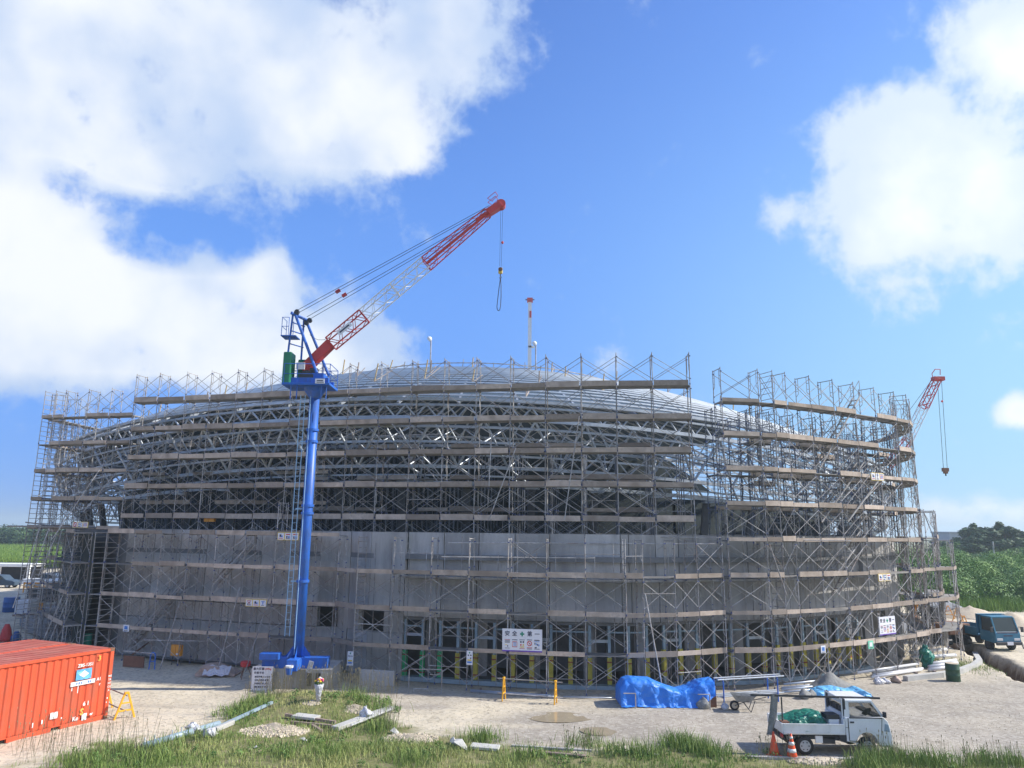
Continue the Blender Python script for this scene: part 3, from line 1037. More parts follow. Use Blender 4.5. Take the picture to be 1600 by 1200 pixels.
# utility poles
def pole(px, base, top, Y, label, lamp):
    p = at(px, base, Y); q = at(px, top, Y)
    t = thing('utility_pole', label, 'pole', (p.x, Y, 0), 0, 'utility poles')
    MB().use('concrete').tube((0, 0, 0), (0, 0, q.z), 0.17, 8, 0.11).build('shaft', t)
    MB().use('dark').box((0, 0, q.z - 0.6), (1.8, 0.12, 0.12)).build('crossarm', t)
    if lamp:
        MB().use('white').box((0.55, 0, q.z * 0.62), (1.0, 0.2, 0.18)).build('lamp_arm', t)
    return Vector((p.x, Y, q.z - 0.5))
w1 = pole(1555, 880, 846, 118, 'slim pole with a lamp arm among the scrub on the right', True)
w2 = pole(78, 862, 836, 150, 'thin pole seen through the left scaffold tubes', False)
for k, dz in enumerate((0.0, -4.0)):
    b = MB().use('rope')
    A = Vector((w1.x - 60, 122, w1.z + dz)); B = Vector((w1.x, 118, w1.z + dz)); C = Vector((w1.x + 60, 114, w1.z + dz))
    for P, Q in ((A, B), (B, C)):
        prev = P
        for i in range(1, 9):
            s = i / 8
            q = P.lerp(Q, s) - Vector((0, 0, 2.4 * s * (1 - s)))
            b.tube(prev, q, 0.03, 4)
            prev = q
    tag(b.build('overhead_wire'), ['upper overhead wire strung across the dark trees on the right', 'lower overhead wire strung across the dark trees on the right'][k], 'wire', 'overhead wires')

# ------------------------------------------------------------------ plan lines (x, y) read from the photograph
def X_at(px, Y, py):
    return at(px, py, Y).x

def line_from(pxs, py, ys):
    return [Vector((X_at(px, Y, py), Y, 0)) for px, Y in zip(pxs, ys)]

A_PX = [158, 202, 245, 288, 331, 378, 426, 476, 526]
A_LINE = line_from(A_PX, 925, [43.4, 42.7, 42.0, 41.4, 40.8, 40.2, 39.7, 39.2, 38.8])
B_PX = [555, 612, 672, 731, 793, 854, 915, 979, 1006, 1056, 1092, 1133]
B_LINE = line_from(B_PX, 960, [37.5, 37.0, 36.5, 36.05, 35.65, 35.35, 35.15, 35.0, 35.1, 35.5, 36.0, 36.7])
C_PX = [1140, 1201, 1225, 1246, 1285, 1323, 1357, 1390, 1422, 1442]
C_LINE = line_from(C_PX, 900, [36.6, 36.9, 37.2, 37.6, 38.4, 39.3, 40.3, 41.4, 42.6, 43.5])
# the line goes on round the building
for k in range(11):
    p, q = C_LINE[-2], C_LINE[-1]
    d = (q - p).normalized()
    ang = math.radians(20 if k == 0 else 7.0)
    d = Vector((d.x * math.cos(ang) - d.y * math.sin(ang), d.x * math.sin(ang) + d.y * math.cos(ang), 0))
    C_LINE.append(q + d * 1.83)
U_PX = [195, 232, 276, 315, 357, 399, 445, 492, 537, 587, 637, 689, 741, 796, 852, 909, 966, 1024, 1084]
U_Y = list(np.interp(U_PX, [195, 300, 400, 500, 600, 700, 800, 900, 1000, 1090], [44.2, 43.1, 42.0, 40.9, 39.9, 39.0, 38.3, 37.7, 37.3, 37.1]))
U_LINE = line_from(U_PX, 760, U_Y)
L_LINE = line_from([61, 78, 94, 130, 166, 203], 690, [46.6, 46.4, 46.2, 45.8, 45.4, 45.0])

def inward(line):
    out = []
    for i in range(len(line)):
        a = line[max(0, i - 1)]
        b = line[min(len(line) - 1, i + 1)]
        t = (b - a).normalized()
        out.append(Vector((-t.y, t.x, 0)))
    return out

def offset(line, d):
    return [p + n * d for p, n in zip(line, inward(line))]

# ------------------------------------------------------------------ the arena
DC = Vector((-3, 80, 0))
DR, RIM_Z, RISE = 39.0, 14.6, 8.1
arena = thing('arena_building', 'round concrete arena under construction with silver domed steel roof', 'building', DC)

def wpart(b, name, m=None):
    return b.build(name, arena, m, world=True)

def wall_panels(line, d, z0, z1, mname, thick=0.25, name='wall_panel', gap=0.02, rows=1, skip=()):
    ln = offset(line, d)
    for i, (p, q) in enumerate(zip(ln[:-1], ln[1:])):
        for r in range(rows):
            if (i, r) in skip:
                continue
            za = z0 + (z1 - z0) * r / rows
            zb = z0 + (z1 - z0) * (r + 1) / rows
            t = (q - p).normalized()
            nn = Vector((-t.y, t.x, 0))
            b = MB().use(mname)
            a, c = p + t * gap, q - t * gap
            js = rnd.uniform(-0.004, 0.004)
            v = []
            for z in (za + gap, zb - gap):
                for e, dd in ((a, js), (c, js), (c, thick), (a, thick)):
                    v.append(e + nn * dd + Vector((0, 0, z)))
            b.add(v, [(0, 1, 5, 4), (1, 2, 6, 5), (2, 3, 7, 6), (3, 0, 4, 7), (4, 5, 6, 7), (3, 2, 1, 0)])
            wpart(b, name)

# left wall: full height, two small windows low on its right
# rows: 0 low, 1 window row, 2.. above
wall_panels(A_LINE, 1.45, 0.0, 2.2, 'concrete')
wall_panels(A_LINE, 1.45, 2.2, 3.2, 'concrete', skip=((7, 0),))
wall_panels(A_LINE, 1.45, 3.2, 7.15, 'concrete', rows=2)
# right of the left wall, up to the entrance front, with the second window
aw = offset(A_LINE, 1.45); bw = offset(B_LINE, 1.45)
lw = [aw[-1], bw[0], bw[1]]
wall_panels(lw, 0.0, 0.0, 2.2, 'concrete')
wall_panels(lw, 0.0, 3.2, 7.15, 'concrete', rows=2)

def strip(pts, z0, z1, m, name, thick=0.22, parent=arena):
    b = MB().use(m)
    for p, q in zip(pts[:-1], pts[1:]):
        t = (q - p).normalized()
        nn = Vector((-t.y, t.x, 0))
        v = []
        for z in (z0, z1):
            for e, dd in ((p, 0), (q, 0), (q, thick), (p, thick)):
                v.append(e + nn * dd + Vector((0, 0, z)))
        b.add(v, [(0, 1, 5, 4), (1, 2, 6, 5), (2, 3, 7, 6), (3, 0, 4, 7), (4, 5, 6, 7), (3, 2, 1, 0)])
    return b.build(name, parent, None, world=True)

def window(p, q, z0, z1):
    f = strip([p, q], z0 - 0.06, z0, 'stone_white', 'window_sill', 0.3)
    t = (q - p).normalized()
    nn = Vector((-t.y, t.x, 0))
    fr = MB().use('galv')
    for e in (0.03, 0.5, 0.97):
        c = p.lerp(q, e) + nn * 0.15
        fr.bar(c + Vector((0, 0, z0)), c + Vector((0, 0, z1)), 0.05, 0.05)
    wpart(fr, 'window_frame')
    return f
window(aw[7], aw[8], 2.2, 3.2)
strip([aw[7].lerp(aw[8], 0.68), aw[8]], 2.2, 3.2, 'concrete', 'wall_pier')
strip([lw[0], lw[0].lerp(lw[1], 0.55)], 2.2, 3.2, 'concrete', 'wall_pier')
strip([lw[1].lerp(lw[2], 0.45), lw[2]], 2.2, 3.2, 'concrete', 'wall_pier')
window(lw[0].lerp(lw[1], 0.55), lw[1].lerp(lw[2], 0.45), 2.2, 3.2)

# entrance front: parapet, ledge, fascia and the row of mullions
BF = B_LINE[1:]
CF = C_LINE[:8]
FRONT = BF[:-1] + CF[1:]
wall_panels(FRONT, 1.75, 5.0, 7.15, 'concrete')
wall_panels(FRONT, 1.45, 3.0, 4.88, 'concrete')
fw = offset(FRONT, 1.45)
strip(offset(FRONT, 1.2), 4.89, 5.0, 'concrete', 'ledge', 0.6)
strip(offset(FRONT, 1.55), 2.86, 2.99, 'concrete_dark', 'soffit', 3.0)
strip(offset(FRONT, 1.3), 0.0, 0.2, 'pipe_pale', 'sill', 0.5)

def along(pts, step, start=0.3):
    out, acc_ = [], start
    for p, q in zip(pts[:-1], pts[1:]):
        L = (q - p).length
        t = (q - p) / L
        while acc_ < L:
            out.append((p + t * acc_, t))
            acc_ += step
        acc_ -= L
    return out

mul_mesh = MB().use('mullion').box((0, 0, 1.33), (0.13, 0.11, 2.66)).mesh('mullion')
wrap_mesh = {}
for k in ('yellow_wrap', 'green_wrap'):
    b = MB().use(k)
    b.box((0, 0, 0.6), (0.21, 0.19, 1.2))
    b.use('red_tape')
    b.box((0, 0, 0.22), (0.225, 0.205, 0.06))
    b.box((0, 0, 1.0), (0.225, 0.205, 0.05))
    wrap_mesh[k] = b.mesh('wrap')
rail_pts = []
for i, (p, t) in enumerate(along(offset(FRONT, 1.62), 0.92, 0.1)):
    if i > 34:
        break
    M = Matrix.Translation(p - DC + Vector((0, 0, 0.2))) @ Matrix.Rotation(math.atan2(t.y, t.x), 4, 'Z')
    o = link('mullion', mul_mesh, arena, M)
    link('wrap', wrap_mesh['green_wrap' if i < 3 else 'yellow_wrap'], o, Matrix.Translation((0, 0, rnd.uniform(-0.03, 0.03) + (0.35 if 13 < i else 0))))
    rail_pts.append(p)
for i in (0, 4, 7, 10, 14, 19, 24):
    if i + 1 < len(rail_pts):
        b = MB().use('steel')
        b.bar(rail_pts[i] + Vector((0, 0, 2.15)), rail_pts[i + 1] + Vector((0, 0, 2.15)), 0.06, 0.14)
        wpart(b, 'transom')
for i in range(0, len(rail_pts) - 1):
    if i % 3 != 1:
        b = MB().use('mullion')
        b.bar(rail_pts[i] + Vector((0, 0.05, 2.55)), rail_pts[i + 1] + Vector((0, 0.05, 2.55)), 0.07, 0.07)
        wpart(b, 'transom')
# inner hall behind the front: floor, columns, back wall with dark openings
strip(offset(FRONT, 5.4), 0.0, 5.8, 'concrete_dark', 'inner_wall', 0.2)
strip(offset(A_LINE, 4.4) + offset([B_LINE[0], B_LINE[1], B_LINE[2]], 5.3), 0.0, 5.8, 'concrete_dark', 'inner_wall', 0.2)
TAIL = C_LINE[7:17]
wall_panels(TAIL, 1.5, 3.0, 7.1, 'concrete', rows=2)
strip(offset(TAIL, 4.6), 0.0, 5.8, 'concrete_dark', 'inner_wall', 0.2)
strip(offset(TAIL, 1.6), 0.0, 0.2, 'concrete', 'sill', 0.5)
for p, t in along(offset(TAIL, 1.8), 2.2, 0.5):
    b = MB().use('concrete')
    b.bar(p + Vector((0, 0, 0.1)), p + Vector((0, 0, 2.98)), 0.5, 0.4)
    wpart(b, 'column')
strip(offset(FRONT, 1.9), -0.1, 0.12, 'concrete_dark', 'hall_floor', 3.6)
for i, (p, t) in enumerate(along(offset(FRONT, 3.2), 2.7, 0.9)):
    b = MB().use('concrete')
    b.bar(p + Vector((0, 0, 0.1)), p + Vector((0, 0, 2.9)), 0.55, 0.5)
    wpart(b, 'column')
# flat roof ring over the lower storey
outer = aw + [lw[1]] + offset(FRONT, 1.46)[0:] + offset(C_LINE[8:], 1.46)
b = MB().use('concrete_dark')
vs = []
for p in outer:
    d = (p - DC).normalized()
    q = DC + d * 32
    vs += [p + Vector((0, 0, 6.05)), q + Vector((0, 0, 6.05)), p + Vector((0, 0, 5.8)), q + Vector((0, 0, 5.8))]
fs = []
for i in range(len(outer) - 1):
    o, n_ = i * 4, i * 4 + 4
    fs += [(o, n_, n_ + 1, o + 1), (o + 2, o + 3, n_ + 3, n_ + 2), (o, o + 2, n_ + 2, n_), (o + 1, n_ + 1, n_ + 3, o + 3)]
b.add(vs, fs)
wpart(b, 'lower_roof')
# left end of the building, with a dark sheet added over it for the shade
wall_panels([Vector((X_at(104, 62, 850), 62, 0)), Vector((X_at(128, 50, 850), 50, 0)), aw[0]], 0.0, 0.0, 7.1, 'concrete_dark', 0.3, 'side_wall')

def zoff(x):
    """the roof drops towards its two ends"""
    return -3.0 * ((x - DC.x) / 39.0) ** 2 - 0.012 * (x - DC.x)

def ring(R, z, w, h, m, name, n=150, a0=0.0, a1=2 * PI, drop=True):
    """a round rail of rectangular section"""
    b = MB().use(m)
    full = abs(a1 - a0 - 2 * PI) < 1e-6
    vs = []
    k = n if full else n + 1
    for i in range(k):
        a = a0 + (a1 - a0) * i / n
        c, s = math.cos(a), math.sin(a)
        for (dr, dz) in ((-w / 2, -h / 2), (w / 2, -h / 2), (w / 2, h / 2), (-w / 2, h / 2)):
            vs.append((DC.x + (R + dr) * c, DC.y + (R + dr) * s, z + dz + (zoff(DC.x + R * c) if drop else 0)))
    fs = []
    for i in range(n):
        o, n_ = i * 4, ((i + 1) % k) * 4
        for e in range(4):
            g = (e + 1) % 4
            fs.append((o + e, o + g, n_ + g, n_ + e))
    b.add(vs, fs)
    return wpart(b, name)

def dome_z(t):
    return RIM_Z + RISE * (1 - (t / DR) ** 2)

# dark decking laid so far on the roof; the right hand sector is still open
b = MB().use('zinc')
b.smooth = True
n, ts = 120, [38.0, 36, 33, 30, 26, 22, 17, 12, 6, 0.5]
vs, fs = [], []
for t in ts:
    for i in range(n):
        a = 2 * PI * i / n
        vs.append((DC.x + t * math.cos(a), DC.y + t * math.sin(a), dome_z(t) - 0.22 + zoff(DC.x + t * math.cos(a))))
for k in range(len(ts) - 1):
    for i in range(n):
        j = (i + 1) % n
        a = 2 * PI * (i + 0.5) / n
        if k < 4 and (a > 2 * PI - 0.36 * PI or a < 0.2 * PI):
            continue
        fs.append((k * n + i, k * n + j, (k + 1) * n + j, (k + 1) * n + i))
b.add(vs, fs)
wpart(b, 'roof_deck')
# purlins run round the dome, rafters lie under them
t = 39.3
while t > 5:
    ring(t, dome_z(t), 0.2, 0.09, 'purlin', 'purlin', 144)
    t -= 1.0 if t > 14 else 1.6
for i in range(72):
    a = 2 * PI * i / 72
    b = MB().use('steel')
    pr = None
    for t in (39.4, 35, 30, 24, 17, 9):
        q = Vector((DC.x + t * math.cos(a), DC.y + t * math.sin(a), dome_z(t) - 0.26 + zoff(DC.x + t * math.cos(a))))
        if pr is not None:
            b.bar(pr, q, 0.12, 0.16)
        pr = q
    wpart(b, 'rafter')
b = MB().use('concrete_dark')
b.add([(DC.x + 40.5 * math.cos(2 * PI * i / 60), DC.y + 40.5 * math.sin(2 * PI * i / 60), 0.12) for i in range(60)], [tuple(range(60))])
wpart(b, 'arena_floor')
# tubular ring truss carrying the dome
A0, A1 = -PI * 1.06, PI * 0.06
ring(39.5, 14.42, 0.3, 0.16, 'steel', 'rim_beam', 144)
ring(39.5, 14.1, 0.16, 0.12, 'steel', 'ring_tube', 144)
for (R, z, s) in ((39.4, 13.4, 0.2), (39.3, 12.9, 0.1), (39.0, 12.1, 0.13), (38.8, 11.4, 0.11), (38.6, 10.75, 0.18), (38.0, 10.3, 0.1), (37.6, 9.9, 0.2), (36.8, 12.1, 0.16), (37.4, 13.2, 0.12), (35.5, 12.8, 0.12)):
    ring(R, z, s, s, 'steel', 'ring_tube', 110, A0, A1)
def dp(R, a, z):
    x = DC.x + R * math.cos(a)
    return Vector((x, DC.y + R * math.sin(a), z + (zoff(x) if z > 9 else 0)))
nv = 118
for i in range(nv):
    a = A0 + (A1 - A0) * i / nv
    da = (A1 - A0) / nv
    rod(arena, 'web_tube', dp(39.4, a, 13.42), dp(39.5, a + da / 2, 14.1), 0.055, 'steel', 6)
    rod(arena, 'web_tube', dp(39.4, a + da, 13.42), dp(39.5, a + da / 2, 14.1), 0.055, 'steel', 6)
nv = 48
for i in range(nv):
    a = A0 + (A1 - A0) * i / nv
    da = (A1 - A0) / nv
    rod(arena, 'strut', dp(38.6, a, 10.75), dp(39.4, a + da / 2, 13.35), 0.075, 'steel', 8)
    rod(arena, 'strut', dp(38.6, a + da, 10.75), dp(39.4, a + da / 2, 13.35), 0.075, 'steel', 8)
    rod(arena, 'lower_strut', dp(37.6, a + da * 0.5, 9.9), dp(38.6, a, 10.75), 0.06, 'steel', 8)
    for e_ in (0, 1):
        rod(arena, 'diagonal_tube', dp(39.0, a + da * e_, 12.1), dp(38.6, a + da * 0.5, 10.75), 0.045, 'steel', 6)
        rod(arena, 'bracing_tube', dp(39.0, a + da * e_, 12.1), dp(39.4, a + da * (0.25 + 0.5 * e_), 13.35), 0.04, 'steel', 6)
    rod(arena, 'inner_tube', dp(37.4, a, 13.2), dp(39.0, a + da * 0.5, 12.1), 0.045, 'steel', 6)
    rod(arena, 'inner_tube', dp(37.4, a + da, 13.2), dp(39.0, a + da * 0.5, 12.1), 0.045, 'steel', 6)
    rod(arena, 'inner_tube', dp(35.5, a + da * 0.5, 12.8), dp(37.4, a, 13.2), 0.045, 'steel', 6)
    rod(arena, 'lower_strut', dp(36.8, a + da * 0.5, 12.1), dp(38.6, a, 10.75), 0.06, 'steel', 8)
    rod(arena, 'lower_strut', dp(37.6, a + da * 0.2, 9.9), dp(36.8, a + da * 0.2, 12.1), 0.05, 'steel', 8)
    rod(arena, 'lower_strut', dp(35.2, a, 12.6), dp(39.0, a + da * 0.3, 11.75), 0.055, 'steel', 8)
for i in range(26):
    a = -PI * 0.9 + PI * 0.84 * (i + 0.5) / 26
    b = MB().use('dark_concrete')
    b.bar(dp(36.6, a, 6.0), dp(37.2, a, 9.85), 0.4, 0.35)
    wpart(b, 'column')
    b = MB().use('steel')
    b.box(dp(37.5, a, 9.72), (0.8, 0.8, 0.1))
    wpart(b, 'bearing_plate')
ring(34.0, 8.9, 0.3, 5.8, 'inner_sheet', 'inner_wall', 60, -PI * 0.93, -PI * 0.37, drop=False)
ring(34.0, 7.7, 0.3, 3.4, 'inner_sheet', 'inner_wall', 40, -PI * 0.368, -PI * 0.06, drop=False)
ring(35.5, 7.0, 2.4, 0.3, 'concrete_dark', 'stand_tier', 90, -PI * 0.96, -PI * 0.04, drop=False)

# edge protection on the roof: tan uprights with leaning rods
for (px, py, dx, h) in [(232, 640, 5, 10), (250, 632, 6, 14), (297, 618, 5, 10), (323, 610, 8, 12), (352, 603, 8, 14), (385, 597, 6, 10), (535, 585, 8, 18), (558, 588, 6, 16), (585, 596, 16, 22), (609, 574, 14, 10),
                        (663, 594, 15, 26), (672, 585, 5, 16), (738, 598, 10, 14), (738, 574, 4, 10), (822, 620, 3, 8), (941, 612, 12, 22), (862, 582, 3, 10), (842, 598, 3, 12), (883, 588, 4, 10), (963, 594, 5, 12),
                        (1043, 609, 6, 12), (1068, 618, 7, 16), (1125, 636, 6, 12), (1145, 628, 3, 14), (1180, 650, 8, 18), (1170, 640, 3, 10), (1258, 668, 6, 14), (1265, 672, 9, 18), (1283, 674, 9, 14), (1228, 650, 6, 14)]:
    d = ray(px, py)
    # where the line of sight meets the dome
    best = None
    for k in range(30, 80):
        q = CAM + d * (k / d.y)
        tt = math.hypot(q.x - DC.x, q.y - DC.y)
        if tt < DR and q.z < dome_z(tt) + 0.05 + zoff(q.x):
            best = q
            break
    if best is None:
        q = CAM + d * (58 / d.y)
        tt = math.hypot(q.x - DC.x, q.y - DC.y)
        if tt > DR:
            continue
        best = Vector((q.x, q.y, dome_z(tt) + zoff(q.x)))
    sc = best.y / FPX
    rod(arena, 'guard_post', best, best + Vector((dx * sc * 0.3, 0, h * sc + 0.3)), 0.045, 'tan_post' if h % 4 == 2 else 'board', 6)
    rod(arena, 'guard_post', best, best + Vector((dx * sc * 1.6, 0.5, h * sc * 0.75 + 0.2)), 0.03, 'board', 6)
# roof-edge rail seen on the skyline
for k in range(34):
    a = -PI * 0.5 + (k - 17) * 0.085
    p = Vector((DC.x + 16.5 * math.cos(a), DC.y + 16.5 * math.sin(a), dome_z(16.5) + zoff(DC.x + 16.5 * math.cos(a))))
    rod(arena, 'guard_post', p, p + Vector((rnd.uniform(-.1, .1), 0, rnd.uniform(0.5, 0.9))), 0.035, 'galv', 6)
ring(16.5, dome_z(16.5) + 0.5, 0.07, 0.07, 'galv', 'guard_rail', 80, -PI * 0.98, -PI * 0.02)

# ------------------------------------------------------------------ scaffolding
PITCH = 1.725
def frame_mesh(depth=0.9):
    b = MB().use('galv')
    r = 0.0225
    for y in (0, depth):
        b.tube((0, y, 0), (0, y, 1.725), r, 6)
    b.tube((0, 0, 1.66), (0, depth, 1.66), r * 0.9, 6)
    for y, s in ((0, 1), (depth, -1)):
        yi = y + s * 0.17
        b.tube((0, yi, 1.66), (0, yi, 0.82), 0.015, 5)
        b.tube((0, yi, 0.82), (0, y + s * 0.02, 0.68), 0.015, 5)
        b.tube((0, y, 1.3), (0, yi, 1.3), 0.013, 5)
        b.tube((0, y, 0.98), (0, yi, 0.98), 0.013, 5)
    b.use('blue_coupler')
    for y in (0, depth):
        b.tube((0, y, 0.0), (0, y, 0.09), 0.034, 6)
        b.box((0.02, y, 1.52), (0.09, 0.05, 0.05))
        b.box((0.02, y, 0.32), (0.07, 0.05, 0.05))
    return b.mesh('frame')

def ladder_frame_mesh(depth=0.9):
    b = MB().use('galv')
    for y in (0, depth):
        b.tube((0, y, 0), (0, y, 1.725), 0.0225, 6)
    for z in (0.25, 0.55, 0.85, 1.15, 1.45, 1.66):
        b.tube((0, 0, z), (0, depth, z), 0.017, 5)
    b.use('blue_coupler')
    for y in (0, depth):
        b.tube((0, y, 0.0), (0, y, 0.09), 0.034, 6)
    return b.mesh('frame')

def brace_mesh():
    b = MB().use('galv')
    b.tube((0, 0.0, 0.32), (1.8, 0.0, 1.52), 0.0145, 5)
    b.tube((0, 0.03, 1.52), (1.8, 0.03, 0.32), 0.0145, 5)
    return b.mesh('cross_brace')

def deck_mesh():
    b = MB().use('deck')
    for y in (0.22, 0.66):
        b.box((0.9, y, -0.03), (1.76, 0.4, 0.045))
    for x in (0.04, 1.76):
        b.box((x, 0.45, -0.075), (0.05, 0.86, 0.04))
    return b.mesh('deck')

def board_mesh(h, tilt):
    b = MB().use('board')
    b.box((0.9, -0.045, h / 2 - 0.05), (1.785, 0.032, h), Matrix.Rotation(tilt, 3, 'X'))
    return b.mesh('toe_board')

FRAME, LADDER, BRACE, DECK = frame_mesh(), ladder_frame_mesh(), brace_mesh(), deck_mesh()
BOARDS = [board_mesh(0.22, 0.0), board_mesh(0.2, 0.05), board_mesh(0.25, -0.04), board_mesh(0.18, 0.02)]
TALL_BOARDS = [board_mesh(0.28, 0.0), board_mesh(0.25, 0.05), board_mesh(0.31, -0.04), board_mesh(0.24, 0.02)]
_jb = MB().use('galv')
_jb.tube((0, 0, 0), (0, 0, 0.24), 0.019, 6); _jb.box((0, 0, 0.006), (0.14, 0.14, 0.012)); _jb.box((0, 0, 0.16), (0.12, 0.03, 0.03))
_jb.tube((0, 0.9, 0), (0, 0.9, 0.24), 0.019, 6); _jb.box((0, 0.9, 0.006), (0.14, 0.14, 0.012)); _jb.box((0, 0.9, 0.16), (0.12, 0.03, 0.03))
JACK = _jb.mesh('jack_base')

def basis(o, t, nn, sx=1.0, sz=1.0):
    return Matrix(((t.x * sx, nn.x, 0, o.x), (t.y * sx, nn.y, 0, o.y), (0, 0, sz, o.z), (0, 0, 0, 1)))

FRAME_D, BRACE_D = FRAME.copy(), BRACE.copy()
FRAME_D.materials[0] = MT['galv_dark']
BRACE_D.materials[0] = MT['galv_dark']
SC_GROUP = 'scaffolds around the arena'
def scaffold(label, line, z0, nlev, frames=None, decks=None, braces=None, jacks=0.24, inner_brace=True, ladders=(), noboard=(), tall=False, missing=0.1, dark=False):
    """frames(i, k), decks(i, k) say whether a frame stands at post i on storey k, a deck over span i on level k (top of storey k)"""
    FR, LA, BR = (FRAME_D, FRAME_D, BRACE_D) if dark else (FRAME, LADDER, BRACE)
    root = thing('scaffolding', label, 'scaffold', (line[0].x, line[0].y, z0), 0, SC_GROUP)
    off = root.location
    ns = inward(line)
    for i, p in enumerate(line):
        nn = ns[i]
        t = Vector((nn.y, -nn.x, 0))
        if jacks:
            o = Vector((p.x, p.y, z0)) - off
            link('jack_base', JACK, root, basis(o, t, nn, 1.0, jacks / 0.24))
        for k in range(nlev + 1):
            if frames and not frames(i, k):
                continue
            o = Vector((p.x, p.y, z0 + jacks + PITCH * k)) - off
            j = rnd.uniform(-0.012, 0.012)
            link('frame', LA if i in ladders else FR, root, basis(o + t * j, t, nn))
    for i in range(len(line) - 1):
        p, q = line[i], line[i + 1]
        L = (q - p).length
        t = (q - p) / L
        nn = Vector((-t.y, t.x, 0))
        for k in range(nlev + 1):
            o = Vector((p.x, p.y, z0 + jacks + PITCH * k)) - off
            if (not braces or braces(i, k)) and L > 0.9:
                link('cross_brace', BR, root, basis(o - nn * 0.03, t, nn, L / 1.8))
                if inner_brace:
                    link('cross_brace', BR, root, basis(o + nn * 0.91, t, nn, L / 1.8))
            if k > 0 and (not decks or decks(i, k)):
                sag = rnd.uniform(-0.015, 0.015)
                link('deck', DECK, root, basis(o, t, nn, L / 1.8))
                if (i, k) not in noboard and rnd.random() > missing:
                    st = rnd.uniform(0.93, 0.995)
                    tl = Vector((t.x, t.y, rnd.uniform(-0.012, 0.012)))
                    Mb = basis(o + Vector((0, 0, sag)) + t * rnd.uniform(0, L * (1 - st)) - nn * rnd.uniform(0, 0.025), t, nn, L / 1.8 * st)
                    Mb[2][0] = tl.z
                    link('toe_board', (TALL_BOARDS if tall else BOARDS)[rnd.randrange(4)], root, Mb)
    return root

def raker(root, p, q, r=0.026):
    return rod(root, 'raking_tube', p, q, r, 'galv', 6)

stair_mesh = None
def stair(root, p, q, w):
    """steel stair flight between two points, w = sideways vector"""
    b = MB().use('galv')
    p, q = Vector(p), Vector(q)
    for s in (0, 1):
        b.bar(p + w * s, q + w * s, 0.04, 0.075)
    d = q - p
    nst = max(4, int(abs(d.z) / 0.28))
    for i in range(1, nst):
        c = p + d * (i / nst)
        b.bar(c, c + w, 0.2, 0.03, (0, 0, 1))
    for s in (0, 1):
        b.tube(p + w * s + Vector((0, 0, 0.85)), q + w * s + Vector((0, 0, 0.85)), 0.017, 5)
        b.tube(p + w * s, p + w * s + Vector((0, 0, 0.85)), 0.017, 5)
        b.tube(q + w * s, q + w * s + Vector((0, 0, 0.85)), 0.017, 5)
    return b.build('stair', root, None, world=True)

# A: low scaffold in front of the left wall
sA = scaffold('four lift scaffold against the bare concrete wall behind the blue crane mast', A_LINE, 0.0, 4,
              frames=lambda i, k: k < 4 or (i in (0, 6, 8) and k == 4 and i == 6), braces=lambda i, k: k < 4, ladders=(0,), jacks=0.03)
# B: projecting entrance scaffold
sB = scaffold('low scaffold bulging forward round the entrance with the row of yellow posts', B_LINE, 0.0, 3,
              frames=lambda i, k: k < 4, decks=lambda i, k: k <= 3, braces=lambda i, k: k < 3 or rnd.random() < 0.25, ladders=(0, 7), jacks=0.03)
# linking decks between A and B
lk = [A_LINE[-1], B_LINE[0]]
for k in range(1, 4):
    p, q = lk
    L = (q - p).length
    t = (q - p) / L
    nn = Vector((-t.y, t.x, 0))
    link('deck', DECK, sB, basis(Vector((p.x, p.y, 0.03 + PITCH * k)) - sB.location, t, nn, L / 1.8))
    link('toe_board', BOARDS[k], sB, basis(Vector((p.x, p.y, 0.03 + PITCH * k)) - sB.location, t, nn, L / 1.8))
# C: tall scaffold round the right end
nC = len(C_LINE)
sC = scaffold('tall eight lift scaffold wrapping round the sunlit right end of the arena', C_LINE, 0.0, 8,
              frames=lambda i, k: True, decks=lambda i, k: not (k == 8 and i in (4, 5) and False), braces=lambda i, k: i < 11 or (i + k) % 2 == 0, jacks=0.03, ladders=(2,))
# U: upper scaffold standing on the low roof
sU = scaffold('long upper scaffold standing on the low roof in front of the silver dome', U_LINE, 6.05, 5,
              frames=lambda i, k: True, jacks=0.05, tall=True, missing=0.03)
# U2: inner row behind it, close under the dome rim
U2 = offset(U_LINE[6:18], 1.5)
sU2 = scaffold('inner scaffold row between the long upper scaffold and the steel truss', U2, 6.05, 3,
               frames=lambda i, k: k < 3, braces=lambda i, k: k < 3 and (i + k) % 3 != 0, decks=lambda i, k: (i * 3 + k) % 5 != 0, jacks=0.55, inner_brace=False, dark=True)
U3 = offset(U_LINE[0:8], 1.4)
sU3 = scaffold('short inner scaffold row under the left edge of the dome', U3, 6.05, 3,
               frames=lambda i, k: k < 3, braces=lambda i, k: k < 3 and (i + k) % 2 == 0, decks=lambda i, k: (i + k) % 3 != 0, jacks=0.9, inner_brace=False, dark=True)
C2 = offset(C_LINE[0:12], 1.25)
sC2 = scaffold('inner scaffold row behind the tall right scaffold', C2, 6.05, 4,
               frames=lambda i, k: k < 4, braces=lambda i, k: k < 4 and (i + k) % 2 == 0, decks=lambda i, k: (i * 2 + k) % 3 != 0 and k < 4, jacks=0.7, inner_brace=False, dark=True)
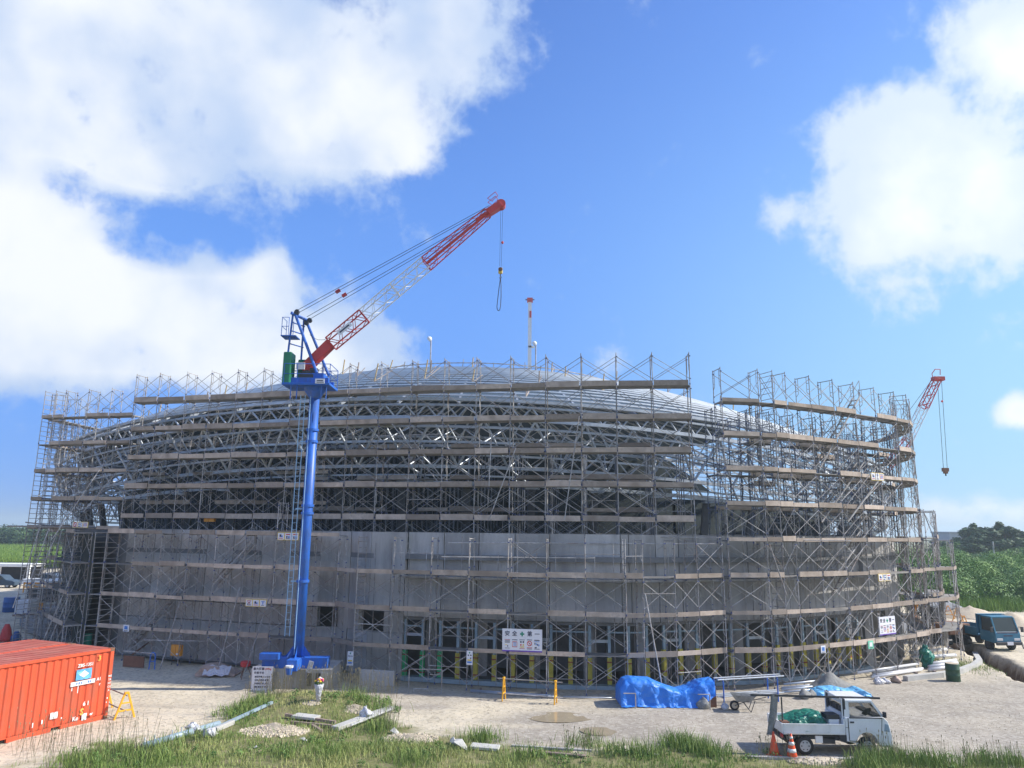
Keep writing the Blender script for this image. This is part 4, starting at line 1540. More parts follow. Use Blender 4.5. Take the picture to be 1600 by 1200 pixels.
# deeper rows inside the bowl, seen as a thicket of uprights in the shade
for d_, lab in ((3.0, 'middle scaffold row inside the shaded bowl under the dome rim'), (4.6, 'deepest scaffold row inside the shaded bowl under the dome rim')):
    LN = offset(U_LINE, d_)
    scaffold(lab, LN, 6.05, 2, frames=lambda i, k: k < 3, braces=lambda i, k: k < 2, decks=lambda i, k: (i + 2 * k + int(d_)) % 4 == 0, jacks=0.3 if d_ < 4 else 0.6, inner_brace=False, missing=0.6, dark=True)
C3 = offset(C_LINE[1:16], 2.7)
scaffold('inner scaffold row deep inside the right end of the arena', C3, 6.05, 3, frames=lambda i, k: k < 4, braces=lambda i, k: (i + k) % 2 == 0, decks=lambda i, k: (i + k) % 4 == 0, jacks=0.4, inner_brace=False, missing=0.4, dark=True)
# loose standards and ledgers on the wall side
for ln, rt, zt in ((A_LINE, sA, 7.0), (B_LINE, sB, 6.9), (C_LINE[:10], sC, 8.6)):
    for (p, t) in along(offset(ln, 1.12), 0.93, 0.4):
        rod(rt, 'standard', p + Vector((rnd.uniform(-.06, .06), 0, 0.0)), p + Vector((rnd.uniform(-.04, .04), 0, zt + rnd.uniform(-0.7, 0.3))), 0.018, 'galv', 5)
for ln, rt, z0_, n_ in ((U_LINE, sU, 6.1, 5), (B_LINE, sB, 0.03, 3)):
    for k in range(n_ + 1):
        for i in range(len(ln) - 1):
            if rnd.random() < 0.3:
                z = z0_ + PITCH * k + rnd.choice((0.95, 1.0, 0.5))
                nv2 = inward(ln)[i] * rnd.choice((-0.04, 0.95))
                rod(rt, 'ledger_tube', ln[i] + nv2 + Vector((0, 0, z)), ln[i + 1] + nv2 + Vector((0, 0, z + rnd.uniform(-.02, .02))), 0.018, 'galv', 5)
# loose vertical props and raking bars in the shaded storey
for (p, t) in along(offset(U_LINE, 2.2), 1.25, 0.2):
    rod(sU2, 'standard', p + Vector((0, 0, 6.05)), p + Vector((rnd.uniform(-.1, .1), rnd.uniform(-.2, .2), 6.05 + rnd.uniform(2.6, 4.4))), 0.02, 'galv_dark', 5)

# L: left end scaffold, bridged over an opening
sL = scaffold('left end scaffold bridging over the passage to the cane field', L_LINE, 0.0, 8,
              frames=lambda i, k: i < 2 or i == 5 or k >= 4, decks=lambda i, k: k >= 4, braces=lambda i, k: (k >= 4 or i == 0), jacks=0.25, ladders=(0, 1))
# right low scaffold at the corner
R_LINE = [Vector((X_at(1440, 43.6, 950), 43.6, 0)), Vector((X_at(1466, 44.3, 950), 44.3, 0)), Vector((X_at(1494, 45.3, 950), 45.3, 0)), Vector((X_at(1499, 47.0, 950), 47.0, 0)), Vector((X_at(1496, 48.9, 950), 48.9, 0))]
sR = scaffold('low three lift scaffold at the right corner next to the green scrub', R_LINE, 0.0, 3,
              frames=lambda i, k: k < 4, decks=lambda i, k: k <= 3, braces=lambda i, k: k < 4 and i != 1, jacks=0.1)
R2_LINE = [Vector((X_at(1446, 46.0, 830), 46.0, 0)), Vector((X_at(1462, 47.6, 830), 47.6, 0)), Vector((X_at(1464, 49.4, 830), 49.4, 0)), Vector((X_at(1460, 51.2, 830), 51.2, 0))]
sR2 = scaffold('narrow stepped scaffold behind the right corner one', R2_LINE, 0.0, 4,
               frames=lambda i, k: k < 5, decks=lambda i, k: k <= 4 and k % 2 == 0, braces=lambda i, k: True, jacks=0.2)
# side row running back along the left end
LS = [L_LINE[0] + Vector((-0.3, 1.2, 0)), L_LINE[0] + Vector((-0.3, 3.0, 0)), L_LINE[0] + Vector((-0.1, 4.8, 0)), L_LINE[0] + Vector((0.1, 6.6, 0))]
LSr = list(reversed(LS))
sLS = scaffold('left side scaffold row running back from the left tower', LSr, 0.0, 8, frames=lambda i, k: k > 3 or i in (0, 3), braces=lambda i, k: k > 3, decks=lambda i, k: k >= 4, jacks=0.25, inner_brace=False)

# dark sheet over the left end wall, standing in for its shade
b = MB().use('net')
pa, pb = Vector((X_at(103, 57, 850), 57, 0)), Vector((X_at(150, 44.0, 850), 44.0, 0))
nseg = 14
vs, fs = [], []
for j in range(9):
    for i in range(nseg + 1):
        p = pa.lerp(pb, i / nseg)
        vs.append((p.x + 0.06 * math.sin(i * 2.1 + j), p.y + 0.14 * math.sin(i * 1.7 + j * 0.6), 0.1 + 6.7 * j / 8))
for j in range(8):
    for i in range(nseg):
        o = j * (nseg + 1) + i
        fs.append((o, o + 1, o + nseg + 2, o + nseg + 1))
b.smooth = True
b.add(vs, fs)
tag(b.build('shade_sheet'), 'dark sheet added over the left end wall for its shade', 'shade_sheet')

# dense edge-on row on the outer side of the left tower
LD = [L_LINE[0] + Vector((-0.12 + 0.02 * k, 0.9 + 0.62 * k, 0)) for k in range(9)]
scaffold('dense narrow ladder row seen edge on at the outer side of the left tower', list(reversed(LD)), 0.0, 7, frames=lambda i, k: k < 8, braces=lambda i, k: False, decks=lambda i, k: False, jacks=0.25, ladders=tuple(range(9)))

E_LINE = [Vector((X_at(108, 51.5, 870), 51.5, 0)), Vector((X_at(116, 49.7, 870), 49.7, 0)), Vector((X_at(126, 47.9, 870), 47.9, 0)), Vector((X_at(138, 46.1, 870), 46.1, 0)), Vector((X_at(152, 44.4, 870), 44.4, 0))]
scaffold('dark scaffold against the left end wall under the bridge', offset(E_LINE, -1.3), 0.0, 4, frames=lambda i, k: k < 4, braces=lambda i, k: k < 4, decks=lambda i, k: True, jacks=0.03, ladders=(1, 3), missing=0.3)

scaffold('narrow ladder bay at the left corner of the concrete wall', line_from([139, 157], 925, [43.6, 43.3]), 0.0, 4, frames=lambda i, k: k < 4, jacks=0.03, ladders=(0, 1), missing=0.5)

# raking tubes: the ends lie on the scaffold face and on the ground in front of it
def rk(root, px0, py0, Y0, px1, py1, Y1, r=0.028):
    q = at(px1, py1, Y1)
    if q.z < 0.02:
        q.z = 0.02
    raker(root, at(px0, py0, Y0), q, r)
for (a_, b_, c_, d_) in ((390, 845, 332, 910), (398, 852, 338, 920), (287, 908, 190, 1015), (284, 926, 205, 1018)):
    stair_y0, stair_y1 = 40.4 + (400 - a_) * 0.013, 40.4 + (400 - c_) * 0.013
    rk(sA, a_, b_, stair_y0 + 0.25, c_, d_, stair_y1 + 0.25)
rk(sA, 375, 917, 40.0, 341, 1044, 38.6); rk(sA, 282, 938, 41.3, 250, 1046, 39.9); rk(sA, 425, 920, 39.4, 383, 1050, 38.0)
for (a_, b_, c_, d_) in ((157, 732, 82, 842), (185, 735, 130, 800), (104, 800, 60, 900), (78, 822, 48, 905), (64, 820, 20, 950), (118, 885, 68, 1000), (126, 890, 76, 1005), (96, 830, 80, 900), (133, 905, 84, 1010)):
    rk(sL, a_, b_, 45.3, c_, d_, 44.2)
rk(sU, 768, 680, 38.0, 764, 760, 38.0); rk(sU, 806, 700, 38.0, 764, 812, 38.0); rk(sU, 905, 650, 37.3, 882, 812, 37.3)
rk(sC, 1202, 850, 36.7, 1229, 930, 36.7); rk(sB, 1008, 928, 34.9, 1034, 1070, 34.2); rk(sU, 612, 662, 39.7, 690, 760, 39.2); rk(sU, 640, 682, 39.5, 692, 748, 39.1)
rk(sC, 1443, 800, 43.4, 1470, 868, 43.8)
# a crossed pole through the left tower
rod(sL, 'ledger_tube', at(12, 822, 45.9), at(150, 824, 45.2), 0.05, 'galv', 6)
rod(sL, 'ledger_tube', at(40, 816, 46.0), at(118, 826, 45.4), 0.04, 'galv', 6)
# long horizontal ledgers
for (px0, px1, py, Y, s_) in ((690, 930, 870, 36.2, sB), (700, 1120, 848, 36.6, sB), (860, 1130, 838, 37.2, sB), (1195, 1330, 843, 37.6, sC), (225, 330, 1000, 41.2, sA)):
    rod(s_, 'ledger_tube', at(px0, py, Y + 0.3), at(px1, py + 2, Y), 0.024, 'galv', 6)
# stairs in the right scaffold
for (x0, y0, x1, y1, Y0, Y1) in ((1290, 1062, 1360, 946, 38.8, 40.6), (1286, 926, 1356, 830, 38.8, 40.6), (1284, 816, 1350, 722, 38.8, 40.6), (1281, 732, 1344, 618, 38.8, 40.6), (1310, 930, 1348, 856, 39.2, 40.2), (1325, 815, 1372, 752, 39.2, 40.9)):
    p, q = at(x0, y0, Y0), at(x1, y1, Y1)
    p.z = max(p.z, 0.05)
    nn = inward([p, q])[0]
    stair(sC, p, q, nn * 0.6)
for (x0, y0, x1, y1, Y0, Y1) in ((332, 915, 392, 848, 41.3, 40.5), (196, 1016, 288, 912, 43.2, 41.7), (1092, 905, 1140, 940, 37.6, 37.8)):
    p, q = at(x0, y0, Y0), at(x1, y1, Y1)
    nn = inward([p, q])[0]
    stair(sA if x0 < 500 else (sU if x0 < 1000 else sB), p, q, nn * 0.5)

# ------------------------------------------------------------------ blue jib crane
CY = 36.2
base_c = gnd(461, 1072)
blk_w = at(523, 1060, CY).x - at(398, 1060, CY).x
blk_top = at(461, 1043, CY).z
blk = thing('concrete_block', 'big concrete block carrying the blue crane mast', 'foundation', (base_c.x, CY + 0.9, 0))
b = MB().use('concrete')
b.box((0, 0, blk_top / 2 - 0.05), (blk_w, 2.4, blk_top + 0.1))
b.build('block', blk, None, bevel=0.03)
b = MB().use('dark')
for x in (0.86, 1.25):
    b.box((x, -1.24, blk_top * 0.5), (0.2, 0.06, blk_top * 0.6))
b.build('recess', blk)
b = MB().use('stone_white')
b.box((1.55, -1.23, blk_top * 0.45), (0.3, 0.05, blk_top * 0.75))
b.build('face_plate', blk)

mast_b = at(467, 1030, CY)
mast_t = at(492, 612, CY)
cr = thing('jib_crane', 'slim blue mast crane with a red and white lattice boom', 'crane', (mast_b.x, CY, 0))
def cpart(b, name, **k):
    return b.build(name, cr, None, world=True, **k)
mx = (mast_b.x + mast_t.x) / 2 - 0.02
def cp(px, py, dy=0.0):
    p = at(px, py, CY)
    return Vector((p.x, CY + dy, p.z))
zt = mast_t.z
b = MB().use('crane_blue')
z0 = blk_top
b.bar((mx - 1.6, CY, z0 + 0.25), (mx + 1.45, CY, z0 + 0.25), 0.5, 0.5)
b.bar((mx, CY - 1.0, z0 + 0.25), (mx, CY + 1.2, z0 + 0.25), 0.5, 0.5)
b.box((mx - 1.2, CY - 0.3, z0 + 0.55), (0.9, 0.5, 0.3))
cpart(b, 'base_frame', bevel=0.03)
b = MB().use('crane_blue'); b.smooth = True
b.tube((mx, CY, z0 + 0.3), (mx, CY, zt), 0.245, 24)
cpart(b, 'mast')
for py in (908, 802, 790, 690, 672):
    z = at(478, py, CY).z
    b = MB().use('crane_blue')
    b.lathe([(0.3, z - 0.06), (0.3, z + 0.06)], 20, (mx, CY, 0))
    cpart(b, 'flange')
# gusset plates round the mast foot
b = MB().use('crane_blue')
for k in range(8):
    a = 2 * PI * k / 8
    b.add([(mx + 0.24 * math.cos(a), CY + 0.24 * math.sin(a), z0 + 1.0), (mx + 0.24 * math.cos(a), CY + 0.24 * math.sin(a), z0 + 0.5), (mx + 0.6 * math.cos(a), CY + 0.6 * math.sin(a), z0 + 0.5)], [(0, 1, 2)])
cpart(b, 'gusset')
# ladder beside the mast
b = MB().use('light_blue')
lx = mx - 0.55
for s in (-0.11, 0.11):
    b.tube((lx + s, CY - 0.1, z0 + 1.4), (lx + s, CY - 0.1, zt - 0.2), 0.022, 5)
z = z0 + 1.5
while z < zt - 0.3:
    b.tube((lx - 0.11, CY - 0.1, z), (lx + 0.11, CY - 0.1, z), 0.012, 4)
    z += 0.32
for py in (908, 795, 690):
    z = at(478, py, CY).z
    b.bar((lx, CY - 0.1, z), (mx - 0.2, CY, z), 0.04, 0.06)
cpart(b, 'ladder')
b = MB().use('light_blue')
b.tube((mx - 0.12, CY - 0.26, z0 + 0.6), (mx - 0.12, CY - 0.26, zt), 0.022, 5)
cpart(b, 'conduit')
# bucket hung at the foot
b = MB().use('crane_blue'); b.lathe([(0.12, 0), (0.17, 0.34)], 14, (mx - 0.05, CY - 1.15, z0 - 0.1)); cpart(b, 'bucket')
b = MB().use('white'); b.lathe([(0.175, 0.3), (0.18, 0.38)], 14, (mx - 0.05, CY - 1.15, z0 - 0.1)); cpart(b, 'bucket_rim')
b = MB().use('tarp_white'); b.box((mx + 0.85, CY - 1.05, z0 + 0.22), (0.22, 0.03, 0.5), Matrix.Rotation(0.25, 3, 'Y')); cpart(b, 'hanging_sheet')
# slewing platform and machinery
pl, pr = cp(446, 600), cp(513, 612)
zp = (pl.z + pr.z) / 2 + 0.05
b = MB().use('crane_blue'); b.smooth = False
b.lathe([(0.26, zt - 0.35), (0.5, zt), (0.55, zp - 0.05)], 20, (mx, CY, 0))
cpart(b, 'slewing_ring')
b = MB().use('crane_blue')
b.box((mx - 0.25, CY, zp), (2.35, 1.7, 0.12))
b.box((mx - 0.2, CY - 0.55, zp + 0.2), (2.0, 0.12, 0.3)); b.box((mx - 0.2, CY + 0.55, zp + 0.2), (2.0, 0.12, 0.3))
b.box((mx + 0.15, CY, zp + 0.35), (0.7, 0.9, 0.55))
cpart(b, 'platform', bevel=0.015)
b = MB().use('dark')
b.tube((mx - 0.35, CY - 0.45, zp + 0.4), (mx - 0.35, CY + 0.45, zp + 0.4), 0.26, 12)
b.tube((mx - 0.35, CY - 0.48, zp + 0.4), (mx - 0.35, CY - 0.42, zp + 0.4), 0.36, 14)
b.box((mx - 0.05, CY - 0.2, zp + 0.75), (0.35, 0.35, 0.3))
cpart(b, 'winch')
b = MB().use('crane_green')
g0, g1 = cp(447, 600), cp(463, 555)
b.box(((g0.x + g1.x) / 2, CY - 0.4, (zp + g1.z) / 2), (g1.x - g0.x, 0.75, g1.z - zp))
b.box(((g0.x + g1.x) / 2 + 0.5, CY + 0.42, (zp + g1.z) / 2 - 0.1), (g1.x - g0.x, 0.75, g1.z - zp - 0.2))
cpart(b, 'counterweight', bevel=0.06)
b = MB().use('crane_white')
b.box((cp(475, 576).x, CY - 0.62, cp(475, 576).z), (0.42, 0.06, 0.34))
cpart(b, 'control_box')
sgn = MB().use('sign_white')
c = cp(507, 601, -0.9)
sgn.box(c, (0.46, 0.03, 0.24))
sg = cpart(sgn, 'nameplate')
link('lettering', text_mesh('CRANE', 0.12, 'ink'), sg, Matrix.Translation(c + Vector((0, -0.02, 0))  - Vector((0, 0, 0))) @ UPRIGHT) if False else None
b = MB().use('ink'); b.box(c + Vector((0, -0.018, 0.02)), (0.3, 0.006, 0.05)); b.box(c + Vector((0.02, -0.018, -0.06)), (0.34, 0.006, 0.03)); ob = cpart(b, 'lettering')
# platform railing
b = MB().use('crane_blue')
for x in (-1.35, -0.7, 0.55, 0.9):
    for y in (-0.82, 0.82):
        b.tube((mx + x, CY + y, zp), (mx + x, CY + y, zp + 1.0), 0.02, 5)
for y in (-0.82, 0.82):
    for dz in (0.5, 1.0):
        b.tube((mx - 1.35, CY + y, zp + dz), (mx + 0.9, CY + y, zp + dz), 0.018, 5)
for dz in (0.5, 1.0):
    b.tube((mx + 0.9, CY - 0.82, zp + dz), (mx + 0.9, CY + 0.82, zp + dz), 0.018, 5)
    b.tube((mx - 1.35, CY - 0.82, zp + dz), (mx - 1.35, CY + 0.82, zp + dz), 0.018, 5)
for x in (-1.0, -0.7, 0.5, 0.75):
    b.tube((mx + x, CY - 0.7, zp - 0.75), (mx + x, CY - 0.7, zp), 0.03, 5)
cpart(b, 'railing')
# A-frame
top1, top2 = cp(461, 493, -0.35), cp(475, 497, 0.35)
for nm, p, q, r in (('frame_leg', cp(498, 585, -0.4), top1 + Vector((0.1, 0, 0)), 0.075), ('frame_leg', cp(511, 585, 0.4), top2, 0.07),
                    ('frame_leg', cp(453, 560, -0.4), top1, 0.05), ('frame_leg', cp(467, 560, 0.4), top2 + Vector((-0.1, 0, 0)), 0.05)):
    rod(cr, nm, p, q, r, 'crane_blue', 8)
for py in (540, 520, 507):
    p, q = cp(454.5 + (560 - py) * 0.1, py, -0.4), cp(469 + (560 - py) * 0.07, py, 0.4)
    rod(cr, 'frame_tie', p, q, 0.03, 'crane_blue', 6)
rod(cr, 'frame_tie', top1 + Vector((-0.05, -0.1, 0)), top2 + Vector((0.1, 0.1, 0)), 0.09, 'crane_blue', 8)
b = MB().use('dark')
for p in (top1 + Vector((0.18, 0, 0.05)), top2 + Vector((0.2, 0, -0.02)), cp(477, 503, 0.2), cp(466, 489, -0.2)):
    b.tube(p + Vector((0, -0.08, 0)), p + Vector((0, 0.08, 0)), 0.12, 12)
cpart(b, 'sheave')
b = MB().use('crane_blue')   # service platform behind the A-frame
q0 = cp(447, 528)
b.box((q0.x + 0.25, CY - 0.1, q0.z), (0.75, 0.8, 0.05))
for x in (-0.1, 0.25):
    for y in (-0.48, 0.28):
        b.tube((q0.x + x, CY + y, q0.z), (q0.x + x, CY + y, q0.z + 0.95), 0.017, 5)
for dz in (0.48, 0.95):
    b.tube((q0.x - 0.1, CY - 0.48, q0.z + dz), (q0.x + 0.25, CY - 0.48, q0.z + dz), 0.015, 5)
    b.tube((q0.x - 0.1, CY - 0.48, q0.z + dz), (q0.x - 0.1, CY + 0.28, q0.z + dz), 0.015, 5)
cpart(b, 'service_platform')

def lattice_frame(parent, P, Q, s0, s1, m, bays, name, depth=None, chord=0.028, brace_r=0.015, Yw=None):
    """square lattice between two axis points; s = side at each end"""
    P, Q = Vector(P), Vector(Q)
    d = (Q - P).normalized()
    wv = Vector((0, 1, 0))
    hv = d.cross(wv).normalized()
    if hv.z < 0:
        hv = -hv
    b = MB().use(m)
    def cn(e, s, i):
        a, c = ((1, 1), (1, -1), (-1, -1), (-1, 1))[i]
        return e + hv * (a * s / 2) + wv * (c * s / 2)
    for i in range(4):
        b.tube(cn(P, s0, i), cn(Q, s1, i), chord, 6)
    for e, s in ((P, s0), (Q, s1)):
        for i in range(4):
            b.tube(cn(e, s, i), cn(e, s, (i + 1) % 4), chord * 0.9, 6)
    for k in range(bays):
        t0, t1 = k / bays, (k + 1) / bays
        e0, e1, em = P.lerp(Q, t0), P.lerp(Q, t1), P.lerp(Q, (t0 + t1) / 2)
        a0, a1, am = s0 + (s1 - s0) * t0, s0 + (s1 - s0) * t1, s0 + (s1 - s0) * (t0 + t1) / 2
        for i in range(4):
            j = (i + 1) % 4
            if (k % 2 == 0) != (i >= 2):
                b.tube(cn(e0, a0, i), cn(e1, a1, j), brace_r, 5)
            else:
                b.tube(cn(e0, a0, j), cn(e1, a1, i), brace_r, 5)
    return b.build(name, parent, None, world=True)

F0, F1 = cp(474, 579), cp(517, 537)
E1, E2, TIP0, TIP1 = cp(569, 494), cp(666, 412), cp(762, 333), cp(783, 320)
# boom foot: box section
b = MB().use('crane_red')
b.bar(F0, F1, 0.5, 0.46, (0, 1, 0))
cpart(b, 'boom_foot', bevel=0.03)
lattice_frame(cr, F1, E1, 0.62, 0.64, 'crane_red', 5, 'boom_section', chord=0.036, brace_r=0.02)
lattice_frame(cr, E1, cp(617, 453), 0.64, 0.64, 'crane_white', 5, 'boom_section')
lattice_frame(cr, cp(617, 453), E2, 0.64, 0.64, 'crane_white', 5, 'boom_section')
lattice_frame(cr, E2, TIP0, 0.64, 0.42, 'crane_red', 9, 'boom_section', chord=0.03, brace_r=0.016)
b = MB().use('crane_red')
b.bar(TIP0, TIP1, 0.34, 0.5, (0, 1, 0)); b.bar(TIP0 + Vector((-.6, 0, -.42)), TIP1, 0.12, 0.3, (0, 1, 0))
cpart(b, 'boom_head', bevel=0.02)
b = MB().use('crane_red')
b.tube(TIP1 + Vector((0, -0.2, 0)), TIP1 + Vector((0, 0.2, 0)), 0.24, 14)
cpart(b, 'head_sheave')
rod(cr, 'service_pipe', E2, TIP0, 0.075, 'crane_red', 6)
b = MB().use('crane_red')
for y in (-0.25, 0.25):
    b.path([cp(770, 318, y), cp(762, 313, y), cp(774, 303, y), cp(778, 309, y), cp(769, 317, y)], 0.016, 5)
cpart(b, 'head_guard')
nb = cp(541, 517, -0.42)
b = MB().use('sign_white'); d = (E1 - F1).normalized()
b.bar(nb - d * 0.42, nb + d * 0.42, 0.02, 0.24, (0, 0, 1))
npb = cpart(b, 'boom_plate')
b = MB().use('ink')
b.bar(nb - d * 0.3 + Vector((0, -0.015, 0)), nb + d * 0.3 + Vector((0, -0.015, 0)), 0.008, 0.07, (0, 0, 1))
cpart(b, 'lettering')
# ropes
for (a_, c_, y) in (((466, 488), (765, 325), -0.3), ((468, 490), (764, 327), -0.15), ((478, 494), (763, 331), 0.15), ((480, 497), (762, 333), 0.3)):
    rod(cr, 'hoist_rope', cp(a_[0], a_[1], y), cp(c_[0], c_[1], y), 0.014, 'rope', 5)
b = MB().use('crane_red')
for (px, py) in ((528, 455), (538, 461)):
    b.box(cp(px, py, 0.0), (0.26, 0.16, 0.13), Matrix.Rotation(-0.6, 3, 'Y'))
cpart(b, 'rope_socket')
b = MB().use('rope')
b.path([cp(484, 523), cp(490, 528), cp(497, 531), cp(506, 531), cp(516, 526)], 0.012, 4)
cpart(b, 'slack_cable')
for dx in (-1.5, 1.5):
    rod(cr, 'hook_rope', cp(784 + dx, 326), cp(782 + dx * 0.8, 416), 0.010, 'rope', 4)
b = MB().use('crane_red'); b.lathe([(0.02, -0.08), (0.07, -0.03), (0.07, 0.03), (0.02, 0.08)], 10, cp(785, 379)); cpart(b, 'limit_weight')
hb = cp(782, 423)
b = MB().use('ink_yellow'); b.box(hb, (0.22, 0.16, 0.34)); cpart(b, 'hook_block', bevel=0.05)
b = MB().use('rust'); b.tube(hb + Vector((0, -0.1, 0.05)), hb + Vector((0, 0.1, 0.05)), 0.11, 12); cpart(b, 'block_sheave')
b = MB().use('dark'); b.tube(hb + Vector((0, 0, -0.15)), hb + Vector((0, 0, -0.3)), 0.03, 6); b.path([hb + Vector((0, 0, -0.3)), hb + Vector((0.05, 0, -0.36)), hb + Vector((0, 0, -0.42)), hb + Vector((-0.05, 0, -0.37))], 0.025, 6); cpart(b, 'hook')
b = MB().use('dark')
pts = [hb + Vector(v) for v in ((0.0, 0, -0.4), (-0.06, 0, -0.9), (-0.12, 0, -1.5), (-0.16, 0, -1.95), (-0.13, 0, -2.1), (-0.07, 0, -2.16), (-0.01, 0, -2.1), (0.03, 0, -1.9), (0.05, 0, -1.4), (0.04, 0, -0.8), (0.01, 0, -0.4))]
b.path(pts, 0.02, 5)
tag(b.build('lifting_sling'), 'dark looped sling hanging from the hook of the blue crane', 'sling')

# ------------------------------------------------------------------ cranes beyond the dome
c2 = thing('lattice_boom_crane', 'far crane whose red and white lattice boom leans past the right scaffold', 'crane', (at(1330, 800, 75).x, 75, 0))
def c2p(px, py):
    p = at(px, py, 75)
    return Vector((p.x, 75, p.z))
H0, H1, H2, H3, H4 = c2p(1330, 800), c2p(1418, 688), c2p(1432, 664), c2p(1443, 636), c2p(1464, 592)
H4b = c2p(1466, 590)
lattice_frame(c2, H0, H1, 0.75, 0.75, 'crane_red', 10, 'boom_section', chord=0.05, brace_r=0.03)
lattice_frame(c2, H1, H3, 0.75, 0.75, 'crane_white', 5, 'boom_section', chord=0.045, brace_r=0.028)
lattice_frame(c2, H3, H4, 0.75, 0.65, 'crane_red', 6, 'boom_section', chord=0.05, brace_r=0.032)
b = MB().use('crane_red'); b.box(H4 + Vector((0.1, 0, 0)), (1.1, 0.7, 0.4)); b.build('boom_head', c2, None, world=True)
b = MB().use('crane_red'); b.path([c2p(1458, 592), c2p(1456, 584), c2p(1461, 577), c2p(1469, 577), c2p(1469, 586)], 0.04, 5); b.build('head_guard', c2, None, world=True)
b = MB().use('concrete_dark'); b.tube((H0.x - 0.5, 75, 0), (H0.x - 0.5, 75, H0.z), 0.5, 16); b.build('mast', c2, None, world=True)
b = MB().use('concrete_dark'); b.box((H0.x - 1, 75, H0.z), (4, 2.5, 0.8)); b.build('platform', c2, None, world=True)
for (a_, c_) in (((1465, 598), (1474, 731)), ((1471, 594), (1480, 731)), ((1460, 588), (1400, 670))):
    rod(c2, 'hoist_rope', c2p(*a_), c2p(*c_), 0.022, 'rope', 4)
b = MB().use('ink_red'); b.lathe([(0.03, -0.12), (0.14, 0), (0.03, 0.12)], 8, c2p(1472, 627)); b.build('limit_weight', c2, None, world=True)
h = c2p(1477, 734)
b = MB().use('rust'); b.box(h, (0.6, 0.3, 0.36)); b.box(h + Vector((0, 0, -0.26)), (0.38, 0.26, 0.26)); b.build('hook_block', c2, None, world=True)
b = MB().use('dark'); b.tube(h + Vector((0, 0, -0.3)), h + Vector((0, 0, -0.62)), 0.07, 6); b.build('hook', c2, None, world=True)

c3 = thing('telescopic_crane', 'far crane seen end on as a thin white pole with red tip above the dome', 'crane', (at(827, 580, 126).x, 126, 0))
p0, p1 = at(827, 640, 126), at(828, 470, 126)
b = MB().use('crane_white'); b.bar((p0.x, 126, 0), (p1.x, 126, p1.z), 0.62, 0.5); b.build('boom', c3, None, world=True)
b = MB().use('crane_red'); b.box(p1 + Vector((0, 0, 0.1)), (1.0, 0.6, 0.8)); b.box(p1 + Vector((0.1, -0.3, -2.6)), (0.35, 0.2, 1.2)); b.build('boom_head', c3, None, world=True)
b = MB().use('dark'); b.box(p1 + Vector((0, 0, 0.2)), (1.6, 0.2, 0.16)); b.build('sheave', c3, None, world=True)
b = MB().use('crane_white'); b.box((p0.x + 0.3, 126, at(827, 542, 126).z), (1.1, 0.5, 0.3)); b.build('collar', c3, None, world=True)
b = MB().use('ink_yellow'); b.box((p0.x, 126, 1.6), (3, 7, 2.2)); b.build('carrier', c3, None, world=True)

# floodlights on thin poles above the dome
def flood(px, top, foot, Y, side, label):
    p, q = at(px, top, Y), at(px, foot, Y)
    t = thing('floodlight', label, 'lamp', (q.x, Y, q.z - 1.5), 0, 'floodlights above the dome')
    h_ = p.z - q.z + 1.5
    MB().use('galv').tube((0, 0, 0), (0, 0, h_), 0.06, 6).build('pole', t)
    b = MB().use('white'); b.smooth = True
    b.lathe([(0.03, -0.16), (0.2, -0.14), (0.24, 0.0), (0.16, 0.16), (0.05, 0.2)], 12, (side * 0.12, -0.1, h_), Matrix.Rotation(-1.0 * side, 3, 'Y'))
    b.build('lamp_head', t)
flood(672, 530, 578, 62, -1, 'white floodlight on a thin pole above the dome left of the white crane')
flood(837, 537, 575, 66, -1, 'smaller floodlight on a thin pole just right of the white crane')

# ------------------------------------------------------------------ boards and signs on the scaffolds
def frame_of(line, px, py, front=0.12):
    """a spot on the outer face of a scaffold: position, tangent"""
    best = None
    for p, q in zip(line[:-1], line[1:]):
        t = (q - p).normalized()
        nn = Vector((-t.y, t.x, 0))
        d = ray(px, py)
        den = d.dot(nn)
        s = (p - CAM).dot(nn) / den
        w = CAM + d * s
        u = (w - p).dot(t)
        L = (q - p).length
        over = max(0, -u, u - L)
        if s > 0 and (best is None or over < best[0]):
            best = (over, w - nn * front, t, nn)
    return best[1], best[2], best[3]

def sign(name, label, cat, line, px, py, wpx, hpx, m='sign_white', group=None, front=0.12, rim=None):
    c, t, nn = frame_of(line, px, py, front)
    dist = (c - CAM).dot(_f)
    cosang = abs(t.x) * 0.999
    w = wpx * dist / FPX / max(0.5, cosang)
    h = hpx * dist / FPX
    o = thing(name, label, cat, (c.x, c.y, c.z), math.atan2(t.y, t.x), group)
    b = MB().use(m)
    b.box((0, 0, 0), (w, 0.03, h))
    b.build('board', o)
    if rim:
        b = MB().use(rim)
        b.box((0, -0.017, -h / 2 + h * 0.03), (w * 0.998, 0.006, h * 0.06))
        b.build('edge_band', o)
    return o, w, h

def put_text(o, s, x, z, size, m='ink', bold=0.0):
    return link('lettering', text_mesh(s, size, m, bold=bold), o, Matrix.Translation((x, -0.021, z)) @ UPRIGHT)

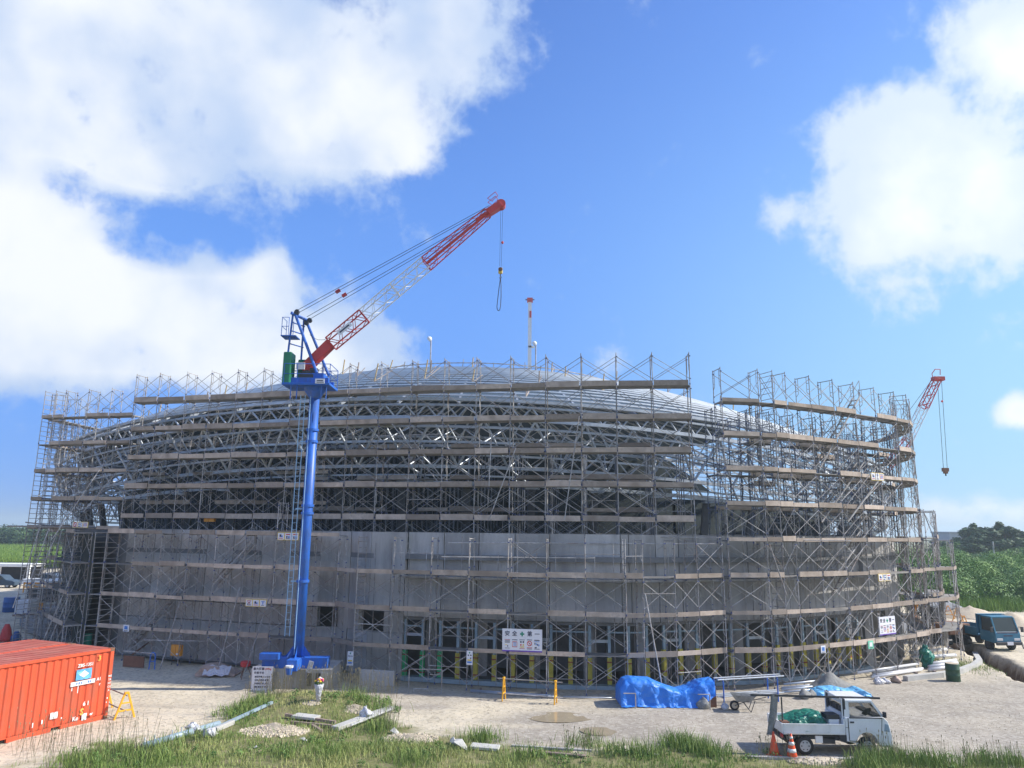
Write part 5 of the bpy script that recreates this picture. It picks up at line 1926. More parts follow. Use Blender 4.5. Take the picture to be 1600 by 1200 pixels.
def picto(o, x, z, w, h, kind, fwd=0.0):
    b = MB()
    e = 0.004
    def r(cx, cz, ww, hh, m, dy=0.0):
        b.use(m).box((cx, -0.019 - dy, cz), (ww, e, hh))
    if kind == 'bars':
        for k in range(4):
            r(x, z + h * (0.38 - k * 0.09), w * (0.9 - 0.08 * (k % 2)), h * 0.04, 'ink' if k else 'ink_red')
        r(x - w * 0.2, z - h * 0.1, w * 0.35, h * 0.05, 'ink_yellow'); r(x + 0.05 * w, z - h * 0.22, w * 0.12, h * 0.16, 'ink'); r(x, z - h * 0.42, w * 0.8, h * 0.04, 'ink')
    elif kind == 'box':
        r(x, z + h * 0.38, w * 0.9, h * 0.07, 'ink')
        r(x, z + h * 0.2, w * 0.8, h * 0.06, 'ink_red'); r(x, z - h * 0.28, w * 0.8, h * 0.06, 'ink_red'); r(x - w * 0.38, z - h * 0.04, w * 0.06, h * 0.5, 'ink_red'); r(x + w * 0.38, z - h * 0.04, w * 0.06, h * 0.5, 'ink_red')
        for k in range(3):
            r(x, z + h * (0.1 - 0.12 * k), w * 0.5, h * 0.05, 'ink_blue')
    elif kind == 'faces':
        r(x, z + h * 0.4, w * 0.9, h * 0.05, 'ink')
        for sx in (-1, 1):
            r(x + sx * w * 0.2, z + h * 0.2, w * 0.25, h * 0.16, 'ink'); r(x + sx * w * 0.2, z - h * 0.08, w * 0.22, h * 0.16, 'ink_yellow' if sx > 0 else 'ink_red')
        r(x, z - h * 0.28, w * 0.7, h * 0.1, 'ink_yellow'); r(x, z - h * 0.43, w * 0.85, h * 0.05, 'ink_red')
    elif kind == 'ban':
        r(x, z + h * 0.42, w * 0.85, h * 0.06, 'ink')
        n = 20
        vs = []
        for i in range(n):
            a = 2 * PI * i / n
            for rr in (0.42, 0.3):
                vs.append((x + rr * w * math.cos(a), -0.021, z + h * 0.08 + rr * w * math.sin(a)))
        b.use('ink_red').add(vs, [(2 * i, 2 * ((i + 1) % n), 2 * ((i + 1) % n) + 1, 2 * i + 1) for i in range(n)])
        b.bar((x - w * 0.22, -0.021, z + h * 0.08 + w * 0.22), (x + w * 0.22, -0.021, z + h * 0.08 - w * 0.22), 0.004, w * 0.09, (0, 0, 1))
        r(x, z + h * 0.08, w * 0.14, w * 0.2, 'ink')
        for k in range(2):
            r(x, z - h * (0.32 + k * 0.12), w * 0.85, h * 0.06, 'ink_red' if k == 0 else 'ink')
    elif kind == 'crowd':
        r(x, z + h * 0.4, w * 0.9, h * 0.08, 'ink'); r(x, z + h * 0.27, w * 0.9, h * 0.05, 'ink_blue')
        for k in range(4):
            r(x + w * (-0.33 + 0.22 * k), z + h * (0.08 - 0.05 * k), w * 0.15, h * 0.18, 'ink_blue' if k % 2 else 'ink')
        r(x - w * 0.2, z - h * 0.3, w * 0.35, h * 0.12, 'ink'); r(x, z - h * 0.43, w * 0.9, h * 0.05, 'ink')
    elif kind == 'fall':
        r(x, z + h * 0.35, w * 0.7, h * 0.1, 'ink_red'); r(x, z - h * 0.35, w * 0.7, h * 0.12, 'ink')
        b.use('ink').bar((x - w * 0.25, -0.02, z - h * 0.2), (x + w * 0.25, -0.02, z + h * 0.2), e, h * 0.12, (0, 0, 1))
        b.use('ink_red').bar((x - w * 0.25, -0.023, z + h * 0.2), (x + w * 0.25, -0.023, z - h * 0.2), e, h * 0.09, (0, 0, 1))
    elif kind == 'hand':
        r(x - w * 0.1, z + h * 0.1, w * 0.3, h * 0.4, 'ink'); r(x + w * 0.18, z, w * 0.25, h * 0.25, 'ink_blue'); r(x, z - h * 0.32, w * 0.7, h * 0.1, 'ink_red')
    elif kind == 'post':
        r(x, z + h * 0.28, w * 0.6, h * 0.12, 'ink_blue'); r(x, z, w * 0.14, h * 0.45, 'ink_blue'); r(x, z - h * 0.35, w * 0.5, h * 0.08, 'ink')
    elif kind == 'scene':
        r(x, z + h * 0.3, w * 0.7, h * 0.16, 'ink_red'); r(x - w * 0.2, z - h * 0.1, w * 0.2, h * 0.3, 'ink'); r(x + w * 0.15, z - h * 0.12, w * 0.35, h * 0.22, 'ink_blue'); r(x, z - h * 0.36, w * 0.7, h * 0.1, 'ink')
    b.v = [(q[0], q[1] - fwd, q[2]) for q in b.v]
    b.build('pictogram', o)

def cross(o, x, z, s, m='ink_green'):
    b = MB().use(m)
    b.box((x, -0.019, z), (s, 0.006, s * 0.34)); b.box((x, -0.0195, z), (s * 0.34, 0.007, s))
    b.build('cross_emblem', o)

def safety_board(line, px, py, w_, h_, label, front=0.12):
    o, w, h = sign('safety_board', label, 'sign', line, px, py, w_, h_, group='safety first boards', rim='sign_purple', front=front)
    for ch, fx in (('安', -0.375), ('全', -0.19), ('第', 0.19), ('一', 0.375)):
        put_text(o, ch, fx * w, h * 0.28, h * 0.235, bold=h * 0.004)
    cross(o, 0, h * 0.28, h * 0.2)
    for k, kind in enumerate(('bars', 'box', 'faces', 'ban', 'crowd')):
        picto(o, w * (-0.37 + 0.185 * k), -h * 0.16, w * 0.15, h * 0.46, kind)
    return o
safety_board(B_LINE, 816.5, 1000, 62, 34, 'white safety first board with a green cross on the entrance scaffold over the yellow posts')
safety_board(C_LINE, 1383, 977, 37, 27, 'smaller white safety first board on the sunlit right scaffold')

def triple(line, px, py, w_, h_, label, kinds, ms):
    o, w, h = sign('pictogram_panel', label, 'sign', line, px, py, w_, h_, group='strips of warning pictograms', m='ink_yellow', front=0.1)
    for k in range(3):
        b = MB().use(ms[k]); b.box((w * (-0.333 + 0.333 * k), -0.012, 0), (w * 0.29, 0.02, h * 0.86)); b.build('panel', o)
        picto(o, w * (-0.333 + 0.333 * k), 0, w * 0.27, h * 0.8, kinds[k], 0.008)
triple(A_LINE, 402, 942, 36, 11, 'strip of three warning pictograms left of the blue mast low on the concrete wall', ('fall', 'hand', 'post'), ('sign_white',) * 3)
triple(A_LINE, 452, 838, 36, 12, 'strip of three warning pictograms partly behind the blue mast halfway up', ('hand', 'scene', 'scene'), ('sign_white',) * 3)
triple(A_LINE[:2] + [], 128, 820, 30, 9, 'strip of three warning pictograms near the left opening', ('ban', 'crowd', 'box'), ('sign_white',) * 3)
triple(C_LINE, 1368, 745, 29, 12, 'topmost strip of three warning pictograms on the right scaffold', ('hand', 'post', 'box'), ('sign_white',) * 3)
triple(C_LINE, 1379, 902, 28, 11, 'lower strip of three warning pictograms on the right scaffold', ('hand', 'crowd', 'scene'), ('sign_white',) * 3)

def tall_sign(line, px, py, label, kind):
    o, w, h = sign('notice', label, 'sign', line, px, py, 9.5, 21, group='small upright notices on the scaffold', front=0.14)
    b = MB().use('ink_green'); b.box((0, -0.019, h * 0.36), (w * 0.22, 0.006, w * 0.22), Matrix.Rotation(PI / 4, 3, 'Y')); b.build('diamond_emblem', o)
    b = MB().use('ink')
    if kind:
        for (x, z) in ((-0.2, 0.18), (0.2, 0.18), (0.2, -0.02)):
            b.box((x * w, -0.019, z * h), (w * 0.22, 0.006, h * 0.09))
    else:
        for x in (-0.32, -0.12, 0.12, 0.32):
            b.box((x * w, -0.019, 0.17 * h), (w * 0.14, 0.006, h * 0.06))
    b.build('lettering', o)
    b = MB().use('ink_yellow'); b.box((0, -0.019, -h * 0.16), (w * 0.7, 0.006, h * 0.1)); b.use('ink_blue').box((0, -0.019, -h * 0.31), (w * 0.75, 0.006, h * 0.12)); b.build('pictogram', o)
tall_sign(B_LINE, 549.5, 1028, 'small upright notice on the ladder bay right of the crane block', 0)
tall_sign(B_LINE, 735, 1027, 'small upright notice left of the big safety board', 1)
def small_sign(line, px, py, w_, h_, m, m2, label):
    o, w, h = sign('notice', label, 'sign', line, px, py, w_, h_, m=m, group='small square notices on the scaffold')
    b = MB().use(m2); b.box((0, -0.019, h * 0.05), (w * 0.55, 0.006, h * 0.5)); b.build('pictogram', o)
    b = MB().use('ink'); b.box((0, -0.019, -h * 0.36), (w * 0.7, 0.006, h * 0.08)); b.build('lettering', o)
small_sign(A_LINE, 200, 981, 11, 10, 'sign_white', 'ink_blue', 'small square white notice low on the left concrete wall')
small_sign(C_LINE, 1283, 1014, 9, 11, 'sign_white', 'ink_blue', 'small square white notice with blue mark on the right scaffold')
small_sign(C_LINE, 1357, 1007, 11, 12, 'sign_mint', 'sign_white', 'small mint green notice below the right safety board')

def yellow_box(line, px, py, w_, h_, label, legs):
    o, w, h = sign('junction_box', label, 'box', line, px, py, w_, h_, m='orange', group='orange boxes on the scaffold', front=-0.2)
    b = MB().use('orange')
    for s in (-1, 1):
        b.box((s * w * 0.25, 0.05, 0), (w * 0.46, 0.2, h * 0.94))
    b.build('door', o)
    if legs:
        b = MB().use('dark')
        for s in (-1, 1):
            b.tube((s * w * 0.4, 0.1, -h / 2), (s * w * 0.55, 0.1, -h * 1.9), 0.02, 5)
        b.build('stand', o)
        b = MB().use('sign_white'); b.box((w * 0.2, -0.07, -h * 0.3), (w * 0.2, 0.01, h * 0.15)); b.build('sticker', o)
yellow_box(U_LINE, 324, 809, 18, 12, 'orange box hung high on the upper left scaffold', False)
yellow_box(A_LINE, 271, 1017, 18, 17, 'orange cabinet on thin legs at the foot of the left wall', True)

# ------------------------------------------------------------------ shipping containers
ca = gnd(179.5, 1013, 2.59)
cb2 = gnd(0, 1041, 2.59)
cang = math.atan2(ca.y - cb2.y, ca.x - cb2.x)

def container(loc, label, lettered):
    t = thing('shipping_container', label, 'container', loc, cang, 'orange red shipping containers')
    L, W, Hh = 6.06, 2.44, 2.59
    # corrugated long sides, one panel of ribs each
    for (y, s) in ((0.04, 1), (W - 0.04, -1)):
        b = MB().use('container')
        pts = []
        x = -L + 0.16
        p = 0.276
        while x < -0.20:
            for dx, dy in ((0, 0), (0.07, 0), (0.11, 0.036), (0.18, 0.036), (0.22, 0)):
                if x + dx < -0.16:
                    pts.append((x + dx, y + s * dy))
            x += p
        vs = [(q[0], q[1], 0.17) for q in pts] + [(q[0], q[1], Hh - 0.1) for q in pts]
        n = len(pts)
        b.add(vs, [(i, i + 1, n + i + 1, n + i) for i in range(n - 1)])
        b.build('side_panel', t)
    for x in (-0.08, -L + 0.08):
        for y in (0.08, W - 0.08):
            b = MB().use('container')
            b.box((x, y, Hh / 2), (0.16, 0.16, Hh - 0.02))
            b.build('corner_post', t, None, bevel=0.01)
    b = MB().use('container')
    for y in (0.05, W - 0.05):
        b.box((-L / 2, y, Hh - 0.06), (L - 0.3, 0.1, 0.1))
    b.build('top_rail', t)
    b = MB().use('container')
    for y in (0.06, W - 0.06):
        for (x0, x1) in ((-L + 0.16, -4.15), (-3.8, -2.25), (-1.9, -0.16)):
            b.box(((x0 + x1) / 2, y, 0.085), (x1 - x0, 0.1, 0.17))
        b.box((-L / 2, y, 0.15), (L - 0.32, 0.08, 0.04))
    b.build('bottom_rail', t)
    b = MB().use('black')
    for x0 in (-4.15, -2.25):
        b.box((x0 + 0.175, W / 2, 0.08), (0.35, W - 0.2, 0.1))
    b.build('fork_pocket', t)
    b = MB().use('container_roof')
    b.box((-L / 2, W / 2, Hh - 0.035), (L - 0.04, W - 0.04, 0.04))
    k = 0
    x = -L + 0.3
    while x < -0.3:
        b.box((x, W / 2, Hh - 0.012), (0.14, W - 0.3, 0.01))
        x += 0.27
    b.build('roof', t)
    b = MB().use('container')
    for x in (-0.03, -L + 0.03):
        b.box((x, W / 2, Hh / 2), (0.05, W - 0.3, Hh - 0.25))
    for k in range(4):
        b.tube((0.02, 0.45 + k * 0.5, 0.2), (0.02, 0.45 + k * 0.5, Hh - 0.2), 0.02, 6)
    b.build('door', t)
    b = MB().use('rust')
    for x in (-0.09, -L + 0.09):
        for y in (0.085, W - 0.085):
            for z in (0.06, Hh - 0.06):
                b.box((x, y, z), (0.182, 0.176, 0.122))
    b.build('corner_casting', t)
    if lettered:
        def tx(s, x, z, size, m='white', bold=0.004, name='lettering'):
            link(name, text_mesh(s, size, m, bold=bold, ext=0.002), t, Matrix.Translation((x, -0.012 if x < -0.17 else -0.004, z)) @ UPRIGHT)
        tx('ZBS-1351', -1.17, 2.12, 0.16)
        tx('3', -0.62, 2.28, 0.26, 'ink_yellow')
        b = MB().use('tarp_pale'); b.box((-1.2, -0.004, 1.80), (0.62, 0.006, 0.38)); b.build('emblem_panel', t)
        b = MB().use('white'); b.add([(-1.4, -0.012, 1.8), (-1.2, -0.012, 1.94), (-1.0, -0.012, 1.8), (-1.2, -0.012, 1.68)], [(0, 3, 2, 1)]); b.box((-1.2, -0.004, 1.50), (0.98, 0.006, 0.15)); b.build('emblem', t)
        tx('CARGO', -1.3, 1.5, 0.1, 'ink_blue') if False else None
        b = MB().use('ink_blue')
        for i, x in enumerate((-1.45, -1.36, -1.27, -0.98, -0.9)):
            b.box((x, -0.010, 1.5), (0.05, 0.004, 0.06 + 0.02 * (i % 2)))
        b.build('lettering', t)
        tx('A1', -0.56, 1.52, 0.16); tx('r', -0.5, 1.33, 0.14)
        for i, s in enumerate(('MG', 'TA', 'NT', 'CU', 'A')):
            tx(s, -0.08, 1.55 - 0.13 * i, 0.1, bold=0.002)
        tx('6 1', -0.98, 0.72, 0.2, bold=0.006)
        tx('S', -1.12, 0.45, 0.3, 'ink_yellow', 0.01)
        tx('Ko', -1.35, 0.26, 0.2, bold=0.006)
        b = MB().use('sign_white'); b.box((-1.0, -0.004, 0.26), (0.2, 0.006, 0.24)); b.build('sticker', t)
        tx('er', -0.72, 0.31, 0.15)
        b = MB().use('white')
        for (x, z, w, h_) in ((-1.62, 1.33, 0.03, 0.12), (-1.38, 1.28, 0.03, 0.24), (-2.2, 0.55, 0.28, 0.22), (-2.62, 0.42, 0.05, 0.14), (-2.95, 0.38, 0.04, 0.16), (-1.9, 0.4, 0.04, 0.06), (-0.1, 0.75, 0.05, 0.05), (-0.12, 0.6, 0.03, 0.05)):
            b.box((x, -0.002, z), (w, 0.008, h_))
        b.build('paint_mark', t)
    return t
cpos = Vector((ca.x, ca.y, 0.03))
container(cpos, 'near orange red shipping container with white lettering at its right end', True)
nv_ = Vector((-math.sin(cang), math.cos(cang), 0))
container(cpos + nv_ * 2.5, 'far orange red shipping container, only its faded roof showing behind the near one', False)

# ------------------------------------------------------------------ barricades, cones
def barricade_leg(parent, x, m, hgt=0.85, w=0.5):
    b = MB().use(m)
    for s in (-1, 1):
        b.bar((x, s * w / 2, 0), (x, s * 0.06, hgt), 0.07, 0.05, (1, 0, 0))
    b.bar((x, -w * 0.32, hgt * 0.33), (x, w * 0.32, hgt * 0.33), 0.05, 0.06)
    b.bar((x, -w * 0.2, hgt * 0.62), (x, w * 0.2, hgt * 0.62), 0.05, 0.05)
    b.box((x, 0, hgt), (0.09, 0.17, 0.08))
    b.build('leg', parent, None, bevel=0.008)

def barricade(p, q, label, m='barrier', hgt=0.85, group='pipe barricades', rails=(0.9, 0.32), w=0.5, ext=0.3):
    d = q - p
    t = thing('barricade', label, 'barricade', p, math.atan2(d.y, d.x), group)
    L = d.length
    barricade_leg(t, 0.0, m, hgt, w); barricade_leg(t, L, m, hgt, w)
    for z in rails:
        b = MB().use('galv'); b.tube((-ext, 0, z * hgt), (L + ext, 0, z * hgt), 0.024, 8); b.build('rail', t)
    return t
barricade(spot(787, 1094), spot(868, 1100), 'yellow legged pipe barricade in front of the entrance scaffold', hgt=0.92, rails=(0.97, 0.3))
barricade(spot(160, 1108), spot(194, 1123), 'orange yellow legged pipe barricade beside the right end of the near container', hgt=0.95, w=0.75, ext=0.1)
barricade(spot(1508, 986), spot(1530, 990), 'orange barricade behind the blue dump truck', 'orange', hgt=1.1, w=0.9)
barricade(spot(1483, 967), spot(1497, 970), 'orange barricade below the white van', 'orange', hgt=1.1, w=0.9)
barricade(spot(1592, 1014), spot(1640, 1022), 'dark pipe barricade right of the blue dump truck', 'dark', hgt=0.95, w=0.8)

def cone(p, striped, label, hgt=0.76):
    t = thing('traffic_cone', label, 'traffic cone', p, rnd.random(), 'traffic cones by the small white truck')
    b = MB().use('cone'); b.box((0, 0, 0.02), (0.36, 0.36, 0.04)); b.build('base', t, None, bevel=0.01)
    b = MB().use('cone'); b.smooth = True
    zs = [0.04, 0.2, 0.33, 0.46, 0.58, hgt]
    rad = lambda z: 0.15 * (1 - (z - 0.04) / (hgt - 0.04)) + 0.025
    b.lathe([(rad(z), z) for z in zs], 20)
    b.build('body', t)
    if striped:
        b = MB().use('white'); b.smooth = True
        for (z0, z1) in ((0.2, 0.31), (0.42, 0.52), (0.61, 0.68)):
            b.lathe([(rad(z0) + 0.004, z0), (rad(z1) + 0.004, z1)], 20)
        b.build('stripe', t)
cone(spot(1210, 1181), False, 'plain red traffic cone behind the small white truck')
cone(spot(1238, 1185), True, 'red and white striped traffic cone beside the rear wheel of the small white truck')

# ------------------------------------------------------------------ draped sheets and heaps
def drape(parent, name, m, top, y_half, seed, n=60, flare=0.12, wr=0.05, lift=None):
    """a sheet over a long heap: top = [(x, height)], y_half = half depth"""
    r = np.random.default_rng(seed)
    xs = np.linspace(top[0][0], top[-1][0], n)
    hs = np.interp(xs, [p[0] for p in top], [p[1] for p in top])
    prof = [(-1.18, 0.0), (-1.06, 0.12), (-0.98, 0.45), (-0.93, 0.8), (-0.8, 0.97), (-0.4, 1.0), (0.0, 1.02), (0.4, 1.0), (0.8, 0.96), (0.95, 0.75), (1.0, 0.4), (1.15, 0.0)]
    V = []
    for i, (x, h_) in enumerate(zip(xs, hs)):
        for j, (py_, pz) in enumerate(prof):
            fold = math.sin(x * 9 + j * 0.8 + seed) * 0.5 + math.sin(x * 23 + j * 1.7) * 0.3
            low = 1 - min(1, pz)
            ridge = 0.5 - abs((x * (2.1 + 0.15 * (seed % 5)) + 0.35 * j * (1 if seed % 2 else -1) + float(_vn(x, j, 0.9, seed + 5)) * 1.5) % 1.0 - 0.5)
            fold += ridge * 1.6
            y = y_half * py_ - ridge * wr * 1.5 * (1 if py_ < 0 else -1) + fold * wr * (0.5 + 1.6 * low) + float(_vn(x, j * 0.6, 2.3, seed) - 0.5) * wr * 2
            z = max(0.0, h_ * pz + (float(_vn(x, j * 0.9, 1.6, seed + 3)) - 0.5) * wr * 1.8 * (pz > 0) + (0 if pz else 0.02 + 0.05 * float(_vn(x, 0, 1.3, seed + 8))))
            if lift and pz < 0.5 and x > lift[0]:
                z = max(z, lift[1] * (x - lift[0]) / (top[-1][0] - lift[0]) + z)
            V.append((x, y, z))
    k = len(prof)
    Fc = [(i * k + j, (i + 1) * k + j, (i + 1) * k + j + 1, i * k + j + 1) for i in range(n - 1) for j in range(k - 1)]
    b = MB().use(m)
    b.smooth = True
    b.add(V, Fc)
    b.add([V[j] for j in range(k)], [tuple(range(k))])
    b.add([V[(n - 1) * k + j] for j in range(k)], [tuple(range(k))])
    return b.build(name, parent)

p0 = spot(970, 1106); p1 = spot(1122, 1107)
tl = (p1 - p0).length
tb = thing('tarpaulin_heap', 'long heap covered with a bright blue tarpaulin in front of the scaffold', 'tarpaulin', p0 + Vector((0, 0.75, 0)), math.atan2(p1.y - p0.y, p1.x - p0.x))
drape(tb, 'tarpaulin', 'tarp_blue', [(0, 0.7), (0.05 * tl, 1.02), (0.12 * tl, 1.12), (0.33 * tl, 1.06), (0.46 * tl, 0.82), (0.62 * tl, 0.62), (0.74 * tl, 0.7), (0.84 * tl, 0.96), (0.98 * tl, 1.06)], 0.72, 3, n=90, wr=0.035, lift=(0.78 * tl, 0.45))
b = MB().use('plywood'); b.box((tl * 0.93, 0.0, 0.42), (tl * 0.13, 1.2, 0.84)); b.build('plywood_crate', tb)
b = MB().use('mesh_grey'); b.smooth = True; b.blob(0.26, 0.2, 0.42, 4, c=(tl * 0.84, -0.78, 0)); b.build('bag', tb)
for (x, z) in ((0.14, 0.62), (0.9, 0.6)):
    b = MB().use('galv'); b.path([(tl * x - 0.5, -0.98, z), (tl * x, -0.98, z), (tl * x, -0.98, 0)], 0.022, 6); b.build('clamp_pipe', tb)

def tarp_thing(name, label, px0, px1, py, m, tops, yh, seed, cat='tarpaulin', wr=0.05):
    a, c = spot(px0, py), spot(px1, py)
    L = (c - a).length
    t = thing(name, label, cat, a + Vector((0, yh, 0)), math.atan2(c.y - a.y, c.x - a.x))
    drape(t, 'sheet', m, [(x * L, z) for x, z in tops], yh, seed, n=40, wr=wr)
    return t, L
tarp_thing('tarpaulin', 'pale blue tarpaulin lying flat by the grey stone pile', 1270, 1362, 1089, 'tarp_pale', [(0, 0.08), (0.2, 0.3), (0.45, 0.36), (0.7, 0.2), (0.85, 0.32), (1, 0.12)], 0.5, 12)
t_, L_ = tarp_thing('tarpaulin_heap', 'beige tarpaulin heap at the foot of the left wall', 304, 366, 1058, 'tarp_beige', [(0, 0.2), (0.12, 0.5), (0.4, 0.55), (0.7, 0.35), (1, 0.1)], 0.6, 17)
b = MB().use('tarp_white'); b.smooth = True
vs = [(0.22 * L_ + i * 0.16, -0.82 + 0.1 * j, max(0.05, 0.12 + 0.1 * j + 0.05 * math.sin(i * 1.9 + j))) for j in range(5) for i in range(9)]
b.add(vs, [(j * 9 + i, j * 9 + i + 1, (j + 1) * 9 + i + 1, (j + 1) * 9 + i) for j in range(4) for i in range(8)])
b.build('white_sheet', t_)

def heap(name, label, px, py, rx, ry, hgt, m, seed, cat='heap', stones=0, sm='gravel', ssize=0.06, kind=None):
    c = spot(px, py)
    t = thing(name, label, cat, (c.x, c.y + ry * 0.8, c.z - 0.02))
    n, k = 28, 9
    V, Fc = [(0, 0, hgt)], []
    for j in range(1, k + 1):
        for i in range(n):
            a = 2 * PI * i / n
            rr = j / k
            wob = 1 + 0.25 * (float(_vn(math.cos(a) * 2 + 5, math.sin(a) * 2 + 5, 1.0, seed)) - 0.5)
            z = hgt * (1 - rr) ** 1.05 * (1 + 0.3 * (float(_vn(math.cos(a) * 3 * rr, math.sin(a) * 3 * rr, 1.4, seed + 1)) - 0.5))
            V.append((rx * rr * wob * math.cos(a), ry * rr * wob * math.sin(a), z if j < k else -0.05))
    for i in range(n):
        Fc.append((0, 1 + i, 1 + (i + 1) % n))
    for j in range(k - 1):
        for i in range(n):
            o = 1 + j * n
            Fc.append((o + i, o + n + i, o + n + (i + 1) % n, o + (i + 1) % n))
    b = MB().use(m); b.smooth = True
    b.add(V, Fc)
    b.build('mound', t)
    if stones:
        r = np.random.default_rng(seed)
        rad = np.sqrt(r.random(stones)) * 1.02
        a = r.uniform(0, 2 * PI, stones)
        x, y = rx * rad * np.cos(a), ry * rad * np.sin(a)
        z = hgt * np.clip(1 - rad, 0, 1) ** 1.05
        o = link('stones', stone_mesh(np.stack([x, y, z], 1), ssize, sm, seed), t)
        o['kind'] = 'stuff'
    return t

def stone_mesh(P, size, m, seed):
    r = np.random.default_rng(seed)
    base = np.array([(1, 0, 0), (-1, 0, 0), (0, 1, 0), (0, -1, 0), (0, 0, 1), (0, 0, -1)], float)
    tri = np.array([(0, 2, 4), (2, 1, 4), (1, 3, 4), (3, 0, 4), (2, 0, 5), (1, 2, 5), (3, 1, 5), (0, 3, 5)])
    n = len(P)
    s = size * r.uniform(0.5, 1.6, (n, 1, 1)) * r.uniform(0.6, 1.3, (n, 6, 1))
    ang = r.uniform(0, 2 * PI, n)
    v = base[None] * s
    ca_, sa_ = np.cos(ang)[:, None], np.sin(ang)[:, None]
    x = v[..., 0] * ca_ - v[..., 1] * sa_
    y = v[..., 0] * sa_ + v[..., 1] * ca_
    tl_ = r.normal(0, 0.4, (n, 1))
    z = v[..., 2] * 0.75 + x * tl_
    v = np.stack([x, y, z], 2) + P[:, None, :]
    f = (tri[None] + (np.arange(n) * 6)[:, None, None]).reshape(-1, 3)
    return np_mesh('stones', v.reshape(-1, 3), f, [m])

heap('sand_pile', 'pale sand pile in front of the green scrub, right of the white van', 1536, 968, 3.1, 2.2, 1.05, 'sand', 5)
heap('sand_pile', 'pale sand pile cut by the right edge behind the blue dump truck', 1603, 983, 2.6, 2.0, 1.15, 'sand', 6)
heap('stone_pile', 'dark grey crushed stone pile behind the pale blue tarpaulin', 1310, 1082, 1.25, 0.9, 0.8, 'sand_grey', 7)
heap('rubble_pile', 'pale limestone rubble heap in the grass left of the timber planks', 420, 1150, 1.25, 0.8, 0.3, 'gravel', 21, stones=520, ssize=0.055)
heap('rubble_pile', 'limestone rubble on the mound behind the white board', 550, 1113, 0.7, 0.5, 0.25, 'gravel', 22, stones=300, ssize=0.045)
heap('rubble_pile', 'low scatter of pale rubble in the grass right of the white board', 640, 1160, 1.0, 0.6, 0.16, 'gravel', 23, stones=260, ssize=0.06)
heap('rubble_pile', 'small rubble strewn under the flowers on the mound', 485, 1101, 0.45, 0.35, 0.16, 'gravel', 24, stones=110, ssize=0.045)
heap('rubble_pile', 'brown rubble in the grass in front of the small white truck', 1295, 1194, 1.2, 0.45, 0.14, 'gravel', 26, stones=200, ssize=0.05)
# loose stones over the yard
n = 5200
xs = R_.uniform(-20, 22, n); ys = R_.uniform(22.5, 36, n)
sel = grassy(xs, ys) < 6
xs, ys = xs[sel], ys[sel]
o = link('loose_stones', stone_mesh(np.stack([xs, ys, hz(xs, ys)], 1), 0.022, 'gravel', 77))
tag(o, 'small pale stones scattered over the gravel yard', kind='stuff')
for i, (px, py, s, lab) in enumerate([(708, 1163, 0.16, 'pale stone lump in the grass left of the grey slab'), (722, 1168, 0.2, 'white stone lump just beside the grey slab'), (1487 * 0 + 330, 1150, 0.17, 'pale concrete lump at the right end of the pale blue pipe'), (475, 1158, 0.12, 'pale stone right of the rubble heap'), (400, 1170, 0.12, 'flat pale stone below the rubble heap'), (616, 1146, 0.16, 'pale stone at the lower end of the grass clump by the white board')]):
    c = spot(px, py)
    me = stone_mesh(np.array([[0, 0, s * 0.4]]), s, 'stone_white', 40 + i)
    o = link('boulder', me); o.location = c
    tag(o, lab, 'stone', 'pale stone lumps in the grass')

# ------------------------------------------------------------------ things in the foreground grass
def bar_thing(name, label, cat, a, c, w, h_, m, group=None, dz=0.0, up=(0, 0, 1), bevel=0.0):
    b = MB().use(m)
    b.bar((0, 0, 0), c - a, w, h_, up)
    me = b.mesh(name, None, bevel)
    o = link(name, me)
    o.location = a + Vector((0, 0, dz))
    return tag(o, label, cat, group)
def sp(px, py, dz=0.0):
    return spot(px, py) + Vector((0, 0, dz))
bar_thing('timber_plank', 'top weathered timber plank lying across the mound', 'timber', sp(446, 1122, 0.12), sp(524, 1134, 0.12), 0.10, 0.10, 'timber', 'timber planks on the mound')
bar_thing('timber_plank', 'middle weathered timber plank on the mound', 'timber', sp(455, 1131, 0.06), sp(518, 1138, 0.08), 0.11, 0.09, 'timber', 'timber planks on the mound')
bar_thing('timber_plank', 'short lowest timber plank lying askew on the mound', 'timber', sp(484, 1133, 0.05), sp(503, 1145, 0.05), 0.11, 0.09, 'timber', 'timber planks on the mound')
o = bar_thing('slab', 'pale stone slab leaning behind the timber planks', 'slab', sp(460, 1122, 0.1), sp(496, 1127, 0.12), 0.5, 0.1, 'stone_white', bevel=0.02)
bar_thing('white_board', 'long white board lying from the grass up to the gravel', 'board', sp(523, 1142, 0.08), sp(612, 1109, 0.08), 0.36, 0.14, 'stone_white', bevel=0.02)
bar_thing('thin_pipe', 'thin pale pipe lying along the white board', 'pipe', sp(548, 1142, 0.2), sp(615, 1112, 0.14), 0.05, 0.05, 'pipe_white')
c = sp(572, 1126, 0.12)
b = MB().use('tarp_white'); b.blob(0.24, 0.2, 0.36, 8, 0.4)
o = b.build('sack'); o.location = c; tag(o, 'white crumpled sack sitting on the white board', 'sack')
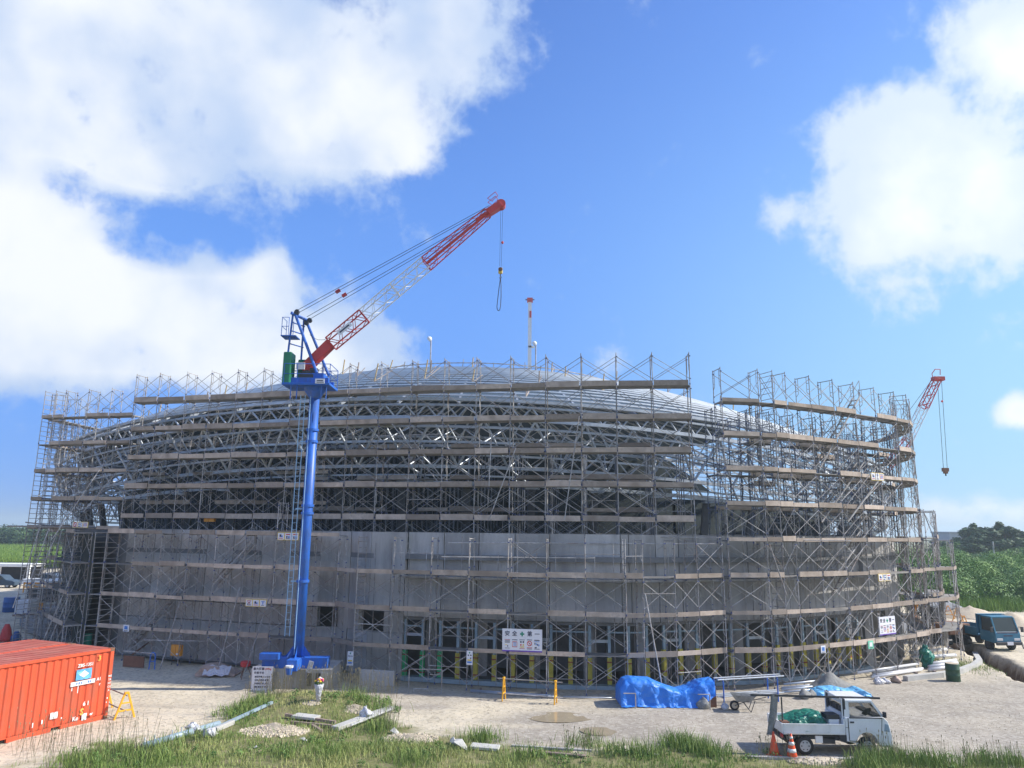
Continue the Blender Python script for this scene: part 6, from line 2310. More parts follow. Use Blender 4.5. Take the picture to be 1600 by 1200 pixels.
# long pale pipe on the left
a, c = sp(222, 1172, 0.12), sp(342, 1136, 0.12)
pp = thing('drain_pipe', 'long pale blue drain pipe with brackets at the grass edge on the left', 'pipe', a)
b = MB().use('pipe_pale'); b.smooth = True; b.tube((0, 0, 0), c - a, 0.11, 14); b.build('pipe', pp)
b = MB().use('pipe_white')
for s in (0.02, 0.14, 0.36, 0.48):
    q = (c - a) * s
    b.tube(q + Vector((0, 0.02, 0.05)), q + Vector((-0.03, 0.06, 0.24)), 0.03, 6)
b.build('bracket', pp)
a, c = sp(338, 1140, 0.06), sp(425, 1100, 0.06)
bar_thing('drain_pipe', 'thinner grey blue pipe running on from the drain pipe towards the mound', 'pipe', a, c, 0.1, 0.1, 'pipe_pale')
bar_thing('concrete_beam', 'short pale concrete beam beside the drain pipe', 'beam', sp(336, 1144, 0.08), sp(364, 1132, 0.08), 0.16, 0.16, 'stone_white', bevel=0.02)
c = sp(302, 1146, 0.1)
b = MB().use('tarp_white'); b.blob(0.3, 0.2, 0.24, 9, 0.4)
o = b.build('sack'); o.location = c; tag(o, 'crumpled white bag lying on the pale blue drain pipe', 'sack')
c = sp(327, 1153, 0.14)
b = MB().use('tarp_white'); b.smooth = True; b.tube((-0.2, 0, 0), (0.16, 0.06, 0.04), 0.16, 16)
o = b.build('sheet_roll'); o.location = c; tag(o, 'white rolled sheet by the right end of the drain pipe', 'roll')
bar_thing('slab', 'pale grey slab half hidden in the grass below the first puddle', 'slab', sp(736, 1168, 0.06), sp(780, 1172, 0.06), 0.5, 0.1, 'stone_white', bevel=0.02)
bar_thing('kerb_strip', 'long thin kerb strip along the grass edge below the puddles', 'kerb', sp(800, 1166, 0.05), sp(925, 1174, 0.05), 0.12, 0.1, 'concrete', 'kerb strips along the grass', dz=-0.05)
bar_thing('kerb_strip', 'short kerb strip in the grass left of the traffic cones', 'kerb', sp(1000, 1178, 0.05), sp(1030, 1181, 0.05), 0.12, 0.1, 'concrete', 'kerb strips along the grass', dz=-0.05)
bar_thing('kerb_strip', 'pale kerb strip under the small white truck', 'kerb', sp(1165, 1184, 0.05), sp(1350, 1188, 0.05), 0.14, 0.1, 'concrete', 'kerb strips along the grass', dz=-0.04)
bar_thing('timber_plank', 'grey plank lying in the grass right of the puddles', 'timber', sp(848, 1178, 0.05), sp(914, 1184, 0.05), 0.16, 0.06, 'timber')
# flowers in a white wrap
c = spot(497, 1096)
t = thing('flower_bunch', 'white wrapped bunch of pink and yellow flowers standing on the mound', 'flowers', c)
b = MB().use('tarp_white'); b.smooth = True; b.lathe([(0.09, 0), (0.11, 0.3), (0.16, 0.5), (0.2, 0.66)], 12); b.build('wrapping', t)
for m, cc, sd in (('sign_mint', (0, 0, 0.72), 1),):
    v, f, tt = leaf_cloud([cc], [0.2], 60, 0.06, 0.6, sd); link('leaf_tuft', np_mesh('leaf_tuft', v, f, ['weed'], {'tint': tt}), t)
MT['pink'] = mat('pink_petals', (0.7, 0.08, 0.25), 0.6); MT['petal_yellow'] = mat('yellow_petals', (0.85, 0.55, 0.03), 0.6)
for i in range(16):
    a, rr = rnd.uniform(0, 2 * PI), rnd.uniform(0.05, 0.24)
    b = MB().use('petal_yellow' if i % 4 == 0 else ('white' if i % 5 == 0 else 'pink')); b.smooth = True
    b.lathe([(0.01, 0), (0.055, 0.03), (0.05, 0.06), (0.015, 0.08)], 8, (rr * math.cos(a) + 0.02, rr * math.sin(a), 0.72 + rnd.uniform(0, 0.14))); b.build('flower', t)
# load notice board at the foot of the crane
c = at(409, 1068, CY - 0.75)
w_, h_ = 0.92, 1.02
t = thing('notice_board', 'white load notice board with rows of dark lettering left of the crane block', 'sign', (c.x, c.y, 0), 0.03)
b = MB().use('sign_white'); b.box((0, 0, h_ / 2 + 0.05), (w_, 0.03, h_)); b.build('board', t)
b = MB().use('galv')
for s in (-1, 1):
    b.tube((s * w_ * 0.45, 0.03, 0), (s * w_ * 0.45, 0.03, h_), 0.02, 6); b.tube((s * w_ * 0.45, 0.03, h_ * 0.8), (s * w_ * 0.45, 0.5, 0), 0.02, 6)
b.build('stand', t)
def nb_text(s, x, z, size, m='ink'):
    link('lettering', text_mesh(s, size, m, 'LEFT', bold=0.002), t, Matrix.Translation((x, -0.018, z)) @ UPRIGHT)
nb_text('最大荷重', -0.42, 0.97, 0.125); nb_text('1,000kg', 0.04, 0.97, 0.11, 'ink_red')
nb_text('作業半径', -0.38, 0.8, 0.115)
for k, s in enumerate(('旋回作業 4 m 以内', '玉掛合図者 配置', '作業責任者  安全', '運転責任者 安全')):
    nb_text(s, -0.34, 0.63 - 0.145 * k, 0.088)

# ------------------------------------------------------------------ things along the scaffold foot
# guard rail of pipes on blue stands
a, c = spot(1131, 1103), spot(1218, 1098)
t = thing('pipe_rack', 'steel pipes laid on blue stands right of the blue tarpaulin', 'pipe rack', a, math.atan2(c.y - a.y, c.x - a.x))
L = (c - a).length
for x in (0.02, L - 0.05):
    b = MB().use('crane_blue'); b.path([(x, 0, 0), (x, 0, 0.95), (x + 0.05, 0.1, 1.03), (x, 0.6, 1.03), (x, 0.7, 0.95), (x, 0.7, 0)], 0.03, 8); b.tube((x, 0, 0.3), (x, 0.7, 0.3), 0.02, 6); b.build('stand', t)
for (y, z) in ((0.0, 1.06), (0.3, 1.08), (0.05, 0.36), (0.4, 0.34), (0.62, 0.35)):
    b = MB().use('steel'); b.tube((-0.25, y, z), (L + 0.3, y, z), 0.03, 8); b.build('pipe', t)
def pipe_stack(label, pts, r=0.045, m='steel', group='stacks of pipes along the scaffold foot', dz=0.05):
    a = spot(*pts[0][0:2])
    t = thing('pipe_stack', label, 'pipes', a, 0, group)
    for (x0, y0, x1, y1, z) in pts_list(pts):
        p, q = spot(x0, y0), spot(x1, y1)
        b = MB().use(m); b.smooth = True; b.tube(p - a + Vector((0, 0, z)), q - a + Vector((0, 0, z)), r, 10); b.build('pipe', t)
    b = MB().use('timber')
    p, q = spot(pts[0][0], pts[0][1]), spot(pts[0][2], pts[0][3])
    for s in (0.12, 0.85):
        e = p.lerp(q, s) - a
        b.bar(e + Vector((0.0, -0.25, 0.04)), e + Vector((0.0, 0.7, 0.04)), 0.09, 0.08)
    b.build('bearer', t)
def pts_list(pts):
    return pts
pipe_stack('steel pipes stacked behind the pale blue tarpaulin', [(1222, 1082, 1300, 1074, 0.12), (1222, 1079, 1310, 1071, 0.12), (1225, 1077, 1300, 1069, 0.22), (1222, 1086, 1290, 1080, 0.12)], 0.05)
pipe_stack('white pipes laid on the ground behind the small bags', [(1362, 1062, 1440, 1050, 0.12), (1364, 1059, 1442, 1048, 0.12), (1340, 1061, 1436, 1046, 0.3), (1364, 1056, 1430, 1046, 0.14)], 0.07, 'pipe_white')
pipe_stack('white pipes and boards piled at the right corner of the scaffold', [(1452, 1050, 1496, 1044, 0.12), (1452, 1046, 1496, 1040, 0.14), (1450, 1042, 1494, 1036, 0.15), (1424, 1036, 1494, 1032, 0.3), (1424, 1034, 1480, 1028, 0.5)], 0.1, 'pipe_white')
pipe_stack('galvanised tubes laid along the foot of the entrance scaffold', [(735, 1081, 868, 1090, 0.08), (735, 1083, 868, 1092, 0.08), (880, 1092, 970, 1094, 0.08)], 0.035)
# wheelbarrow
c = spot(1148, 1110)
t = thing('wheelbarrow', 'grey wheelbarrow with one black tyre right of the blue tarpaulin', 'wheelbarrow', c, -0.1)
b = MB().use('black'); b.smooth = True
b.lathe([(0.12, -0.05), (0.19, -0.05), (0.2, 0), (0.19, 0.05), (0.12, 0.05)], 18, (0, 0, 0.2), Matrix.Rotation(PI / 2, 3, 'X')); b.build('tyre', t)
b = MB().use('sand'); b.lathe([(0.02, -0.06), (0.12, -0.055), (0.12, 0.055), (0.02, 0.06)], 14, (0, 0, 0.2), Matrix.Rotation(PI / 2, 3, 'X')); b.build('hub', t)
b = MB().use('mesh_grey')
b.add([(0.08, -0.2, 0.38), (0.62, -0.22, 0.38), (0.62, 0.22, 0.38), (0.08, 0.2, 0.38), (-0.12, -0.3, 0.66), (0.82, -0.32, 0.62), (0.82, 0.32, 0.62), (-0.12, 0.3, 0.66)],
      [(0, 3, 2, 1), (0, 1, 5, 4), (1, 2, 6, 5), (2, 3, 7, 6), (3, 0, 4, 7)])
b.build('tray', t)
b = MB().use('dark')
for s in (-1, 1):
    b.path([(0, s * 0.08, 0.2), (0.3, s * 0.2, 0.36), (1.25, s * 0.28, 0.62)], 0.018, 6)
    b.path([(0.35, s * 0.2, 0.36), (0.62, s * 0.24, 0.0), (0.8, s * 0.25, 0.46)], 0.016, 6)
b.build('frame', t)
def sack(px, py, s, label, m='tarp_white', group='sacks along the scaffold foot'):
    c = spot(px, py)
    b = MB().use(m); b.smooth = True
    b.blob(s * 0.55, s * 0.42, s * 0.6, int(px), 0.32)
    o = b.build('sack'); o.location = c; o.rotation_euler = (0, 0, rnd.random() * 3)
    tag(o, label, 'sack', group)
sack(1258, 1090, 0.6, 'grey sack standing left of the pale blue tarpaulin', 'mesh_grey'); sack(1266, 1089, 0.5, 'grey sack between the pale blue tarpaulin and its neighbour sack', 'mesh_grey')
sack(1374, 1069, 0.5, 'white bag on the ground below the white pipes'); sack(1384, 1068, 0.42, 'smaller white bag right of the first one below the white pipes'); sack(1400, 1066, 0.5, 'beige bag at the right of the two white bags', 'tarp_beige')
sack(1133, 1108, 0.4, 'crumpled grey bag by the wheelbarrow tyre')
# drums
def drum(px, py, r, h_, m, label, name='drum', lid=None):
    c = spot(px, py)
    t = thing(name, label, 'drum', c)
    b = MB().use(m); b.smooth = True
    b.lathe([(r * 0.97, 0), (r, 0.02), (r, h_ * 0.33), (r * 1.03, h_ * 0.34), (r, h_ * 0.36), (r, h_ * 0.66), (r * 1.03, h_ * 0.67), (r, h_ * 0.69), (r, h_ - 0.02), (r * 0.97, h_)], 18); b.build('shell', t)
    b = MB().use(lid or m); b.lathe([(r * 0.9, h_), (r * 0.9, h_ + 0.012)], 16); b.build('lid', t)
drum(1490, 1064, 0.33, 0.85, 'drum_green', 'dark green drum at the right corner of the scaffold', lid='sand')
drum(16, 956, 0.6, 1.2, 'blue_plastic', 'dark blue drum in the left yard behind the containers')
drum(134, 1021, 0.24, 1.1, 'teal', 'teal plastic drum at the left foot of the concrete wall')
# green cover hanging on the scaffold at the right
c = at(1447, 1026, 43.0)
t = thing('green_cover', 'dark green sheet wrapped round a scaffold post at the right corner', 'sheet', c)
b = MB().use('tarp_green'); b.lathe([(0.06, -0.75), (0.2, -0.6), (0.3, -0.3), (0.36, 0.0), (0.3, 0.28), (0.16, 0.48), (0.08, 0.6)], 12)
b.v = [(x * (1 + 0.3 * math.sin(i * 2.3)) + 0.05 * math.sin(i * 5.1), y * (0.7 + 0.3 * math.sin(i * 1.7)), z + 0.06 * math.sin(i * 3.7)) for i, (x, y, z) in enumerate(b.v)]
b.build('sheet', t)
# red bucket on a tripod by the left wall
c = spot(382, 1060)
t = thing('red_marker', 'small red drum on a brown tripod left of the notice board', 'marker', c)
b = MB().use('ink_red'); b.lathe([(0.2, 0), (0.24, 0.05), (0.24, 0.22), (0.2, 0.26)], 14, (0, 0, 0.55)); b.build('drum', t)
b = MB().use('rust')
for k in range(3):
    a_ = 2 * PI * k / 3 + 0.4
    b.tube((0.1 * math.cos(a_), 0.1 * math.sin(a_), 0.56), (0.35 * math.cos(a_), 0.35 * math.sin(a_), 0), 0.02, 5)
b.build('tripod', t)
# clutter left of the wall
bar_thing('timber_plank', 'brown board leaning at the foot of the left wall', 'board', sp(192, 1042, 0.3), sp(224, 1044, 0.3), 0.06, 0.55, 'plywood')
bar_thing('steel_beam', 'thin rusty beam propped above the brown board', 'beam', sp(205, 1038, 0.5), sp(240, 1022, 0.9), 0.06, 0.08, 'rust')
t = thing('hand_barrow', 'blue tube frame by the foot of the left wall', 'frame', spot(237, 1046))
b = MB().use('crane_blue'); b.path([(-0.15, 0, 0), (-0.12, 0, 0.75), (0.0, 0, 0.85), (0.12, 0, 0.75), (0.15, 0, 0)], 0.03, 6); b.tube((-0.14, 0, 0.4), (0.14, 0, 0.4), 0.025, 6); b.build('frame', t)
b = MB().use('galv'); b.tube((-1.6, 0, 0.9), (0.05, 0, 0.78), 0.03, 6); b.build('shaft', t)
t = thing('gate_frame', 'low galvanised tube frame standing at the entrance scaffold foot', 'frame', spot(664, 1083), -0.02)
b = MB().use('galv'); b.path([(-0.75, 0, 0), (-0.75, 0, 1.02), (0.75, 0, 1.02), (0.75, 0, 0), (-0.75, 0, 0)], 0.024, 6); b.tube((0.2, 0, 0.8), (0.75, 0, 0.8), 0.018, 5); b.build('frame', t)
b = MB().use('galv'); b.path([(-0.5, -0.1, 0), (-0.5, -0.1, 0.2), (0.2, -0.1, 0.2), (0.2, -0.1, 0)], 0.02, 5); b.build('foot', t)
t = thing('low_wall', 'pale precast panel standing left of the green posts', 'panel', (X_at(590, 37.2, 1060), 37.0, 0), -0.2)
b = MB().use('concrete'); b.box((0, 0, 0.35), (1.75, 0.12, 0.7)); b.build('panel', t, None, bevel=0.01)
# kerb at the right corner
pts = [(1415, 1064), (1470, 1058), (1500, 1052), (1522, 1044), (1531, 1037), (1524, 1030)]
P = [spot(*p) for p in pts]
b = MB().use('stone_white')
for p, q in zip(P[:-1], P[1:]):
    b.bar(p - P[0] + Vector((0, 0, 0.1)), q - P[0] + Vector((0, 0, 0.1)), 0.3, 0.28)
o = b.build('kerb'); o.location = P[0]
tag(o, 'pale concrete kerb curving round the right corner of the building', 'kerb')
n = 1500
c = spot(1500, 1040)
xs, ys = R_.normal(c.x, 0.9, n), R_.normal(c.y, 1.2, n)
v, f, tt = blades(xs, ys, hz(xs, ys), R_.uniform(0.06, 0.2, n), np.full(n, 0.012), R_.uniform(0.1, 0.5, n), R_.uniform(0.0, 0.5, n))
tag(link('kerb_grass', np_mesh('kerb_grass', v, f, ['grass'], {'tint': tt})), 'small patch of grass inside the curved kerb', kind='stuff')

# ------------------------------------------------------------------ vehicles
def glass_clear():
    m = bpy.data.materials.new('clear_glass')
    m.use_nodes = True
    b = m.node_tree.nodes['Principled BSDF']
    b.inputs['Base Color'].default_value = (0.02, 0.03, 0.03, 1)
    b.inputs['Roughness'].default_value = 0.05
    b.inputs['Alpha'].default_value = 0.45
    return m
MT['clear_glass'] = glass_clear()

def wheel(parent, x, y, r, w, rim='steel'):
    Mx = Matrix.Rotation(PI / 2, 3, 'X')
    b = MB().use('black'); b.smooth = True
    b.lathe([(r * 0.6, -w / 2), (r * 0.93, -w / 2), (r, -w * 0.35), (r, w * 0.35), (r * 0.93, w / 2), (r * 0.6, w / 2)], 24, (x, y, r), Mx)
    o = b.build('wheel', parent)
    b = MB().use(rim)
    b.lathe([(r * 0.12, -w * 0.56), (r * 0.45, -w * 0.515), (r * 0.62, -w * 0.53), (r * 0.62, w * 0.53), (r * 0.45, w * 0.515), (r * 0.12, w * 0.56)], 18, (x, y, r), Mx)
    b.use('dark')
    for k in range(6):
        a = 2 * PI * k / 6
        for s in (-1, 1):
            b.box((x + r * 0.42 * math.cos(a), y + s * w * 0.525, r + r * 0.42 * math.sin(a)), (r * 0.12, 0.03, r * 0.12))
    b.build('rim', o)
    return o

def arch(cx, r, z0, n=9, side=1):
    """points of a wheel arch from front to rear along the lower edge"""
    out = []
    for i in range(n):
        a = PI * i / (n - 1)
        z = z0 + r * math.sin(a)
        out.append((cx + r * math.cos(a), z))
    return out

kp = spot(1300, 1181)
kx = spot(1222, 1181).x
kei = thing('small_truck', 'small white flatbed truck parked at the grass edge', 'truck', (kx + 0.05, kp.y + 0.0, kp.z), 0.0)
kei.scale = (1.08, 1.08, 1.08)
W = 1.40
# cab lower body
prof = [(1.97, 0.42), (2.3, 0.36)] + [(x, z) for x, z in reversed(arch(2.62, 0.34, 0.34))] + [(3.05, 0.26), (3.34, 0.26), (3.39, 0.34), (3.395, 0.56), (3.36, 0.80), (3.30, 1.0), (3.17, 1.13), (1.97, 1.11)]
b = MB().use('white_body'); b.prism(prof, 0, W); b.build('cab_body', kei, None, bevel=0.018)
b = MB().use('white_body'); b.box((2.42, W / 2, 1.60), (0.92, W - 0.12, 0.07)); b.build('cab_roof', kei, None, bevel=0.03)
for y in (0.045, W - 0.045):
    s = 1 if y < 0.5 else -1
    for p_, q_, w_, h_, up_ in (((3.19, y, 1.1), (2.83, y + s * 0.04, 1.59), 0.07, 0.05, (0, 1, 0)), ((2.04, y, 1.08), (2.06, y + s * 0.02, 1.60), 0.05, 0.16, (1, 0, 0)), ((2.0, y + s * 0.03, 1.575), (2.85, y + s * 0.04, 1.575), 0.07, 0.06, (0, 0, 1))):
        MB().use('white_body').bar(p_, q_, w_, h_, up_).build('pillar', kei)
b = MB().use('white_body'); b.box((1.99, W / 2, 0.95), (0.05, W - 0.06, 0.5)); b.box((1.99, W / 2, 1.54), (0.05, W - 0.1, 0.12)); b.build('cab_back', kei)
b = MB().use('dark'); b.box((1.985, 0.12, 1.4), (0.06, 0.18, 0.5)); b.box((1.985, W - 0.12, 1.4), (0.06, 0.18, 0.5)); b.build('rear_window_frame', kei)
door = MB().use('white_body')
door.prism([(2.07, 0.44), (2.30, 0.42), (2.27, 0.56), (2.36, 0.68), (2.5, 0.74), (2.70, 0.74), (2.86, 0.68), (2.94, 0.62), (3.06, 0.62), (3.11, 1.1), (2.07, 1.1)], -0.012, 0.01)
do = door.build('door', kei, None, bevel=0.004)
b = MB().use('dark')
for (x0, z0), (x1, z1) in (((2.06, 0.45), (2.06, 1.1)), ((3.115, 1.1), (3.065, 0.62)), ((2.06, 0.44), (2.3, 0.42))):
    b.bar((x0, -0.006, z0), (x1, -0.006, z1), 0.02, 0.012, (0, 1, 0))
b.bar((1.97, -0.003, 0.82), (2.06, -0.003, 0.82), 0.012, 0.01)
b.box((2.66, -0.004, 0.30), (1.3, 0.012, 0.02))
b.build('door_seam', do)
b = MB().use('dark'); b.box((2.17, -0.02, 0.98), (0.12, 0.02, 0.045)); b.build('door_handle', do)
b = MB().use('dark'); b.prism([(2.085, 1.09), (2.085, 1.54), (2.84, 1.54), (3.13, 1.11)], 0.012, 0.018) if False else b.bar((2.1, 0.0, 1.105), (3.12, 0.0, 1.105), 0.03, 0.03)
b.build('window_seal', do)
for (y, nm) in ((0.03, 'side_window'), (W - 0.03, 'side_window')):
    b = MB().use('clear_glass'); b.add([(2.12, y, 1.1), (3.13, y, 1.12), (2.82, y, 1.56), (2.12, y, 1.56)], [(0, 1, 2, 3)]); b.build(nm, kei)
b = MB().use('clear_glass'); b.add([(3.19, 0.08, 1.12), (3.19, W - 0.08, 1.12), (2.85, W - 0.1, 1.57), (2.85, 0.1, 1.57)], [(0, 1, 2, 3)]); b.build('windscreen', kei)
b = MB().use('dark')
b.box((2.28, 0.4, 0.95), (0.4, 0.45, 0.12)); b.box((2.1, 0.4, 1.15), (0.12, 0.45, 0.4)); b.box((2.28, 1.0, 0.95), (0.4, 0.45, 0.12)); b.box((2.1, 1.0, 1.15), (0.12, 0.45, 0.4)); b.box((3.02, W / 2, 1.1), (0.25, W - 0.2, 0.14))
b.build('seat', kei)
b = MB().use('black'); b.lathe([(0.16, -0.012), (0.185, 0), (0.16, 0.012)], 16, (2.82, 0.38, 1.2), Matrix.Rotation(-0.7, 3, 'Y')); b.tube((2.82, 0.38, 1.2), (3.0, 0.38, 1.05), 0.02, 5); b.build('steering_wheel', kei)
b = MB().use('pipe_pale'); b.prism([(3.16, 0.72), (3.345, 0.70), (3.31, 0.93), (3.2, 0.95)], -0.012, 0.16); b.build('headlight', kei, None, bevel=0.015)
b = MB().use('pipe_pale'); b.prism([(3.16, 0.72), (3.345, 0.70), (3.31, 0.93), (3.2, 0.95)], W - 0.16, W + 0.012); b.build('headlight', kei, None, bevel=0.015)
b = MB().use('white_body'); b.box((3.385, W / 2, 0.4), (0.07, W - 0.02, 0.22)); b.build('bumper', kei, None, bevel=0.03)
b = MB().use('dark'); b.box((3.18, -0.06, 1.22), (0.07, 0.12, 0.16)); b.box((2.98, 0.3, 1.42), (0.03, 0.18, 0.07)); b.build('mirror', kei)
b = MB().use('rope'); b.bar((3.2, 0.3, 1.15), (3.05, 0.7, 1.4), 0.015, 0.015); b.build('wiper', kei)
# bed
b = MB().use('white_body'); b.box((0.98, W / 2, 0.63), (1.92, W, 0.05)); b.build('bed_floor', kei)
for y in (0.0, W):
    b = MB().use('white_body')
    b.box((0.98, y, 0.775), (1.9, 0.035, 0.27)); b.box((0.98, y - 0.01 if y == 0 else y + 0.01, 0.905), (1.9, 0.045, 0.03)); b.box((0.98, y - 0.008 if y == 0 else y + 0.008, 0.655), (1.9, 0.035, 0.03))
    for x in (0.08, 0.55, 1.02, 1.48, 1.9):
        b.box((x, y, 0.775), (0.03, 0.05, 0.25))
    b.build('side_gate', kei)
b = MB().use('white_body'); b.box((0.02, W / 2, 0.775), (0.035, W, 0.27)); b.build('tailgate', kei)
b = MB().use('white_body'); b.box((1.93, W / 2, 0.85), (0.04, W, 0.42))
for y in (0.08, W - 0.08):
    b.tube((1.93, y, 0.9), (1.93, y, 1.63), 0.022, 6)
b.tube((1.93, 0.08, 1.63), (1.93, W - 0.08, 1.63), 0.022, 6); b.build('headboard', kei)
b = MB().use('dark')
b.box((1.05, W / 2, 0.53), (2.0, 0.6, 0.1)); b.box((1.2, 0.1, 0.5), (1.3, 0.05, 0.1)); b.box((0.05, W / 2, 0.46), (0.08, W - 0.2, 0.09)); b.box((1.45, 0.2, 0.42), (0.4, 0.25, 0.2)); b.bar((0.4, 0.08, 0.55), (1.9, 0.08, 0.42), 0.03, 0.03)
b.build('chassis', kei)
b = MB().use('white'); b.box((1.13, 0.05, 0.46), (0.22, 0.05, 0.2)); b.build('battery_box', kei)
b = MB().use('dark'); b.prism([(1.78, 0.42), (1.98, 0.36), (1.98, 0.6), (1.74, 0.6)], 0.0, 0.04); b.build('step', kei)
b = MB().use('dark'); b.prism([(p[0], p[1]) for p in arch(0.68, 0.36, 0.3)] , 0.03, 0.3) if False else None
b = MB().use('ink_red'); b.box((0.0, 0.12, 0.55), (0.05, 0.14, 0.1)); b.build('tail_light', kei)
for x in (0.68, 2.62):
    wheel(kei, x, 0.09, 0.27, 0.15); wheel(kei, x, W - 0.09, 0.27, 0.15)
S_ = 1.08
def kloc(x, y, z):
    return kei.location + Vector((x, y, z)) * S_
# load
t = thing('green_tarpaulin', 'dark green tarpaulin bundled in the bed of the small white truck', 'tarpaulin', kloc(0.25, 0.55, 0.66))
drape(t, 'sheet', 'tarp_green', [(0, 0.3), (0.3, 0.42), (0.55, 0.5), (0.85, 0.55), (1.15, 0.56), (1.3, 0.3)], 0.5, 31, n=36, wr=0.06)
t = thing('storage_box', 'white box standing in the truck bed behind the cab', 'box', kloc(1.68, 0.32, 0.655))
b = MB().use('white'); b.box((0, 0, 0.2), (0.36, 0.4, 0.4)); b.build('shell', t, None, bevel=0.02)
b = MB().use('dark'); b.box((-0.03, 0.05, 0.47), (0.44, 0.5, 0.13)); b.build('lid', t)
t = thing('wooden_crate', 'reddish crate at the tail of the truck bed', 'crate', kloc(0.16, 0.25, 0.655))
b = MB().use('plywood'); b.box((0, 0, 0.15), (0.26, 0.3, 0.3)); b.build('shell', t)
b = MB().use('timber'); b.box((0, -0.16, 0.24), (0.27, 0.02, 0.06)); b.box((0, -0.16, 0.08), (0.27, 0.02, 0.06)); b.build('slat', t)
# long dark pole carried over the truck, on a rear post and the cab roof
pa, pb = kloc(-0.85, 0.3, 1.69), kloc(3.2, 0.2, 1.65)
o = bar_thing('carried_pole', 'long dark pole carried flat over the cab of the small white truck', 'pole', pa, pb, 0.06, 0.06, 'dark')
t = thing('pole_post', 'thin upright at the tail of the truck bed holding up the long pole', 'post', kloc(0.12, 0.3, 0.655))
b = MB().use('dark'); b.tube((0, 0, 0), (0, 0, 1.02 * S_ - 0.05), 0.025, 6); b.build('shaft', t)
t = thing('hanging_net', 'grey net hanging from the rear end of the long pole behind the truck', 'net', kloc(-0.1, 0.3, 1.72))
b = MB().use('mesh_grey'); b.smooth = True
V = []
for j in range(9):
    z = -j / 8 * 1.3
    for i in range(10):
        a = 2 * PI * i / 10
        rr = (0.105 + 0.05 * math.sin(i * 2.2 + j * 0.4)) * (1.0 if j < 6 else 0.8)
        V.append((rr * math.cos(a) - 0.2 * j / 8, rr * 0.6 * math.sin(a), z))
b.add(V, [(j * 10 + i, j * 10 + (i + 1) % 10, (j + 1) * 10 + (i + 1) % 10, (j + 1) * 10 + i) for j in range(8) for i in range(10)])
b.build('net', t)

# blue dump truck
dp_ = gnd(1588, 1021)
dpx = thing('dump_truck', 'dusty blue dump truck facing the camera on the right', 'truck', (dp_.x, dp_.y + 0.6, dp_.z), -PI / 2 + math.radians(7))
# local: +x is forwards
W = 1.75
b = MB().use('truck_blue')
b.prism([(-1.35, 0.6), (-0.05, 0.5), (0.0, 0.62), (0.0, 1.1), (-0.06, 1.22), (-1.35, 1.22)], -W / 2, W / 2); b.build('cab_body', dpx, None, bevel=0.03)
b = MB().use('truck_blue'); b.box((-0.85, 0, 2.08), (1.0, W - 0.16, 0.1)); b.build('cab_roof', dpx, None, bevel=0.04)
for s in (-1, 1):
    MB().use('truck_blue').bar((-0.08, s * (W / 2 - 0.06), 1.2), (-0.36, s * (W / 2 - 0.1), 2.06), 0.08, 0.08, (0, 1, 0)).build('pillar', dpx)
    MB().use('truck_blue').bar((-1.3, s * (W / 2 - 0.06), 1.2), (-1.3, s * (W / 2 - 0.1), 2.06), 0.1, 0.1, (0, 1, 0)).build('pillar', dpx)
MB().use('truck_blue').box((-1.32, 0, 1.6), (0.06, W - 0.12, 0.9)).build('cab_back', dpx)
b = MB().use('glass'); b.add([(-0.085, -W / 2 + 0.1, 1.23), (-0.085, W / 2 - 0.1, 1.23), (-0.345, W / 2 - 0.14, 2.04), (-0.345, -W / 2 + 0.14, 2.04)], [(0, 1, 2, 3)]); b.build('windscreen', dpx)
for s in (-1, 1):
    b = MB().use('glass'); b.add([(-0.14, s * (W / 2 - 0.07), 1.24), (-1.24, s * (W / 2 - 0.07), 1.24), (-1.24, s * (W / 2 - 0.1), 2.02), (-0.4, s * (W / 2 - 0.1), 2.02)], [(0, 1, 2, 3)]); b.build('side_window', dpx)
b = MB().use('ink'); b.box((-0.02, 0, 1.16), (0.03, W - 0.3, 0.09)); b.box((0.005, 0, 0.98), (0.014, 0.62, 0.08)); b.build('grille', dpx)
for s in (-1, 1):
    b = MB().use('pipe_white'); b.box((-0.01, s * 0.6, 0.75), (0.06, 0.4, 0.15)); b.build('headlight', dpx, None, bevel=0.02)
    b = MB().use('orange'); b.box((-0.03, s * 0.62, 0.86), (0.05, 0.42, 0.04)); b.build('indicator', dpx)
    b = MB().use('dark'); b.box((-0.05, s * (W / 2 + 0.2), 1.35), (0.06, 0.18, 0.32)); b.tube((-0.1, s * W / 2, 1.5), (-0.05, s * (W / 2 + 0.2), 1.5), 0.02, 5); b.build('mirror', dpx)
b = MB().use('dark'); b.box((0.03, 0, 0.5), (0.12, W + 0.06, 0.2)); b.build('bumper', dpx, None, bevel=0.03)
b = MB().use('sign_white'); b.box((0.1, 0.02, 0.52), (0.02, 0.42, 0.2)); b.build('number_plate', dpx)
b = MB().use('dark'); b.box((-2.7, 0, 0.62), (3.6, 0.8, 0.16)); b.build('chassis', dpx)
b = MB().use('truck_blue'); b.box((-2.95, 0, 0.84), (2.9, W + 0.1, 0.07)); b.build('bed_floor', dpx)
for s in (-1, 1):
    b = MB().use('truck_blue'); b.box((-2.95, s * (W / 2 + 0.03), 1.09), (2.9, 0.05, 0.44))
    for k in range(5):
        b.box((-4.3 + k * 0.68, s * (W / 2 + 0.06), 1.08), (0.06, 0.04, 0.42))
    b.build('side_gate', dpx)
b = MB().use('truck_blue'); b.box((-4.4, 0, 1.09), (0.05, W, 0.44)); b.build('tailgate', dpx)
b = MB().use('truck_blue'); b.box((-1.5, 0, 1.55), (0.06, W + 0.12, 1.2)); b.box((-1.38, 0, 2.17), (0.32, W + 0.12, 0.05)); b.build('headboard', dpx)
